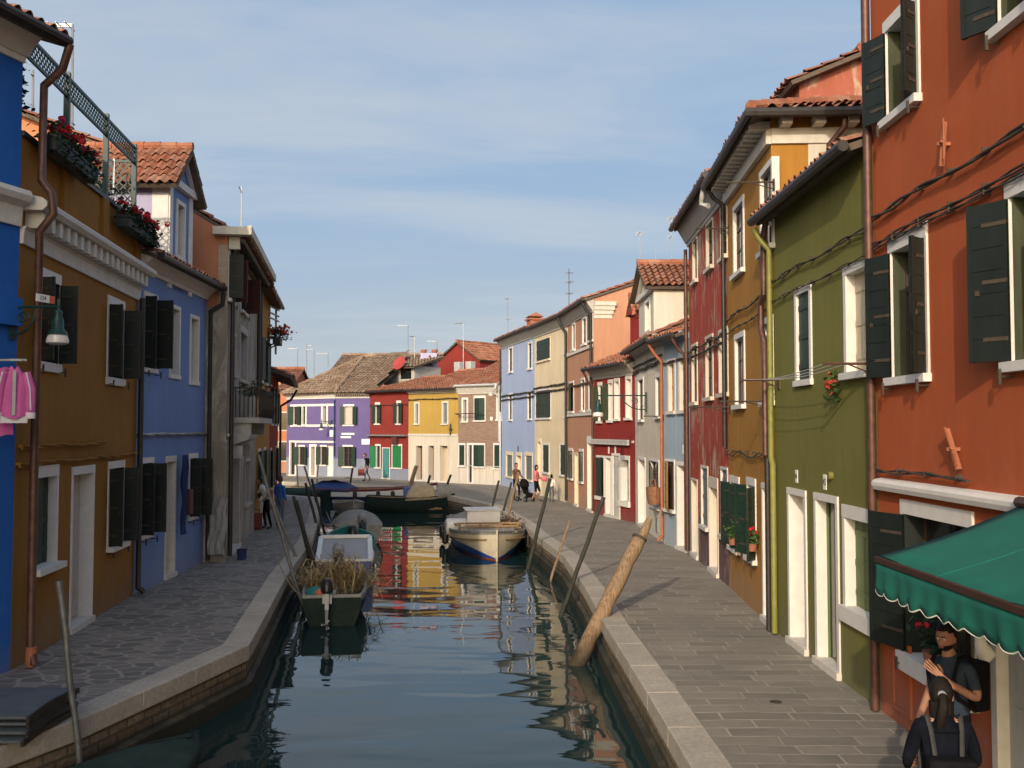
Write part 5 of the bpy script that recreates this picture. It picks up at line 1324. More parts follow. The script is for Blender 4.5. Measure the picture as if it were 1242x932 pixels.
class Boat:
    def __init__(s, label, x, y, yaw, L, B, sheer=(.5, .42, .75), bands=('boat_grey', 'boat_grey', 'boat_grey'), bluff=2.6, stern=.78, gun='boat_grey', inner='deck_wood', name='rowing_boat', cat='boat', group=None, floor=.08, draft=.22, pl=None):
        s.t = thing(name, label, cat, (x, y, WZ), yaw, group); s.L, s.B = L, B; s.bluff, s.stern = bluff, stern; s.sh = sheer
        n = 20; rows = []
        for i in range(n+1):
            t = i/n; b = s.hb(t); h = s.z(t); k = max(0, (t-.6)/.4)
            fl = 1-.28*k                        # flare grows towards the bow
            rows.append([(b, h), (b*1.0, h-.09), (b*(.95*fl+.02), h*(.52 if pl is None else max(.07, pl(t)))), (b*(.80*fl), .04), (b*.72*fl, -.02), (b*.35*fl, -draft*.8), (0, -draft)])
        mb = MB(); m = 7
        bi = [0, 1, 2, 3, 4, 4]
        for sg in (1, -1):
            vs = [(i/n*L-L/2+(.06*k*k*0), sg*yy, z) for i in range(n+1) for k, (yy, z) in enumerate(rows[i])]
            b0 = len(mb.v); mb.v.extend(vs)
            for i in range(n):
                for k in range(m-1):
                    mb.f.append(tuple(b0+q for q in (i*m+k, (i+1)*m+k, (i+1)*m+k+1, i*m+k+1))); mb.m.append(bi[k]); mb.uv.append(None)
        tr = rows[0]; mb.poly([(-L/2, yy, z) for yy, z in tr]+[(-L/2, -yy, z) for yy, z in tr[::-1][1:]], 1)
        bnd = list(bands)
        while len(bnd) < 3: bnd.append(bnd[-1])
        s.hull = mb.build('hull', [bnd[0], bnd[1], bnd[2], (bands[3] if len(bands) > 3 else bnd[2]), 'boat_bottom'], s.t, smooth=35)
        ib = MB(); w = .055; ir = []
        for i in range(n+1):
            b = max(.004, s.hb(i/n)-w); h = s.z(i/n); ir.append([(b, h-.005), (b*.86, floor+.04), (0, floor)])
        for sg in (1, -1):
            vs = [(i/n*(L-.1)-L/2+.05, sg*yy, z) for i in range(n+1) for yy, z in ir[i]]
            ib.add(vs, [(i*3+k, (i+1)*3+k, (i+1)*3+k+1, i*3+k+1) for i in range(n) for k in range(2)])
        ib.poly([(-L/2+.05, yy, z) for yy, z in ir[0]]+[(-L/2+.05, -yy, z) for yy, z in ir[0][::-1][1:]])
        s.part('interior', ib, inner)
        gb = MB()
        for sg in (1, -1):
            pts = [(i/n*L-L/2, sg*max(.0, s.hb(i/n)-.02), s.z(i/n)+.015) for i in range(n+1)]
            gb.tube(pts, [.042]*(n+1), 6)
        gb.bar((-L/2+.02, -s.hb(0), s.z(0)+.01), (-L/2+.02, s.hb(0), s.z(0)+.01), .07, .06)
        s.part('gunwale', gb, gun, smooth=50)
        gb = MB(); gb.tube([(L/2-.02, 0, -.1), (L/2+.01, 0, s.z(1)*.5), (L/2+.03, 0, s.z(1)+.06)], .032, 6); s.part('stem', gb, bands[1] if len(bands) > 3 else gun, smooth=50)
    def hb(s, t):
        if t < .42: q = s.stern+(1-s.stern)*math.sin(t/.42*math.pi/2)
        else: q = max(0, 1-((t-.42)/.58)**s.bluff)
        return s.B/2*q
    def z(s, t):
        a, m, b = s.sh
        return m+(a-m)*max(0, 1-t/.4)**2+(b-m)*max(0, (t-.4)/.6)**2
    def part(s, name, mb, mats, parent=None, **k): return mb.build(name, mats, parent or s.t, **k)
    def thwarts(s, ts, m='deck_wood'):
        for t in ts:
            mb = MB(); b = s.hb(t)-.05; x = t*s.L-s.L/2; mb.box(x-.12, x+.12, -b, b, s.z(t)-.16, s.z(t)-.12); s.part('thwart', mb, m)
    def motor(s, tilt=0, cowl='motor_black', y=0.0, k=1.0):
        mb = MB(); x0 = -s.L/2-.02; z0 = s.z(0)
        Mx = Matrix.Translation((x0, y, z0)) @ Matrix.Rotation(R(tilt), 4, 'Y') @ Matrix.Scale(k, 4)
        b = MB(); b.lathe([(.10, .06), (.15, .10), (.165, .2), (.155, .34), (.11, .43), (.03, .46)], (-.16, 0, 0), 14, 0, 1.35, 1.0)
        b.box(-.24, -.10, -.05, .05, -.35, .1, 1); b.tube([(-.18, 0, -.3), (-.2, 0, -.72)], [.05, .035], 8, 1)
        b.lathe([(.01, -.18), (.05, -.1), (.06, .0), (.04, .12), (.01, .16)], (0, 0, 0), 8, 1)
        k_ = len(b.v)-40; b.v[k_:] = [(p[2]-.2, p[1], p[0]-.72) for p in b.v[k_:]]
        for q in range(3):
            a = q*2.09; b.quad((-.40, 0, -.72), (-.41, .03*math.cos(a)-.03, -.72+.05*math.sin(a)), (-.41, .13*math.cos(a+.2), -.72+.13*math.sin(a+.2)), (-.40, .13*math.cos(a-.25), -.72+.13*math.sin(a-.25)), 1)
        b.box(-.22, -.17, -.01, .01, -.92, -.72, 1); b.box(-.1, .06, -.12, .12, -.18, .06, 1)
        b.tube([(-.02, .04, .18), (.35, .08, .24)], .022, 6, 1)
        b.v = [tuple(Mx @ V(p)) for p in b.v]
        return s.part('outboard_motor', b, [cowl, 'motor_grey' if cowl == 'motor_black' else 'motor_black'], smooth=40)
    def cover(s, t0, t1, h, m, bulge=1.0, seed=0, edge=.03, name='cover', over=.05):
        """Tarpaulin stretched over the boat between stations t0 and t1."""
        rnd = random.Random(seed); nx, ny = 16, 14; vs = []
        ph = [rnd.uniform(0, 6) for _ in range(6)]
        for i in range(nx+1):
            t = t0+(t1-t0)*i/nx; b = s.hb(t)+over; f = math.sin(math.pi*min(1, max(0, i/nx)))**.5
            for j in range(ny+1):
                v = j/ny*2-1
                e = max(0, 1-abs(v)**2.4)
                zz = s.z(t)+edge-.12*(abs(v) > .98)+h*f*e*bulge+.025*math.sin(i*1.3+ph[0]+v*3)*e+.02*math.sin(i*2.7+ph[1])*math.cos(v*5+ph[2])*e
                vs.append((t*s.L-s.L/2, v*b, zz))
        mb = MB(); mb.add(vs, [(i*(ny+1)+j, (i+1)*(ny+1)+j, (i+1)*(ny+1)+j+1, i*(ny+1)+j+1) for i in range(nx) for j in range(ny)])
        o = s.part(name, mb, m, smooth=True)
        sm = o.modifiers.new('t', 'SOLIDIFY'); sm.thickness = .015
        return o

up = lambda a, b: math.atan2(b[1]-a[1], b[0]-a[0])
# right: blue and cream working boat, bow towards us
b = Boat('broad cream and blue wooden work boat moored at the right quay', -1.02, 36.7, up((-1.5, 41), (-.42, 32.4)), 8.7, 2.65, (.72, .66, .92), ('boat_grey', 'boat_cream', 'boat_blue', 'boat_red_line'), 4.2, .7, 'boat_grey', name='work_boat', floor=.3, draft=.3, pl=lambda t: .60*(1-.9*max(0, (t-.55)/.45)**2.4))
mb = MB(); n = 30
for sg in (1, -1): mb.tube([(i/n*8.7-4.35, sg*(b.hb(i/n)+.015), b.z(i/n)*.72) for i in range(n)], .028, 6)
b.part('rubbing_strake', mb, 'deck_wood')
mb = MB(); mb.box(.25, 1.55, -.72, .42, .3, 1.36, 0); mb.box(.2, 1.6, -.77, .47, 1.36, 1.40, 0); b.part('engine_box', mb, 'boat_white', bevel=.03)
mb = MB(); mb.lathe([(.26, -.4), (.3, -.36), (.3, .3), (.26, .36)], (0, 0, 0), 14); mb.v = [(p[0]+.75, p[2]-1.0, p[1]+.75) for p in mb.v]; b.part('water_drum', mb, 'boat_white', smooth=40)
mb = MB()
for k in range(5):
    q = .95+.06*k; mb.tube([(.95+.27*math.cos(a*.5)*(1-.08*k), .85+.27*math.sin(a*.5)*(1-.08*k), .62+.06*k) for a in range(14)], .04, 6)
b.part('rope_coil', mb, 'net_brown')
mb = MB(); mb.leaves(260, lambda: (random.gauss(.9, .22), random.gauss(.85, .22), .75+abs(random.gauss(0, .16))), .13); b.part('net_heap', mb, 'net_brown')
mb = MB()
for i in range(9): mb.box(1.8+i*.0, 2.3+.2, -1.05+i*.235, -1.05+i*.235+.2, .84, .87)
for y in (-1.0, -.3, .4, 1.0): mb.box(1.75, 1.82, y-.04, y+.04, .6, .96)
mb.bar((1.78, -1.1, .96), (1.78, 1.1, .96), .06, .06); mb.bar((2.55, -.9, .94), (2.55, .9, .94), .05, .05); mb.bar((1.78, -1.1, .9), (-3, -1.15, .8), .05, .05); mb.bar((1.78, 1.1, .9), (-3, 1.15, .8), .05, .05)
b.part('deck_rails', mb, 'deck_wood')
mb = MB(); mb.box(2.5, 3.6, -.75, .75, .82, .85); b.part('foredeck', mb, 'boat_grey')
b.cover(.12, .40, .35, 'tarp_grey', 1.0, 4)
mb = MB(); mb.bar((-1.0, -1.0, .85), (-.6, 1.0, .85), .22, .04); mb.bar((-.4, -1.0, .8), (-.1, 1.1, .8), .22, .04); b.part('loose_plank', mb, 'deck_wood')
for (x, sg) in ((.6, -1), (-1.4, -1), (2.2, 1)):
    mb = MB(); mb.lathe([(.03, -.25), (.11, -.2), (.12, .0), (.11, .2), (.03, .25)], (x, sg*(b.hb((x+4.35)/8.7)+.1), .38), 10); b.part('fender', mb, 'motor_black', smooth=40)

# left row, sterns towards us
LG = 'small boats moored along the left quay'; LB = []
b = Boat('small skiff heaped with dry reeds, nearest of the left moorings', -4.15, 24.1, up((-3.82, 21.8), (-4.45, 26.4)), 4.7, 1.42, (.62, .52, .75), ('boat_grey', 'boat_dark_green', 'boat_dark_green'), 2.4, .86, 'boat_grey', 'boat_grey', name='motor_skiff', group=LG)
LB.append(b); b.motor(14, 'motor_black', .1, .82); b.thwarts([.34])
mb = MB()
for _ in range(1500):
    p = V((random.gauss(.25, .5), random.gauss(0, .38), .52+abs(random.gauss(0, .22)))); a = random.uniform(0, 6.28)
    d = V((math.cos(a)*random.uniform(.1, .4), math.sin(a)*random.uniform(.15, .5), random.uniform(-.22, .12))); q = V((-d.y, d.x, .0)).normalized()*.014
    mb.quad(p-d-q, p-d+q, p+d*1.1+q*.4-V((0, 0, .1)), p+d*1.1-q*.4-V((0, 0, .1)))
o = b.part('reed_heap', mb, 'reed_straw')
mb = MB(); mb.box(-1.55, -1.15, -.05, .4, .32, .55); mb.box(-1.55, -1.15, -.05, .4, .551, .58, 1); b.part('crate', mb, ['boat_grey', 'tarp_pale'])
mb = MB(); mb.lathe([(.09, 0), (.1, .3), (.05, .36), (.04, .4)], (-1.75, .3, .3), 10); mb.lathe([(.08, 0), (.09, .22), (.03, .3)], (-1.6, .12, .3), 10); b.part('fuel_can', mb, 'sign_red', smooth=40)
mb = MB(); mb.lathe([(.3, 0), (.32, .1), (.2, .25), (.05, .3)], (-1.05, .42, .35), 10); b.part('green_net', mb, 'boat_teal', smooth=40)
b = Boat('white motor boat with pale cover, second of the left moorings', -4.85, 29.7, up((-4.5, 27.3), (-5.2, 32)), 4.8, 1.62, (.66, .6, .8), ('boat_white', 'boat_blue', 'boat_blue'), 2.4, .9, 'boat_white', name='motor_boat', group=LG)
LB.append(b); b.motor(55, 'motor_grey', .15)
mb = MB(); x0, x1 = -2.25, .2
mb.poly([(x0, -.64, .62), (x0, .64, .62), (x1, .64, 1.0), (x1, -.64, 1.0)]); mb.poly([(x0, -.64, .58), (x0, .64, .58), (x1, .64, .96), (x1, -.64, .96)]); b.part('cover', mb, 'tarp_pale')
mb = MB()
for sg in (-1, 1): mb.bar((x0, sg*.7, .64), (x1, sg*.7, 1.03), .14, .07)
mb.bar((x1, -.72, 1.04), (x1, .72, 1.04), .2, .09); mb.box(x1-.02, x1+.04, -.7, .7, .5, 1.0); b.part('coaming', mb, 'boat_white', bevel=.015)
b = Boat('teal painted boat under a dark motor cowl, third of the left moorings', -5.45, 34.3, up((-5.1, 32.6), (-5.8, 36)), 3.8, 1.6, (.62, .56, .72), ('boat_teal', 'boat_teal', 'boat_dark_green'), 2.6, .9, 'boat_teal', 'boat_teal', name='motor_boat', group=LG)
LB.append(b); b.motor(20, 'motor_black', 0); b.thwarts([.3, .6], 'boat_teal')
b = Boat('grey boat under a domed grey tarpaulin, fourth of the left moorings', -6.0, 39.4, up((-5.55, 37), (-6.5, 42)), 5.0, 1.8, (.66, .6, .78), ('boat_grey', 'boat_grey', 'boat_dark_green'), 2.4, .9, 'boat_grey', name='motor_boat', group=LG)
LB.append(b); b.cover(.06, .8, .42, 'tarp_grey', 1, 2); b.motor(60, 'motor_grey', -.1)
b = Boat('pale grey dinghy with its bow out, last of the left moorings', -8.1, 50.6, up((-8.6, 52.2), (-7.7, 49)), 3.6, 1.5, (.5, .5, .7), ('boat_grey', 'tarp_grey', 'boat_grey'), 2.6, .8, 'boat_grey', name='dinghy', group=LG)
b.thwarts([.4])
b = Boat('green tarpaulin covered boat beyond the left quay corner', -12.6, 55.2, R(15), 5.4, 1.8, (.7, .6, .8), ('boat_dark_green', 'boat_dark_green', 'boat_dark_green'), 2.4, .85, 'boat_dark_green', name='dinghy')
b.cover(.04, .9, .35, 'tarp_green', 1, 7)
def mooring_line(bt, a, b_, sag=.15):
    Mi_ = (Matrix.Translation(bt.t.location) @ Matrix.Rotation(bt.t.rotation_euler.z, 4, 'Z')).inverted(); a = V(a); e = Mi_ @ V(b_)
    mb = MB(); mb.tube([a.lerp(e, i/10)-V((0, 0, sag*math.sin(math.pi*i/10))) for i in range(11)], .012, 5); mb.build('mooring_line', 'rope', bt.t)
for bt, pb in zip(LB, ((-5.5, 23.9, .35), (-5.75, 28.9, .4), (-6.3, 33.4, .02), (-6.9, 37.9, .3))):
    mooring_line(bt, (-bt.L/2+.15, bt.hb(.05)-.02, bt.z(.03)), pb); mooring_line(bt, (bt.L/2-.2, .05, bt.z(.95)), (pb[0]-.55, pb[1]+bt.L*.9, .02), .1)
# across the bend
b = Boat('long boat with maroon gunwale, white band and blue cover across the bend', -7.9, 57.4, R(-6), 7.4, 2.0, (.85, .78, 1.12), ('boat_maroon', 'boat_white', 'boat_dark_blue'), 2.2, .75, 'boat_maroon', name='work_boat')
b.cover(.03, .36, .45, 'tarp_blue', 1, 9); mb = MB(); mb.box(-3.2, -1.4, -.75, .6, 1.36, 1.46); b.part('folded_sheet', mb, 'tarp_cream', bevel=.03); b.thwarts([.5, .65])
for x in (-2.6, -.7, .6, 1.4):
    mb = MB(); mb.lathe([(.03, -.25), (.11, -.2), (.12, 0), (.11, .2), (.03, .25)], (x, -b.hb((x+3.7)/7.4)-.1, .5), 8); b.part('fender', mb, 'motor_black', smooth=40)
b = Boat('black hulled boat with a tan tarpaulin heaped at its bow', -5.15, 51.6, R(4), 4.4, 1.6, (.78, .7, .85), ('boat_dark_green', 'boat_dark_green', 'boat_dark_green'), 2.6, .85, 'boat_dark_green', name='work_boat')
b.cover(.45, .80, .75, 'tarp_tan', 1, 3); b.cover(.78, .97, .6, 'tarp_grey', 1, 5)
mb = MB(); mb.box(-.35, .0, -.4, .1, .6, 1.25); b.part('engine_box', mb, 'boat_blue', bevel=.03)
# foreground, lower left
b = Boat('dark green covered boat beside the left quay, nearest the camera', -4.55, 10.3, up((-5.2, 8), (-3.85, 12.4)), 4.7, 1.5, (.42, .38, .45), ('boat_dark_green', 'boat_dark_green', 'boat_dark_green'), 3.2, .85, 'boat_dark_green', name='rowing_boat')
b.cover(.03, .97, .10, 'tarp_green', 1, 8)

# ================================================================== mooring poles
PG = 'mooring poles leaning along the canal'
def pole(label, base, top, r=.055, m='pole_dark', name='mooring_pole', r1=None):
    base, top = V(base), V(top); d = (top-base); r = r*.8
    t = thing(name, label, 'mooring pole', base, 0, PG)
    mb = MB(); n = 8; L = d.length; ph = random.uniform(0, 6)
    lo = -d.normalized()*1.1
    pts = [lo]+[d*(i/n)+V((.012*math.sin(i*1.7+ph), .012*math.cos(i*1.3+ph), 0))*L*.25 for i in range(n+1)]
    r1 = (r1 or r*.9); mb.tube(pts, [r*1.05]+[r+(r1-r)*i/n for i in range(n+1)], 9); mb.build('shaft', m, t, smooth=50)
    mb = MB(); k = d.normalized(); mb.tube([lo, k*.001, k*.32], [r*1.08, r*1.06, r*1.03], 9); mb.build('wet_foot', 'boat_bottom', t, smooth=50)
    return t
def wp(px, py): return G(px, py, WZ)
def bD(px, D): p = PD(px, D); return V((p.x, p.y, WZ))
def two(label, tp, bp, D=None, r=.055, m='pole_dark', dt=0):
    base = wp(*bp) if D is None else bD(bp[0], D)
    pole(label, base, AT(tp[0], tp[1], base.y+dt), r, m)
two('dark pole between the cream and blue boat bow and the kerb', (667.6, 580.5), (640.5, 690), None, .075)
two('short thin weathered pole standing alone before the red doorstep', (691, 632), (667, 706), None, .05, 'pole_wood')
two('tall dark pole nearest the big leaning log', (732, 603), (680, 748), None, .065)
two('pale wooden pole rising beside the stroller', (629, 573), (608, 650), 37.0, .07, 'pole_wood')
two('slim dark pole behind the work boat, right of the brick house base', (605, 583), (592, 622), 45, .07)
two('slim dark pole before the man with the stroller', (620.5, 585), (604, 625), 42, .06)
two('dark pole before the last doorway of the yellow house', (547, 576), (531, 608), 52.5, .085)
two('short dark pole before the middle doorway of the yellow house', (521.6, 576.5), (513, 600), 55, .09)
two('thick pole tilting right before the first yellow house doorway', (505, 565), (492, 592), 57, .15, 'pole_wood')
two('dark pole before the wide violet window', (427.6, 568), (423, 590), 61.2, .09)
two('thin pole before the brown violet house door', (386, 564), (384, 588), 62.8, .06, 'pole_metal')
two('thin pole before the first shuttered window of the violet house', (360, 563), (363, 587), 63.5, .06, 'pole_metal')
two('tall pole leaning over the left quay behind the reed skiff', (313, 552), (369, 742), None, .055, 'pole_metal')
two('pole leaning beside the two standing men on the left', (334, 615), (374, 713), None, .055, 'pole_metal')
two('black pole, outer of the close pair by the white motor boat', (356, 602), (382, 700), None, .065)
two('black pole, inner of the close pair by the white motor boat', (359.5, 607), (385.5, 706), None, .06)
two('black pole by the stern of the tarpaulined boat', (370.5, 586), (391, 662), None, .07)
two('black pole near the left quay corner, taller of two', (378, 581), (396, 656), None, .07)
two('black pole by the dark red house at the bend', (335.6, 570), (347, 604), 53.6, .07)
two('thin pole standing at the left quay corner before the violet house', (369, 566), (392, 600), 46.8, .06, 'pole_metal')
t = pole('thin metal pole standing by the stacked walkway boards', (-4.93, 11.85, WZ), AT(72, 705, 11.9), .045, 'pole_metal', r1=.04)
# big leaning log
base = G(704, 806, WZ)-V((.06, 0, 0)); top = AT(776, 652, 18.9)
t = thing('mooring_post', 'thick weathered log leaning over the right kerb with iron band', 'mooring post', base, 0); d = top-base; k = d.normalized()
mb = MB(); n = 10
mb.tube([-k*1.2]+[d*(i/n)+V((.012*math.sin(i*2.1), 0, .0)) for i in range(n+1)], [.15]+[.148-.018*i/n+.008*math.sin(i*2.3) for i in range(n+1)], 14)
mb.build('log', 'log_wood', t, smooth=60)
mb = MB(); o = V((.055, 0, .0)); mb.tube([d*.80+o*.9, d*1.0+o*.8, d*1.10+o*.4, d*1.155+o*.2], [.085, .09, .08, .05], 10); mb.build('upper_log', 'log_wood', t, smooth=60)
mb = MB(); mb.tube([d*.985, d*1.0+k*.015], [.142, .142], 14); mb.build('iron_band', 'cable_black', t)

# ================================================================== street furniture, lines, awning
def bracket_lamp(label, P, rz, L, drop, k=1.0):
    """Wall lamp: local x points out from the wall."""
    t = thing('street_lamp', label, 'street lamp', P, rz)
    mb = MB(); mb.box(-.02, .02, -.06*k, .06*k, -.5*k, .1*k); mb.tube([(0, 0, 0), (L, 0, 0)], .022*k, 6)
    sp = [(0.02, 0, -.42*k)]+[(L*.08+L*.40*math.sin(i/10*1.5), 0, -.42*k+.40*k*(1-math.cos(i/10*1.55))) for i in range(11)]; mb.tube(sp, .018*k, 6)
    mb.tube([(L*.22+.10*k*math.cos(a*.5)*(1-a*.045), 0, -.17*k+.10*k*math.sin(a*.5)*(1-a*.045)) for a in range(18)], .014*k, 5)
    mb.build('bracket', 'green_iron', t, smooth=50)
    mb = MB(); c = (L-.03, 0, -drop)
    mb.tube([(L-.03, 0, .12*k), (L-.03, 0, -drop+.42*k)], .018*k, 6); mb.lathe([(.02, .46), (.06, .44), (.07, .40), (.055, .36), (.085, .30), (.09, .16), (.13, .12), (.15, .06)] if k == 1 else [(r*k, z*k) for r, z in ((.02, .46), (.06, .44), (.07, .40), (.055, .36), (.085, .30), (.09, .16), (.13, .12), (.15, .06))], c, 14)
    mb.build('lamp_hood', 'green_iron', t, smooth=50)
    mb = MB(); mb.lathe([(.14*k, .06*k), (.165*k, -.02*k), (.16*k, -.06*k), (.1*k, -.085*k), (.02*k, -.09*k)], c, 16); mb.build('lamp_shade', 'lamp_glass', t, smooth=50)
    return t
p = BL.M @ V((BL.L-.12, -.02, 0)); lamp = AT(73, 372, 14.2); bracket_lamp('green bell street lamp on the bright blue house corner', (p.x, p.y, lamp.z), math.atan2(.0, 1.0)+R(-6), abs(lamp.x-p.x), .46, .92)
p = AT(785, 480, 33.6); p = V((C6.x-.02, 33.6, p.z)); bracket_lamp('green iron street lamp reaching out from the grey house wall', p, R(180), 1.62, .62, 1.1)
p = R14.M @ V((4.6, -.02, 3.9)); bracket_lamp('small dark street lamp on the violet house above its brown door', p, R14.root.rotation_euler.z-R(90), 1.0, .55, 1.0)

# clothes line on the green house, loose rods
def rods(H, items, label, z=None):
    for px, py, ln in items:
        x, z = H.sz(px, py); mb = MB(); mb.tube([(x, .0, z), (x, -ln, z)], .016, 6); mb.tube([(x, -.002, z-.12), (x, -ln*.5, z-.01)], .01, 5); mb.box(x-.05, x+.05, -.02, 0, z-.14, z+.05); H.part('line_rod', mb, 'cable_black')
rods(R3, ((937, 487, .9), (939, 221, .8)), ''); rods(R4, ((886, 494, .9), (884, 277, .7)), ''); rods(R6, ((805, 505, .6),), '')
t = thing('clothes_line', 'empty clothes line on two iron rods across the green house', 'clothes line', R2.root.location, R2.root.rotation_euler.z)
z = 4.2; xa, xb = .35, R2.L-.1
for nm, xx in (('line_rod', xa), ('line_rod', xb)):
    mb = MB(); mb.tube([(xx, 0, z), (xx, -.62, z)], .018, 6); mb.box(xx-.05, xx+.05, -.02, .0, z-.15, z+.05); mb.tube([(xx, 0, z-.13), (xx, -.3, z-.01)], .01, 5); mb.build(nm, 'copper_pipe', t)
mb = MB()
for y in (-.3, -.45, -.58): mb.tube([(xa+(xb-xa)*i/12, y, z+.01-.07*math.sin(math.pi*i/12)) for i in range(13)], .006, 5)
mb.build('line', 'pale_metal', t)
x, zz = R2.sz(1018, 468); mb = MB(); mb.leaves(60, lambda: (x+random.gauss(0, .06), -.08+random.gauss(0, .04), zz+random.uniform(-.22, .18)), .1, 0); mb.leaves(40, lambda: (x+random.gauss(0, .06), -.1+random.gauss(0, .04), zz+random.uniform(-.12, .18)), .08, 1)
o = mb.build('wall_plant', ['leaf', 'petal_coral', 'terracotta']); o.matrix_world = R2.M; tag(o, 'small coral plant hanging on the green wall under the clothes line', 'plant')

# awning on the orange house
simple('awning_cloth', (.005, .125, .092), .9, .1, 3, .15)
simple('awning_bar', (.05, .025, .018), .5, .2, 8)
simple('piping_white', (.75, .74, .66), .8, .05, 8)
t = thing('awning', 'green fabric awning with scalloped valance on the orange house', 'awning', (4.36, 8.7, 2.74), R(-90))
# local x runs towards the camera, local y out of the wall is negative X world -> local -y
L = 5.6; w = 1.23; dz = -.44
mb = MB(); nx = 28
for i in range(nx+1):
    for j in range(6):
        f = j/5; mb.v.append((L*i/nx, -w*f, dz*f-.03*math.sin(math.pi*f)+.010*math.sin(i*1.1)*f+.012*math.sin(i*.43+2)*f))
fs = [(i*6+j, (i+1)*6+j, (i+1)*6+j+1, i*6+j+1) for i in range(nx) for j in range(5)]; mb.f = fs; mb.m = [0]*len(fs); mb.uv = [None]*len(fs)
o = mb.build('canopy_cloth', 'awning_cloth', t, smooth=True); o.modifiers.new('t', 'SOLIDIFY').thickness = .008
for q in (1.15, 2.3, 3.45, 4.6):
    mb = MB(); mb.tube([(q, -w*f, dz*f-.03*math.sin(math.pi*f)+.004) for f in (0, .2, .4, .6, .8, 1.0)], .004, 5); mb.build('seam', 'awning_cloth', o)
mb = MB(); mb.bar((-.02, -w-.02, dz-.012), (L, -w-.02, dz-.012), .045, .045); mb.build('front_bar', 'awning_bar', t)
def scallop(fn, Lx, name):
    mb = MB(); n = int(Lx/.03); pp = MB(); pts = []
    for i in range(n+1):
        s_ = Lx*i/n; drop = .225+.04*abs(math.sin(math.pi*s_/.24)); wv = .014*math.sin(s_*9)+.010*math.sin(s_*23+1)+.02*math.sin(s_*2.3)
        for j in range(5): f = j/4; mb.v.append(fn(s_, wv*f, -drop*f))
        pts.append(fn(s_, wv-.004, -drop))
    fs = [(i*5+j, (i+1)*5+j, (i+1)*5+j+1, i*5+j+1) for i in range(n) for j in range(4)]; mb.f = fs; mb.m = [0]*len(fs); mb.uv = [None]*len(fs)
    o = mb.build('valance', 'awning_cloth', t, smooth=True); o.modifiers.new('t', 'SOLIDIFY').thickness = .006
    pp.tube(pts, .006, 5); pp.build('valance_piping', 'piping_white', o)
scallop(lambda s_, a, z: (s_, -w-.03-a, dz-.04+z), L, 'front')
scallop(lambda s_, a, z: (-.015+a, -s_, dz*s_/w-.02+z), w, 'side')
for xx in (.35, 4.8):
    mb = MB(); mb.tube([(xx, .04, -.75), (xx, -w*.55, -.55), (xx, -w+.02, dz-.03)], .02, 6); mb.build('folding_arm', 'grey_metal', t)
mb = MB(); mb.tube([(-.02, -.02, .03), (L, -.02, .03)], .05, 8); mb.build('roller', 'awning_bar', t)

p = G(941, 852); mb = MB(); mb.lathe([(.075, 0), (.075, .006), (.02, .008)], (0, 0, .004), 14); o = mb.build('drain_cover', 'cable_black'); o.location = (p.x, p.y, 0); tag(o, 'small round iron cover set in the right quay paving', 'drain cover')
# red geranium pot on the sill under the awning
x, z = R1.sz(1112, 792, -.12); z = qg[2]
t = thing('flower_pot', 'red geranium on the sill under the green awning', 'flower pot', R1.M @ V((qg[0]+.75, -.02, z)), R1.root.rotation_euler.z)
mb = MB(); mb.lathe([(.08, 0), (.11, .16), (.12, .17)], (0, 0, 0), 10); mb.build('pot', 'terracotta', t)
mb = MB(); geraniums(mb, Matrix.Translation((-.14, 0, .2)), .28, 7, .2, .35, 1, 0, .6); mb.build('geranium', ['leaf_dark', 'petal_red'], t)
mb = MB(); mb.tube([(0, 0, .2), (.02, 0, .1), (-.02, .01, 0), (.03, 0, -.12), (0, 0, -.2)], [.02, .07, .05, .09, .03], 9); o = mb.build('white_cloth', 'piping_white', smooth=60); o.location = (4.22, 9.18, 1.5); tag(o, 'small white crumpled cloth hanging at the door under the awning', 'cloth')

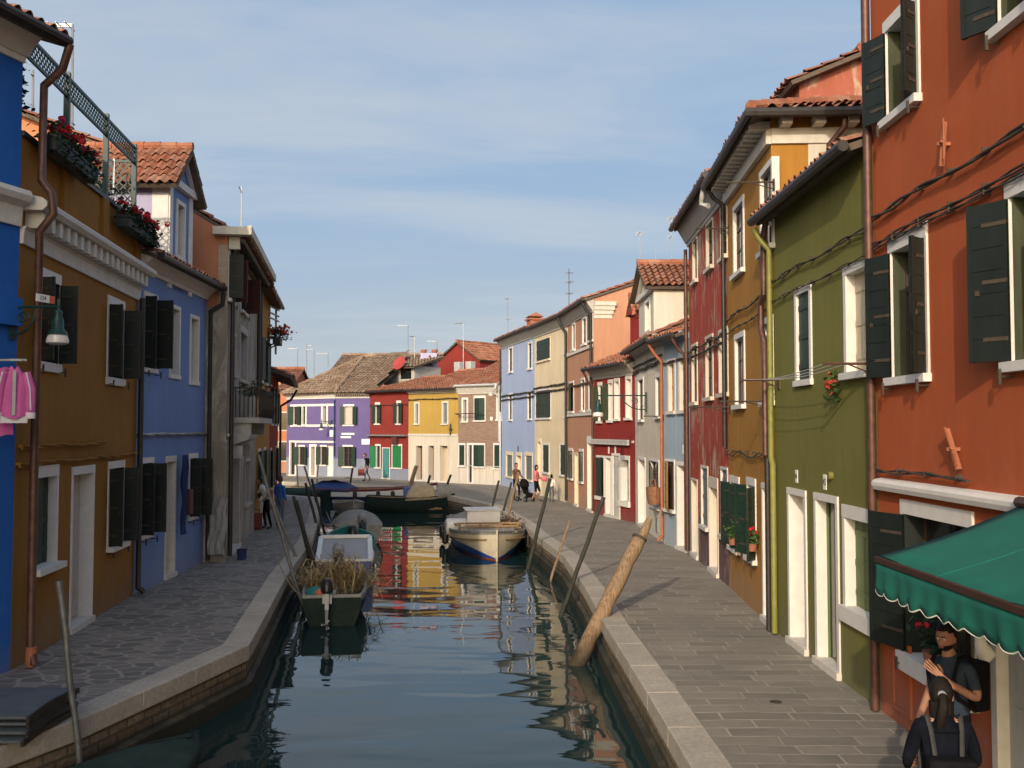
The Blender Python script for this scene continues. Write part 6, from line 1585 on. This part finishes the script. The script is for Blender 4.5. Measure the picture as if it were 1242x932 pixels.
# laundry on the bright blue house
simple('pink_cloth', (.58, .13, .36), .9, .1, 5); simple('pink_deep_cloth', (.45, .07, .25), .9, .1, 5); simple('white_cloth', (.72, .70, .72), .9, .06, 5)
D0 = 13.35; q = AT(14, 437, D0)
t = thing('clothes_rod', 'short clothes rod holding pink laundry on the bright blue house', 'clothes rod', (q.x, D0, q.z))
mb = MB(); mb.tube([(-1.1, 0, 0), (.2, 0, 0)], .016, 6); mb.tube([(-.5, .35, .01), (.18, .0, .01)], .01, 5); mb.bar((.0, -.02, .0), (.16, -.02, .0), .05, .03); mb.build('rod', 'grey_wood', t)
def garment(label, x, y, w, h, name, jacket=True):
    t = thing(name, label, name, (x, y, q.z-.02), R(25))
    mb = MB(); n = 14; m = 10
    for sd_ in (0, 1):
        vs = []
        for i in range(m+1):
            f = i/m; ww = w*(.30+.70*min(1, f*3.2)) if jacket else w*(.7+.3*f)
            for j in range(n+1):
                u = j/n*2-1; vs.append((u*ww/2, (.07*(1-u*u)*(1 if sd_ else -1))*(.4+.6*f)+.007*math.sin(u*7+f*2), -.08-h*f-(.02*math.cos(u*4))))
        mb.add(vs, [(i*(n+1)+j, (i+1)*(n+1)+j, (i+1)*(n+1)+j+1, i*(n+1)+j+1) for i in range(m) for j in range(n)])
    mb.build('body', 'pink_cloth', t, smooth=True)
    if jacket:
        for sg in (-1, 1):
            mb = MB(); mb.tube([(sg*w*.40, 0, -.14), (sg*w*.56, 0, -.36), (sg*w*.60, .02, -h-.02)], [.06, .075, .06], 10); sl = mb.build('sleeve', 'pink_cloth', t, smooth=50)
            mb = MB(); mb.tube([(sg*w*.42, -.065, -.14), (sg*w*.57, -.08, -.36), (sg*w*.61, -.065, -h+.02)], .010, 6); mb.build('stripe', 'white_cloth', sl)
            mb = MB(); mb.tube([(sg*w*.60, .02, -h-.01), (sg*w*.60, .02, -h-.09)], [.068, .062], 10); mb.build('cuff', 'white_cloth', sl, smooth=50)
        mb = MB(); mb.lathe([(w*.5, -h-.15), (w*.52, -h-.06)], (0, 0, 0), 16, 0, 1, .16); mb.build('hem', 'white_cloth', t)
        mb = MB(); mb.box(-.02, .02, -.09, -.08, -h-.05, -.12); mb.build('zip', 'grey_metal', t)
    mb = MB(); mb.tube([(0, 0, .02), (.02, 0, -.06)], .006, 5); mb.bar((-w*.3, 0, -.12), (w*.3, 0, -.12), .015, .02); mb.build('hanger', 'dark_metal', t)
p = AT(18, 437, D0); garment('pink tracksuit jacket with white stripes on the clothes rod', p.x, D0, .33, .66, 'jacket')
p = AT(-6, 437, D0+.1); garment('pink top hanging behind the jacket at the photo edge', p.x, D0+.12, .46, .9, 'shirt', False)

# stacked flood walkway boards
simple('board_blue_grey', (.085, .105, .12), .75, .2, 3, .2)
G_ = 'stacked flood walkway boards by the left kerb'
for k, lab in enumerate(('lowest grey walkway board of the stack', 'second lowest grey walkway board of the stack', 'second highest grey walkway board of the stack', 'topmost grey walkway board of the stack')):
    t = thing('walkway_board', lab, 'walkway board', (-7.55+.02*(k % 2), 11.0+.02*k, .012+k*.078), R(random.uniform(-1, 1)), G_)
    mb = MB(); n = 10
    def zc(f): return .035*math.sin(math.pi*f)
    for i in range(n):
        f0, f1 = i/n, (i+1)/n; y0, y1 = 1.22*f0, 1.22*f1
        mb.add([(0, y0, .035+zc(f0)), (2.33, y0, .035+zc(f0)), (2.33, y1, .035+zc(f1)), (0, y1, .035+zc(f1)), (0, y0, .065+zc(f0)), (2.33, y0, .065+zc(f0)), (2.33, y1, .065+zc(f1)), (0, y1, .065+zc(f1))], [(0, 3, 2, 1), (4, 5, 6, 7), (0, 1, 5, 4), (1, 2, 6, 5), (2, 3, 7, 6), (3, 0, 4, 7)])
    mb.build('deck', 'board_blue_grey', t)
    for xx in (.0, 2.35):
        mb = MB()
        for i in range(n): mb.bar((xx-.015, 1.24*i/n-.01, .03+zc(i/n)), (xx-.015, 1.24*(i+1)/n-.01, .03+zc((i+1)/n)), .035, .06)
        mb.build('edge_rail', 'dark_metal', t)
# basket on the grey house sill
x, z = R6.sz(796, 612, -.15); mb = MB()
t = thing('basket', 'brown wicker basket on the grey house window sill', 'basket', R6.M @ V((x-.1, -.2, z+.0)), R6.root.rotation_euler.z)
simple('wicker', (.26, .12, .065), .85, .4, 20, .6)
mb = MB(); mb.lathe([(.24, 0), (.30, .25), (.33, .5), (.29, .5), (.26, .26), (.2, .05)], (0, 0, 0), 14, 0, 1.3, .75); mb.build('body', 'wicker', t, smooth=40)
mb = MB(); mb.tube([(-.4*math.cos(a*math.pi/10), 0, .45+.3*math.sin(a*math.pi/10)) for a in range(11)], .02, 6); mb.build('handle', 'wicker', t)
# ================================================================== people
simple('skin', (.33, .17, .11), .65, .12, 14, .1, .25); simple('hair_dark', (.010, .0075, .0065), .6, .5, 40, .8, .2, stretch=(4, 4, .3)); simple('hair_brown', (.05, .03, .018), .55, .4, 30, .3)
simple('shirt_white', (.68, .67, .64), .9, .06, 8); simple('cloth_black', (.008, .008, .010), .95, .3, 8, .3, .1); simple('sweater_blue', (.025, .105, .36), .95, .12, 8, .2)
simple('jeans', (.085, .115, .17), .9, .2, 8, .2); simple('jacket_brown', (.12, .065, .035), .85, .2, 8); simple('top_pink', (.68, .17, .20), .9, .08, 8); simple('trousers_grey', (.10, .10, .11), .9, .15, 8)
simple('shirt_blue_grey', (.032, .045, .065), .95, .2, 7, .4, .1); simple('jacket_navy', (.005, .0065, .012), .95, .4, 7, .5, .1); simple('shoe', (.02, .018, .016), .6, .2, 8); simple('bag_red', (.17, .025, .02), .6, .2, 8); simple('eye_white', (.7, .68, .65), .3, .02, 5); simple('lip', (.30, .11, .09), .5, .05, 9)
simple('strap_grey', (.03, .03, .033), .7, .2, 8)
DEF = dict(pelvis=(0, 0, .95), waist=(0, 0, 1.08), chest=(0, .005, 1.27), neck=(0, .015, 1.46), skull=(0, -.005, 1.55),
           shL=(.165, .01, 1.405), elL=(.215, .03, 1.13), wrL=(.225, -.06, .90), haL=(.225, -.08, .835),
           shR=(-.165, .01, 1.405), elR=(-.215, .03, 1.13), wrR=(-.225, -.06, .90), haR=(-.225, -.08, .835),
           hiL=(.09, 0, .90), knL=(.10, -.02, .49), anL=(.10, .03, .085), toL=(.115, -.14, .045),
           hiR=(-.09, 0, .90), knR=(-.10, -.02, .49), anR=(-.10, .03, .085), toR=(-.115, -.14, .045))
RAD = dict(pelvis=.125, waist=.118, chest=.135, neck=.058, skull=.055, sh=.066, el=.043, wr=.029, ha=.030, hi=.088, kn=.057, an=.040, to=.038)
EDG = [('pelvis', 'waist'), ('waist', 'chest'), ('chest', 'neck'), ('neck', 'skull')]
for s_ in 'LR': EDG += [('chest', 'sh'+s_), ('sh'+s_, 'el'+s_), ('el'+s_, 'wr'+s_), ('wr'+s_, 'ha'+s_), ('pelvis', 'hi'+s_), ('hi'+s_, 'kn'+s_), ('kn'+s_, 'an'+s_), ('an'+s_, 'to'+s_)]

def headmesh(rx=.074, ry=.094, rz_=.118, n=20, m=16, ears=True):
    mb = MB(); vs = []
    for i in range(m+1):
        th = math.pi*i/m; z = -math.cos(th); r = math.sin(th)
        for j in range(n):
            a = 2*math.pi*j/n; x, y = r*math.sin(a), -r*math.cos(a)
            jaw = 1-.30*max(0, -z)**1.3 if True else 1
            front = max(0, -y)
            px, py, pz = x*rx*jaw, y*ry*(1-.10*max(0, -z)*(1 if y > 0 else .2)), z*rz_
            if abs(a if a < math.pi else a-2*math.pi) < .18 and -.45 < z < .15: py -= .020*(1-abs(z+.18)/.42)       # nose
            if front > .75 and .02 < z < .22: py += .006                                                          # eye line
            vs.append((px, py, pz))
    mb.add(vs, [(i*n+j, i*n+(j+1) % n, (i+1)*n+(j+1) % n, (i+1)*n+j) for i in range(m) for j in range(n)], 0)
    if ears:
        for sg in (-1, 1): mb.ball((sg*rx*1.0, .008, -.012), .03, 0, 8, 6, (.35, .7, 1.05))
    for sg in (-1, 1): mb.ball((sg*.029, -.083, .012), .0125, 1, 8, 6, (1.1, .6, .75)); mb.ball((sg*.029, -.0905, .012), .006, 2, 8, 6, (1, .5, 1)); mb.bar((sg*.014, -.093, .033), (sg*.047, -.083, .032), .006, .007, 2)
    mb.bar((-.022, -.088, -.058), (.022, -.088, -.058), .008, .009, 3)
    return mb

def person(label, loc, rz, pose=None, wear=None, hair='hair_dark', k=1.0, hairlen=.0, tilt=(0, 0, 0), slim=1.0, fingers=True, sub=2, group=None, beard=False):
    """Front is local -y. wear: torso, arm (upper), fore, leg, shin, shoe materials."""
    P = dict(DEF); P.update(pose or {}); P = {a: V(b) for a, b in P.items()}
    w = dict(torso='shirt_white', arm=None, fore='skin', leg='jeans', shin=None, shoe='shoe'); w.update(wear or {}); w['arm'] = w['arm'] or w['torso']; w['shin'] = w['shin'] or w['leg']
    t = thing('person', label, 'person', loc, rz, group)
    names = list(P); verts = [P[a] for a in names]; edges = [(names.index(a), names.index(b)) for a, b in EDG]; rad = []
    for a in names: rad.append(RAD[a if a in RAD else a[:-1]]*slim)
    def add(p, r, pr): verts.append(p); rad.append(r); edges.append((pr, len(verts)-1)); return len(verts)-1
    if fingers:
        for s_ in 'LR':
            wr, ha = P['wr'+s_], P['ha'+s_]; d = (ha-wr).normalized(); side = d.cross(V((1, 0, 0)) if abs(d.x) < .8 else V((0, 0, 1))).normalized(); curl = d.cross(side)*(1 if s_ == 'L' else 1)
            if w.get('curl'+s_): curl = V(w['curl'+s_]).normalized(); side = d.cross(curl).normalized()
            ih = names.index('ha'+s_)
            for q, ln in ((-.027, .070), (-.009, .082), (.009, .078), (.026, .062)):
                a = add(ha+d*.035+side*q, .0105, ih); b_ = add(ha+d*(.035+ln*.5)+side*q*1.15+curl*.012, .0092, a); add(ha+d*(.03+ln*.85)+side*q*1.2+curl*.045, .008, b_)
            iw = names.index('wr'+s_); a = add(wr.lerp(ha, .7)+side*(-.038)+curl*.012, .0115, ih); add(wr.lerp(ha, 1.25)+side*(-.058)+curl*.03, .0095, a)
    me = bpy.data.meshes.new('person'); me.from_pydata([tuple(v) for v in verts], edges, []); o = bpy.data.objects.new('tmp', me); C.objects.link(o)
    o.modifiers.new('sk', 'SKIN').use_smooth_shade = True
    sv = me.skin_vertices[0].data
    for i, v in enumerate(sv): v.radius = (rad[i], rad[i]); v.use_root = (names[i] == 'pelvis') if i < len(names) else False
    for a, rr in (('pelvis', (.15, .115)), ('waist', (.135, .10)), ('chest', (.165, .115))): sv[names.index(a)].radius = (rr[0]*slim, rr[1]*slim)
    ss = o.modifiers.new('ss', 'SUBSURF'); ss.levels = ss.render_levels = sub
    dg = bpy.context.evaluated_depsgraph_get(); me2 = bpy.data.meshes.new_from_object(o.evaluated_get(dg)); bpy.data.objects.remove(o)
    # clothes by nearest bone
    seg = [(a, b) for a, b in EDG]
    mats = [w['torso'], w['arm'], w['fore'], w['leg'], w['shin'], w['shoe'], 'skin', 'eye_white', 'hair_dark', 'lip']
    def cls(c):
        best = 9; bn = None; bf = 0
        for a, b in seg:
            p, q = P[a], P[b]; d = q-p; f = max(0, min(1, (c-p).dot(d)/max(1e-9, d.dot(d)))); r = (c-p-d*f).length
            r -= (RAD[a if a in RAD else a[:-1]]*(1-f)+RAD[b if b in RAD else b[:-1]]*f)*.9
            if r < best: best = r; bn = (a, b); bf = f
        a, b = bn
        if b == 'skull' or (b == 'neck' and bf > .75): return 6
        if a[:2] == 'sh': return 1 if bf < w.get('sleeve', 1.1) else 2
        if a[:2] == 'el': return 2 if bf < .93 or w['fore'] == 'skin' else 6
        if a[:2] == 'wr': return 6
        if a[:2] == 'hi' or b[:2] == 'hi': return 3
        if a == 'pelvis' and c.z < w.get('belt', 1.0): return 3
        if a[:2] == 'kn': return 4 if bf < .9 else 5
        if a[:2] == 'an': return 5
        return 0
    cl = [cls(p.center) for p in me2.polygons]
    hc = P['skull']+V((0, -.012, .075)); hm = headmesh(); MH = Matrix.Translation(hc) @ Matrix.Rotation(R(tilt[2]), 4, 'Z') @ Matrix.Rotation(R(tilt[0]), 4, 'X') @ Matrix.Rotation(R(tilt[1]), 4, 'Y')
    vs = [tuple(v.co) for v in me2.vertices]; fs = [tuple(p.vertices) for p in me2.polygons]; nb = MB(); nb.add(vs, fs); nb.m = cl
    nb.add([MH @ V(p) for p in hm.v], hm.f); nb.m[len(fs):] = [6 if q == 0 else 6+q for q in hm.m]
    body = nb.build('body', mats, t, smooth=70)
    cb = MB(); nk = P['neck']; ax = (P['skull']-nk).normalized()
    cb.tube([nk-ax*.085, nk-ax*.03, nk+ax*.012, nk+ax*.028], [.125, .098, .076, .070], 16, 0, False); cb.build('collar', w['torso'], t, smooth=60)
    if hair:
        hb = headmesh(.083, .104, .128, 20, 16, False); keep = MB(); nn = 20
        vs = [V(p) for p in hb.v[:17*20]]; fs = []
        for f in hb.f[:16*20]:
            c = sum((vs[i] for i in f), V((0, 0, 0)))/len(f)
            if c.z > .045+max(0, -c.y-.0)*.35 or (c.y > -.005 and c.z > -.07-hairlen): fs.append(f)
        keep.add([MH @ (p+V((0, .008, .006+.003*math.sin(p.x*160+p.z*90)))) for p in vs], fs)
        if hairlen > 0: keep.lathe([(.05, -.16), (.085, -.08), (.09, .02)], tuple(MH @ V((0, .035, -.06))), 12, 0, 1, .6)
        h = keep.build('hair', hair, t, smooth=60); sm = h.modifiers.new('t', 'SOLIDIFY'); sm.thickness = .012
        if beard:
            bb = headmesh(.077, .098, .122, 20, 16, False); vs = [V(p) for p in bb.v[:17*20]]; fs = []
            for f in bb.f[:16*20]:
                c = sum((vs[i] for i in f), V((0, 0, 0)))/len(f)
                if c.z < -.045 and c.y < .01 and not (abs(c.x) < .025 and -.068 < c.z < -.048): fs.append(f)
            kb = MB(); kb.add([MH @ p for p in vs], fs); kb.build('beard', hair, t, smooth=60)
    t.scale = (k, k, k); t['_h'] = 1
    del t['_h']
    return t, P, MH

def g3(px, py): p = G(px, py); return (p.x, p.y, 0)
# two men on the left quay
person('man in white shirt and black trousers leaning towards the stone house wall', (-8.30, 34.4, 0), R(-70), dict(chest=(0, -.09, 1.25), neck=(0, -.17, 1.42), skull=(0, -.22, 1.50), shL=(.165, -.12, 1.37), elL=(.30, .02, 1.16), wrL=(.20, -.06, 1.0), haL=(.16, -.10, .97), shR=(-.165, -.12, 1.37), elR=(-.2, -.28, 1.15), wrR=(-.18, -.48, 1.08), haR=(-.18, -.54, 1.07), knR=(-.1, -.06, .49), anR=(-.1, .0, .085), toR=(-.11, -.17, .045), anL=(.12, .16, .085), toL=(.14, 0, .045), knL=(.11, .06, .49)), dict(torso='shirt_white', fore='skin', leg='cloth_black', sleeve=.8), 'hair_dark', 1.03)
person('man in blue sweater and jeans standing on the left quay', (-7.95, 34.9, 0), R(150), dict(elL=(.25, .0, 1.15), wrL=(.2, -.18, 1.0), haL=(.17, -.24, .98)), dict(torso='sweater_blue', fore='sweater_blue', leg='jeans'), 'hair_brown', 1.02)
t = thing('bag', 'dark red upright bag at the feet of the man in white', 'bag', (-8.62, 34.3, 0), R(10)); mb = MB(); mb.box(-.2, .2, -.13, .13, .02, .56); mb.box(-.16, .16, -.16, -.13, .08, .36); mb.build('body', 'bag_red', t, bevel=.04); mb = MB(); mb.tube([(-.12, 0, .55), (-.12, 0, .68), (.12, 0, .68), (.12, 0, .55)], .015, 6); mb.build('handle', 'cloth_black', t)
# far dark figure
p = G(448.5, 583)
person('far man in dark clothes walking with a red bag before the violet house', (p.x, p.y-1.2, 0), R(-60), dict(chest=(0, -.06, 1.26), neck=(0, -.11, 1.43), skull=(0, -.15, 1.51), knL=(.1, -.16, .5), anL=(.1, -.2, .09), toL=(.11, -.37, .05), knR=(-.1, .05, .5), anR=(-.1, .25, .11), toR=(-.11, .12, .05)), dict(torso='cloth_black', fore='cloth_black', leg='trousers_grey'), 'hair_dark', 1.05, sub=1)
t = thing('bag', 'bright red shopping bag carried by the far dark figure', 'bag', (p.x-.35, p.y-1.45, .38), 0); mb = MB(); mb.box(-.2, .2, -.08, .08, 0, .42); mb.build('body', 'bag_red', t, bevel=.03); mb = MB(); mb.tube([(-.1, 0, .42), (-.06, 0, .58), (.06, 0, .58), (.1, 0, .42)], .012, 5); mb.build('handle', 'bag_red', t)
# family on the right quay
p = G(626, 607.5); D5 = p.y
person('man in brown jacket pushing a black stroller by the blue house', (p.x, D5, 0), R(35), dict(elL=(.2, -.1, 1.15), wrL=(.17, -.34, 1.03), haL=(.17, -.4, 1.02), elR=(-.2, -.1, 1.15), wrR=(-.17, -.34, 1.03), haR=(-.17, -.4, 1.02), knL=(.1, -.12, .49), anL=(.1, -.1, .09), toL=(.11, -.26, .05)), dict(torso='jacket_brown', fore='jacket_brown', leg='cloth_black'), 'hair_dark', 1.02)
t = thing('stroller', 'black stroller with raised hood and dark wheels', 'stroller', (p.x+.42, D5-.55, 0), R(35))
mb = MB(); mb.tube([(-.2, .35, 1.02), (-.2, .0, .55), (-.22, -.3, .18)], .018, 6); mb.tube([(.2, .35, 1.02), (.2, .0, .55), (.22, -.3, .18)], .018, 6); mb.tube([(-.2, .35, 1.02), (.2, .35, 1.02)], .022, 6); mb.tube([(-.2, -.1, .5), (-.24, .28, .12)], .018, 6); mb.tube([(.2, -.1, .5), (.24, .28, .12)], .018, 6); mb.build('frame', 'grey_metal', t)
mb = MB(); mb.add([(-.2, .12, .85), (.2, .12, .85), (.2, -.02, .42), (-.2, -.02, .42), (-.2, -.34, .40), (.2, -.34, .40), (.2, -.42, .22), (-.2, -.42, .22)], [(0, 1, 2, 3), (3, 2, 5, 4), (4, 5, 6, 7)]); o = mb.build('seat', 'cloth_black', t); o.modifiers.new('t', 'SOLIDIFY').thickness = .05
mb = MB(); vs = []
for i in range(9):
    a = i/8*math.pi*.55
    for j in range(9): b_ = (j/8-.5)*math.pi; vs.append((.24*math.sin(b_), .14-.34*math.sin(a)*math.cos(b_)*.9, .72+.34*math.cos(a)*math.cos(b_)**.6 if abs(math.cos(b_)) > 1e-6 else .72))
mb.add(vs, [(i*9+j, i*9+j+1, (i+1)*9+j+1, (i+1)*9+j) for i in range(8) for j in range(8)]); o = mb.build('hood', 'cloth_black', t, smooth=True); o.modifiers.new('t', 'SOLIDIFY').thickness = .02
for (x, y) in ((-.24, .28), (.24, .28), (-.22, -.32), (.22, -.32)):
    mb = MB(); mb.tube([(x-.02, y, .12), (x+.02, y, .12)], .12, 16); w_ = mb.build('wheel', 'motor_black', t, smooth=40); mb = MB(); mb.tube([(x-.024, y, .12), (x+.024, y, .12)], .05, 10); mb.build('hub', 'grey_metal', w_)
p = G(650.5, 609)
person('woman in pink top and black skirt walking beside the stroller', (p.x, p.y, 0), R(70), dict(elR=(-.22, -.06, 1.15), wrR=(-.1, -.25, 1.1), haR=(-.04, -.28, 1.1), elL=(.2, -.08, 1.15), wrL=(.1, -.27, 1.1), haL=(.05, -.3, 1.1), knL=(.09, -.14, .49), anL=(.09, -.12, .09), toL=(.1, -.28, .05), knR=(-.09, .0, .49), anR=(-.09, .2, .1), toR=(-.1, .05, .05)), dict(torso='top_pink', fore='skin', leg='cloth_black', shin='skin', sleeve=.6), 'hair_dark', .98, .02)
t0 = bpy.data.objects[:][-1]
t = thing('bundle', 'bright pink bundle held by the woman in pink', 'bundle', (p.x+.36, p.y-.12, 1.08), 0); mb = MB(); mb.ball((0, 0, 0), .15, 0, 12, 8, (1, .9, .8)); mb.ball((.09, .02, -.05), .1, 0, 10, 6); mb.build('cloth', 'top_pink', t, smooth=60)
p = G(669, 609.5)
person('child in white top and grey trousers seen from behind by the cream house', (p.x, p.y, 0), R(160), dict(elL=(.2, -.1, 1.16), wrL=(.1, -.25, 1.2), haL=(.05, -.28, 1.22)), dict(torso='shirt_white', fore='shirt_white', leg='trousers_grey'), 'hair_dark', .74, .05, sub=1)

# ---- the two people near us on the right
tm, P, MH = person('man in blue-grey T-shirt with black backpack raising his hand, under the awning', (3.74, 8.72, 0), R(-62),
    dict(chest=(0, -.01, 1.28), neck=(0, -.02, 1.47), skull=(0, -.055, 1.555), elL=(.235, .02, 1.15), wrL=(.12, -.21, 1.30), haL=(.075, -.265, 1.365), elR=(-.22, .0, 1.14), wrR=(-.2, -.16, .95), haR=(-.19, -.2, .89)),
    dict(torso='shirt_blue_grey', fore='skin', leg='cloth_black', sleeve=.72, curlL=(-.6, -.2, .5)), 'hair_dark', 1.0, tilt=(10, 0, 8), sub=2, beard=True)
t = thing('backpack', 'black backpack on the back of the man in blue-grey T-shirt', 'backpack', tm.location, R(-62)); t.scale = tm.scale
mb = MB(); mb.box(-.15, .15, .13, .30, 1.0, 1.42); mb.box(-.11, .11, .301, .35, 1.03, 1.25); mb.build('bag', 'cloth_black', t, bevel=.05)
for sg in (-1, 1):
    mb = MB(); mb.tube([(sg*.11, .16, 1.40), (sg*.115, .06, 1.49), (sg*.12, -.06, 1.47), (sg*.13, -.14, 1.33), (sg*.135, -.10, 1.15), (sg*.13, .12, 1.02)], .018, 6); mb.build('strap', 'cloth_black', t, smooth=50)
tw, P, MH = person('woman in dark jacket with a black ponytail, back turned, nearest the camera', (2.98, 7.12, 0), R(172), dict(elL=(.24, -.02, 1.15), wrL=(.2, -.2, 1.05), haL=(.17, -.26, 1.05), elR=(-.24, -.02, 1.15), wrR=(-.2, -.2, 1.05), haR=(-.17, -.26, 1.05)), dict(torso='jacket_navy', fore='jacket_navy', leg='jeans'), 'hair_dark', .955, .03, tilt=(6, 0, -14), slim=1.04)
mb = MB(); q = MH @ V((0, .10, .02)); pts = [q, q+V((0, .035, -.01)), q+V((.0, .055, -.07)), q+V((.010, .052, -.14)), q+V((.022, .04, -.21)), q+V((.03, .03, -.27))]
mb.tube(pts, [.024, .029, .034, .036, .030, .008], 12); ph = mb.build('ponytail', 'hair_dark', tw, smooth=70)
mb = MB(); mb.tube([q+V((0, .012, .0)), q+V((0, .03, -.006))], .029, 12); mb.build('hair_tie', 'tarp_pale', ph)
t = thing('backpack', 'grey backpack straps and bag on the woman with the ponytail', 'backpack', tw.location, R(172)); t.scale = tw.scale
mb = MB(); mb.box(-.16, .16, .125, .29, .84, 1.24); mb.box(-.12, .12, .291, .34, .88, 1.06); mb.build('bag', 'cloth_black', t, bevel=.05)
for sg in (-1, 1):
    mb = MB(); mb.tube([(sg*.09, .15, 1.22), (sg*.105, .10, 1.40), (sg*.115, .04, 1.475), (sg*.12, -.08, 1.44), (sg*.13, -.15, 1.28), (sg*.13, -.1, 1.05), (sg*.14, .1, .9)], .018, 6); mb.build('strap', 'strap_grey', t, smooth=50)
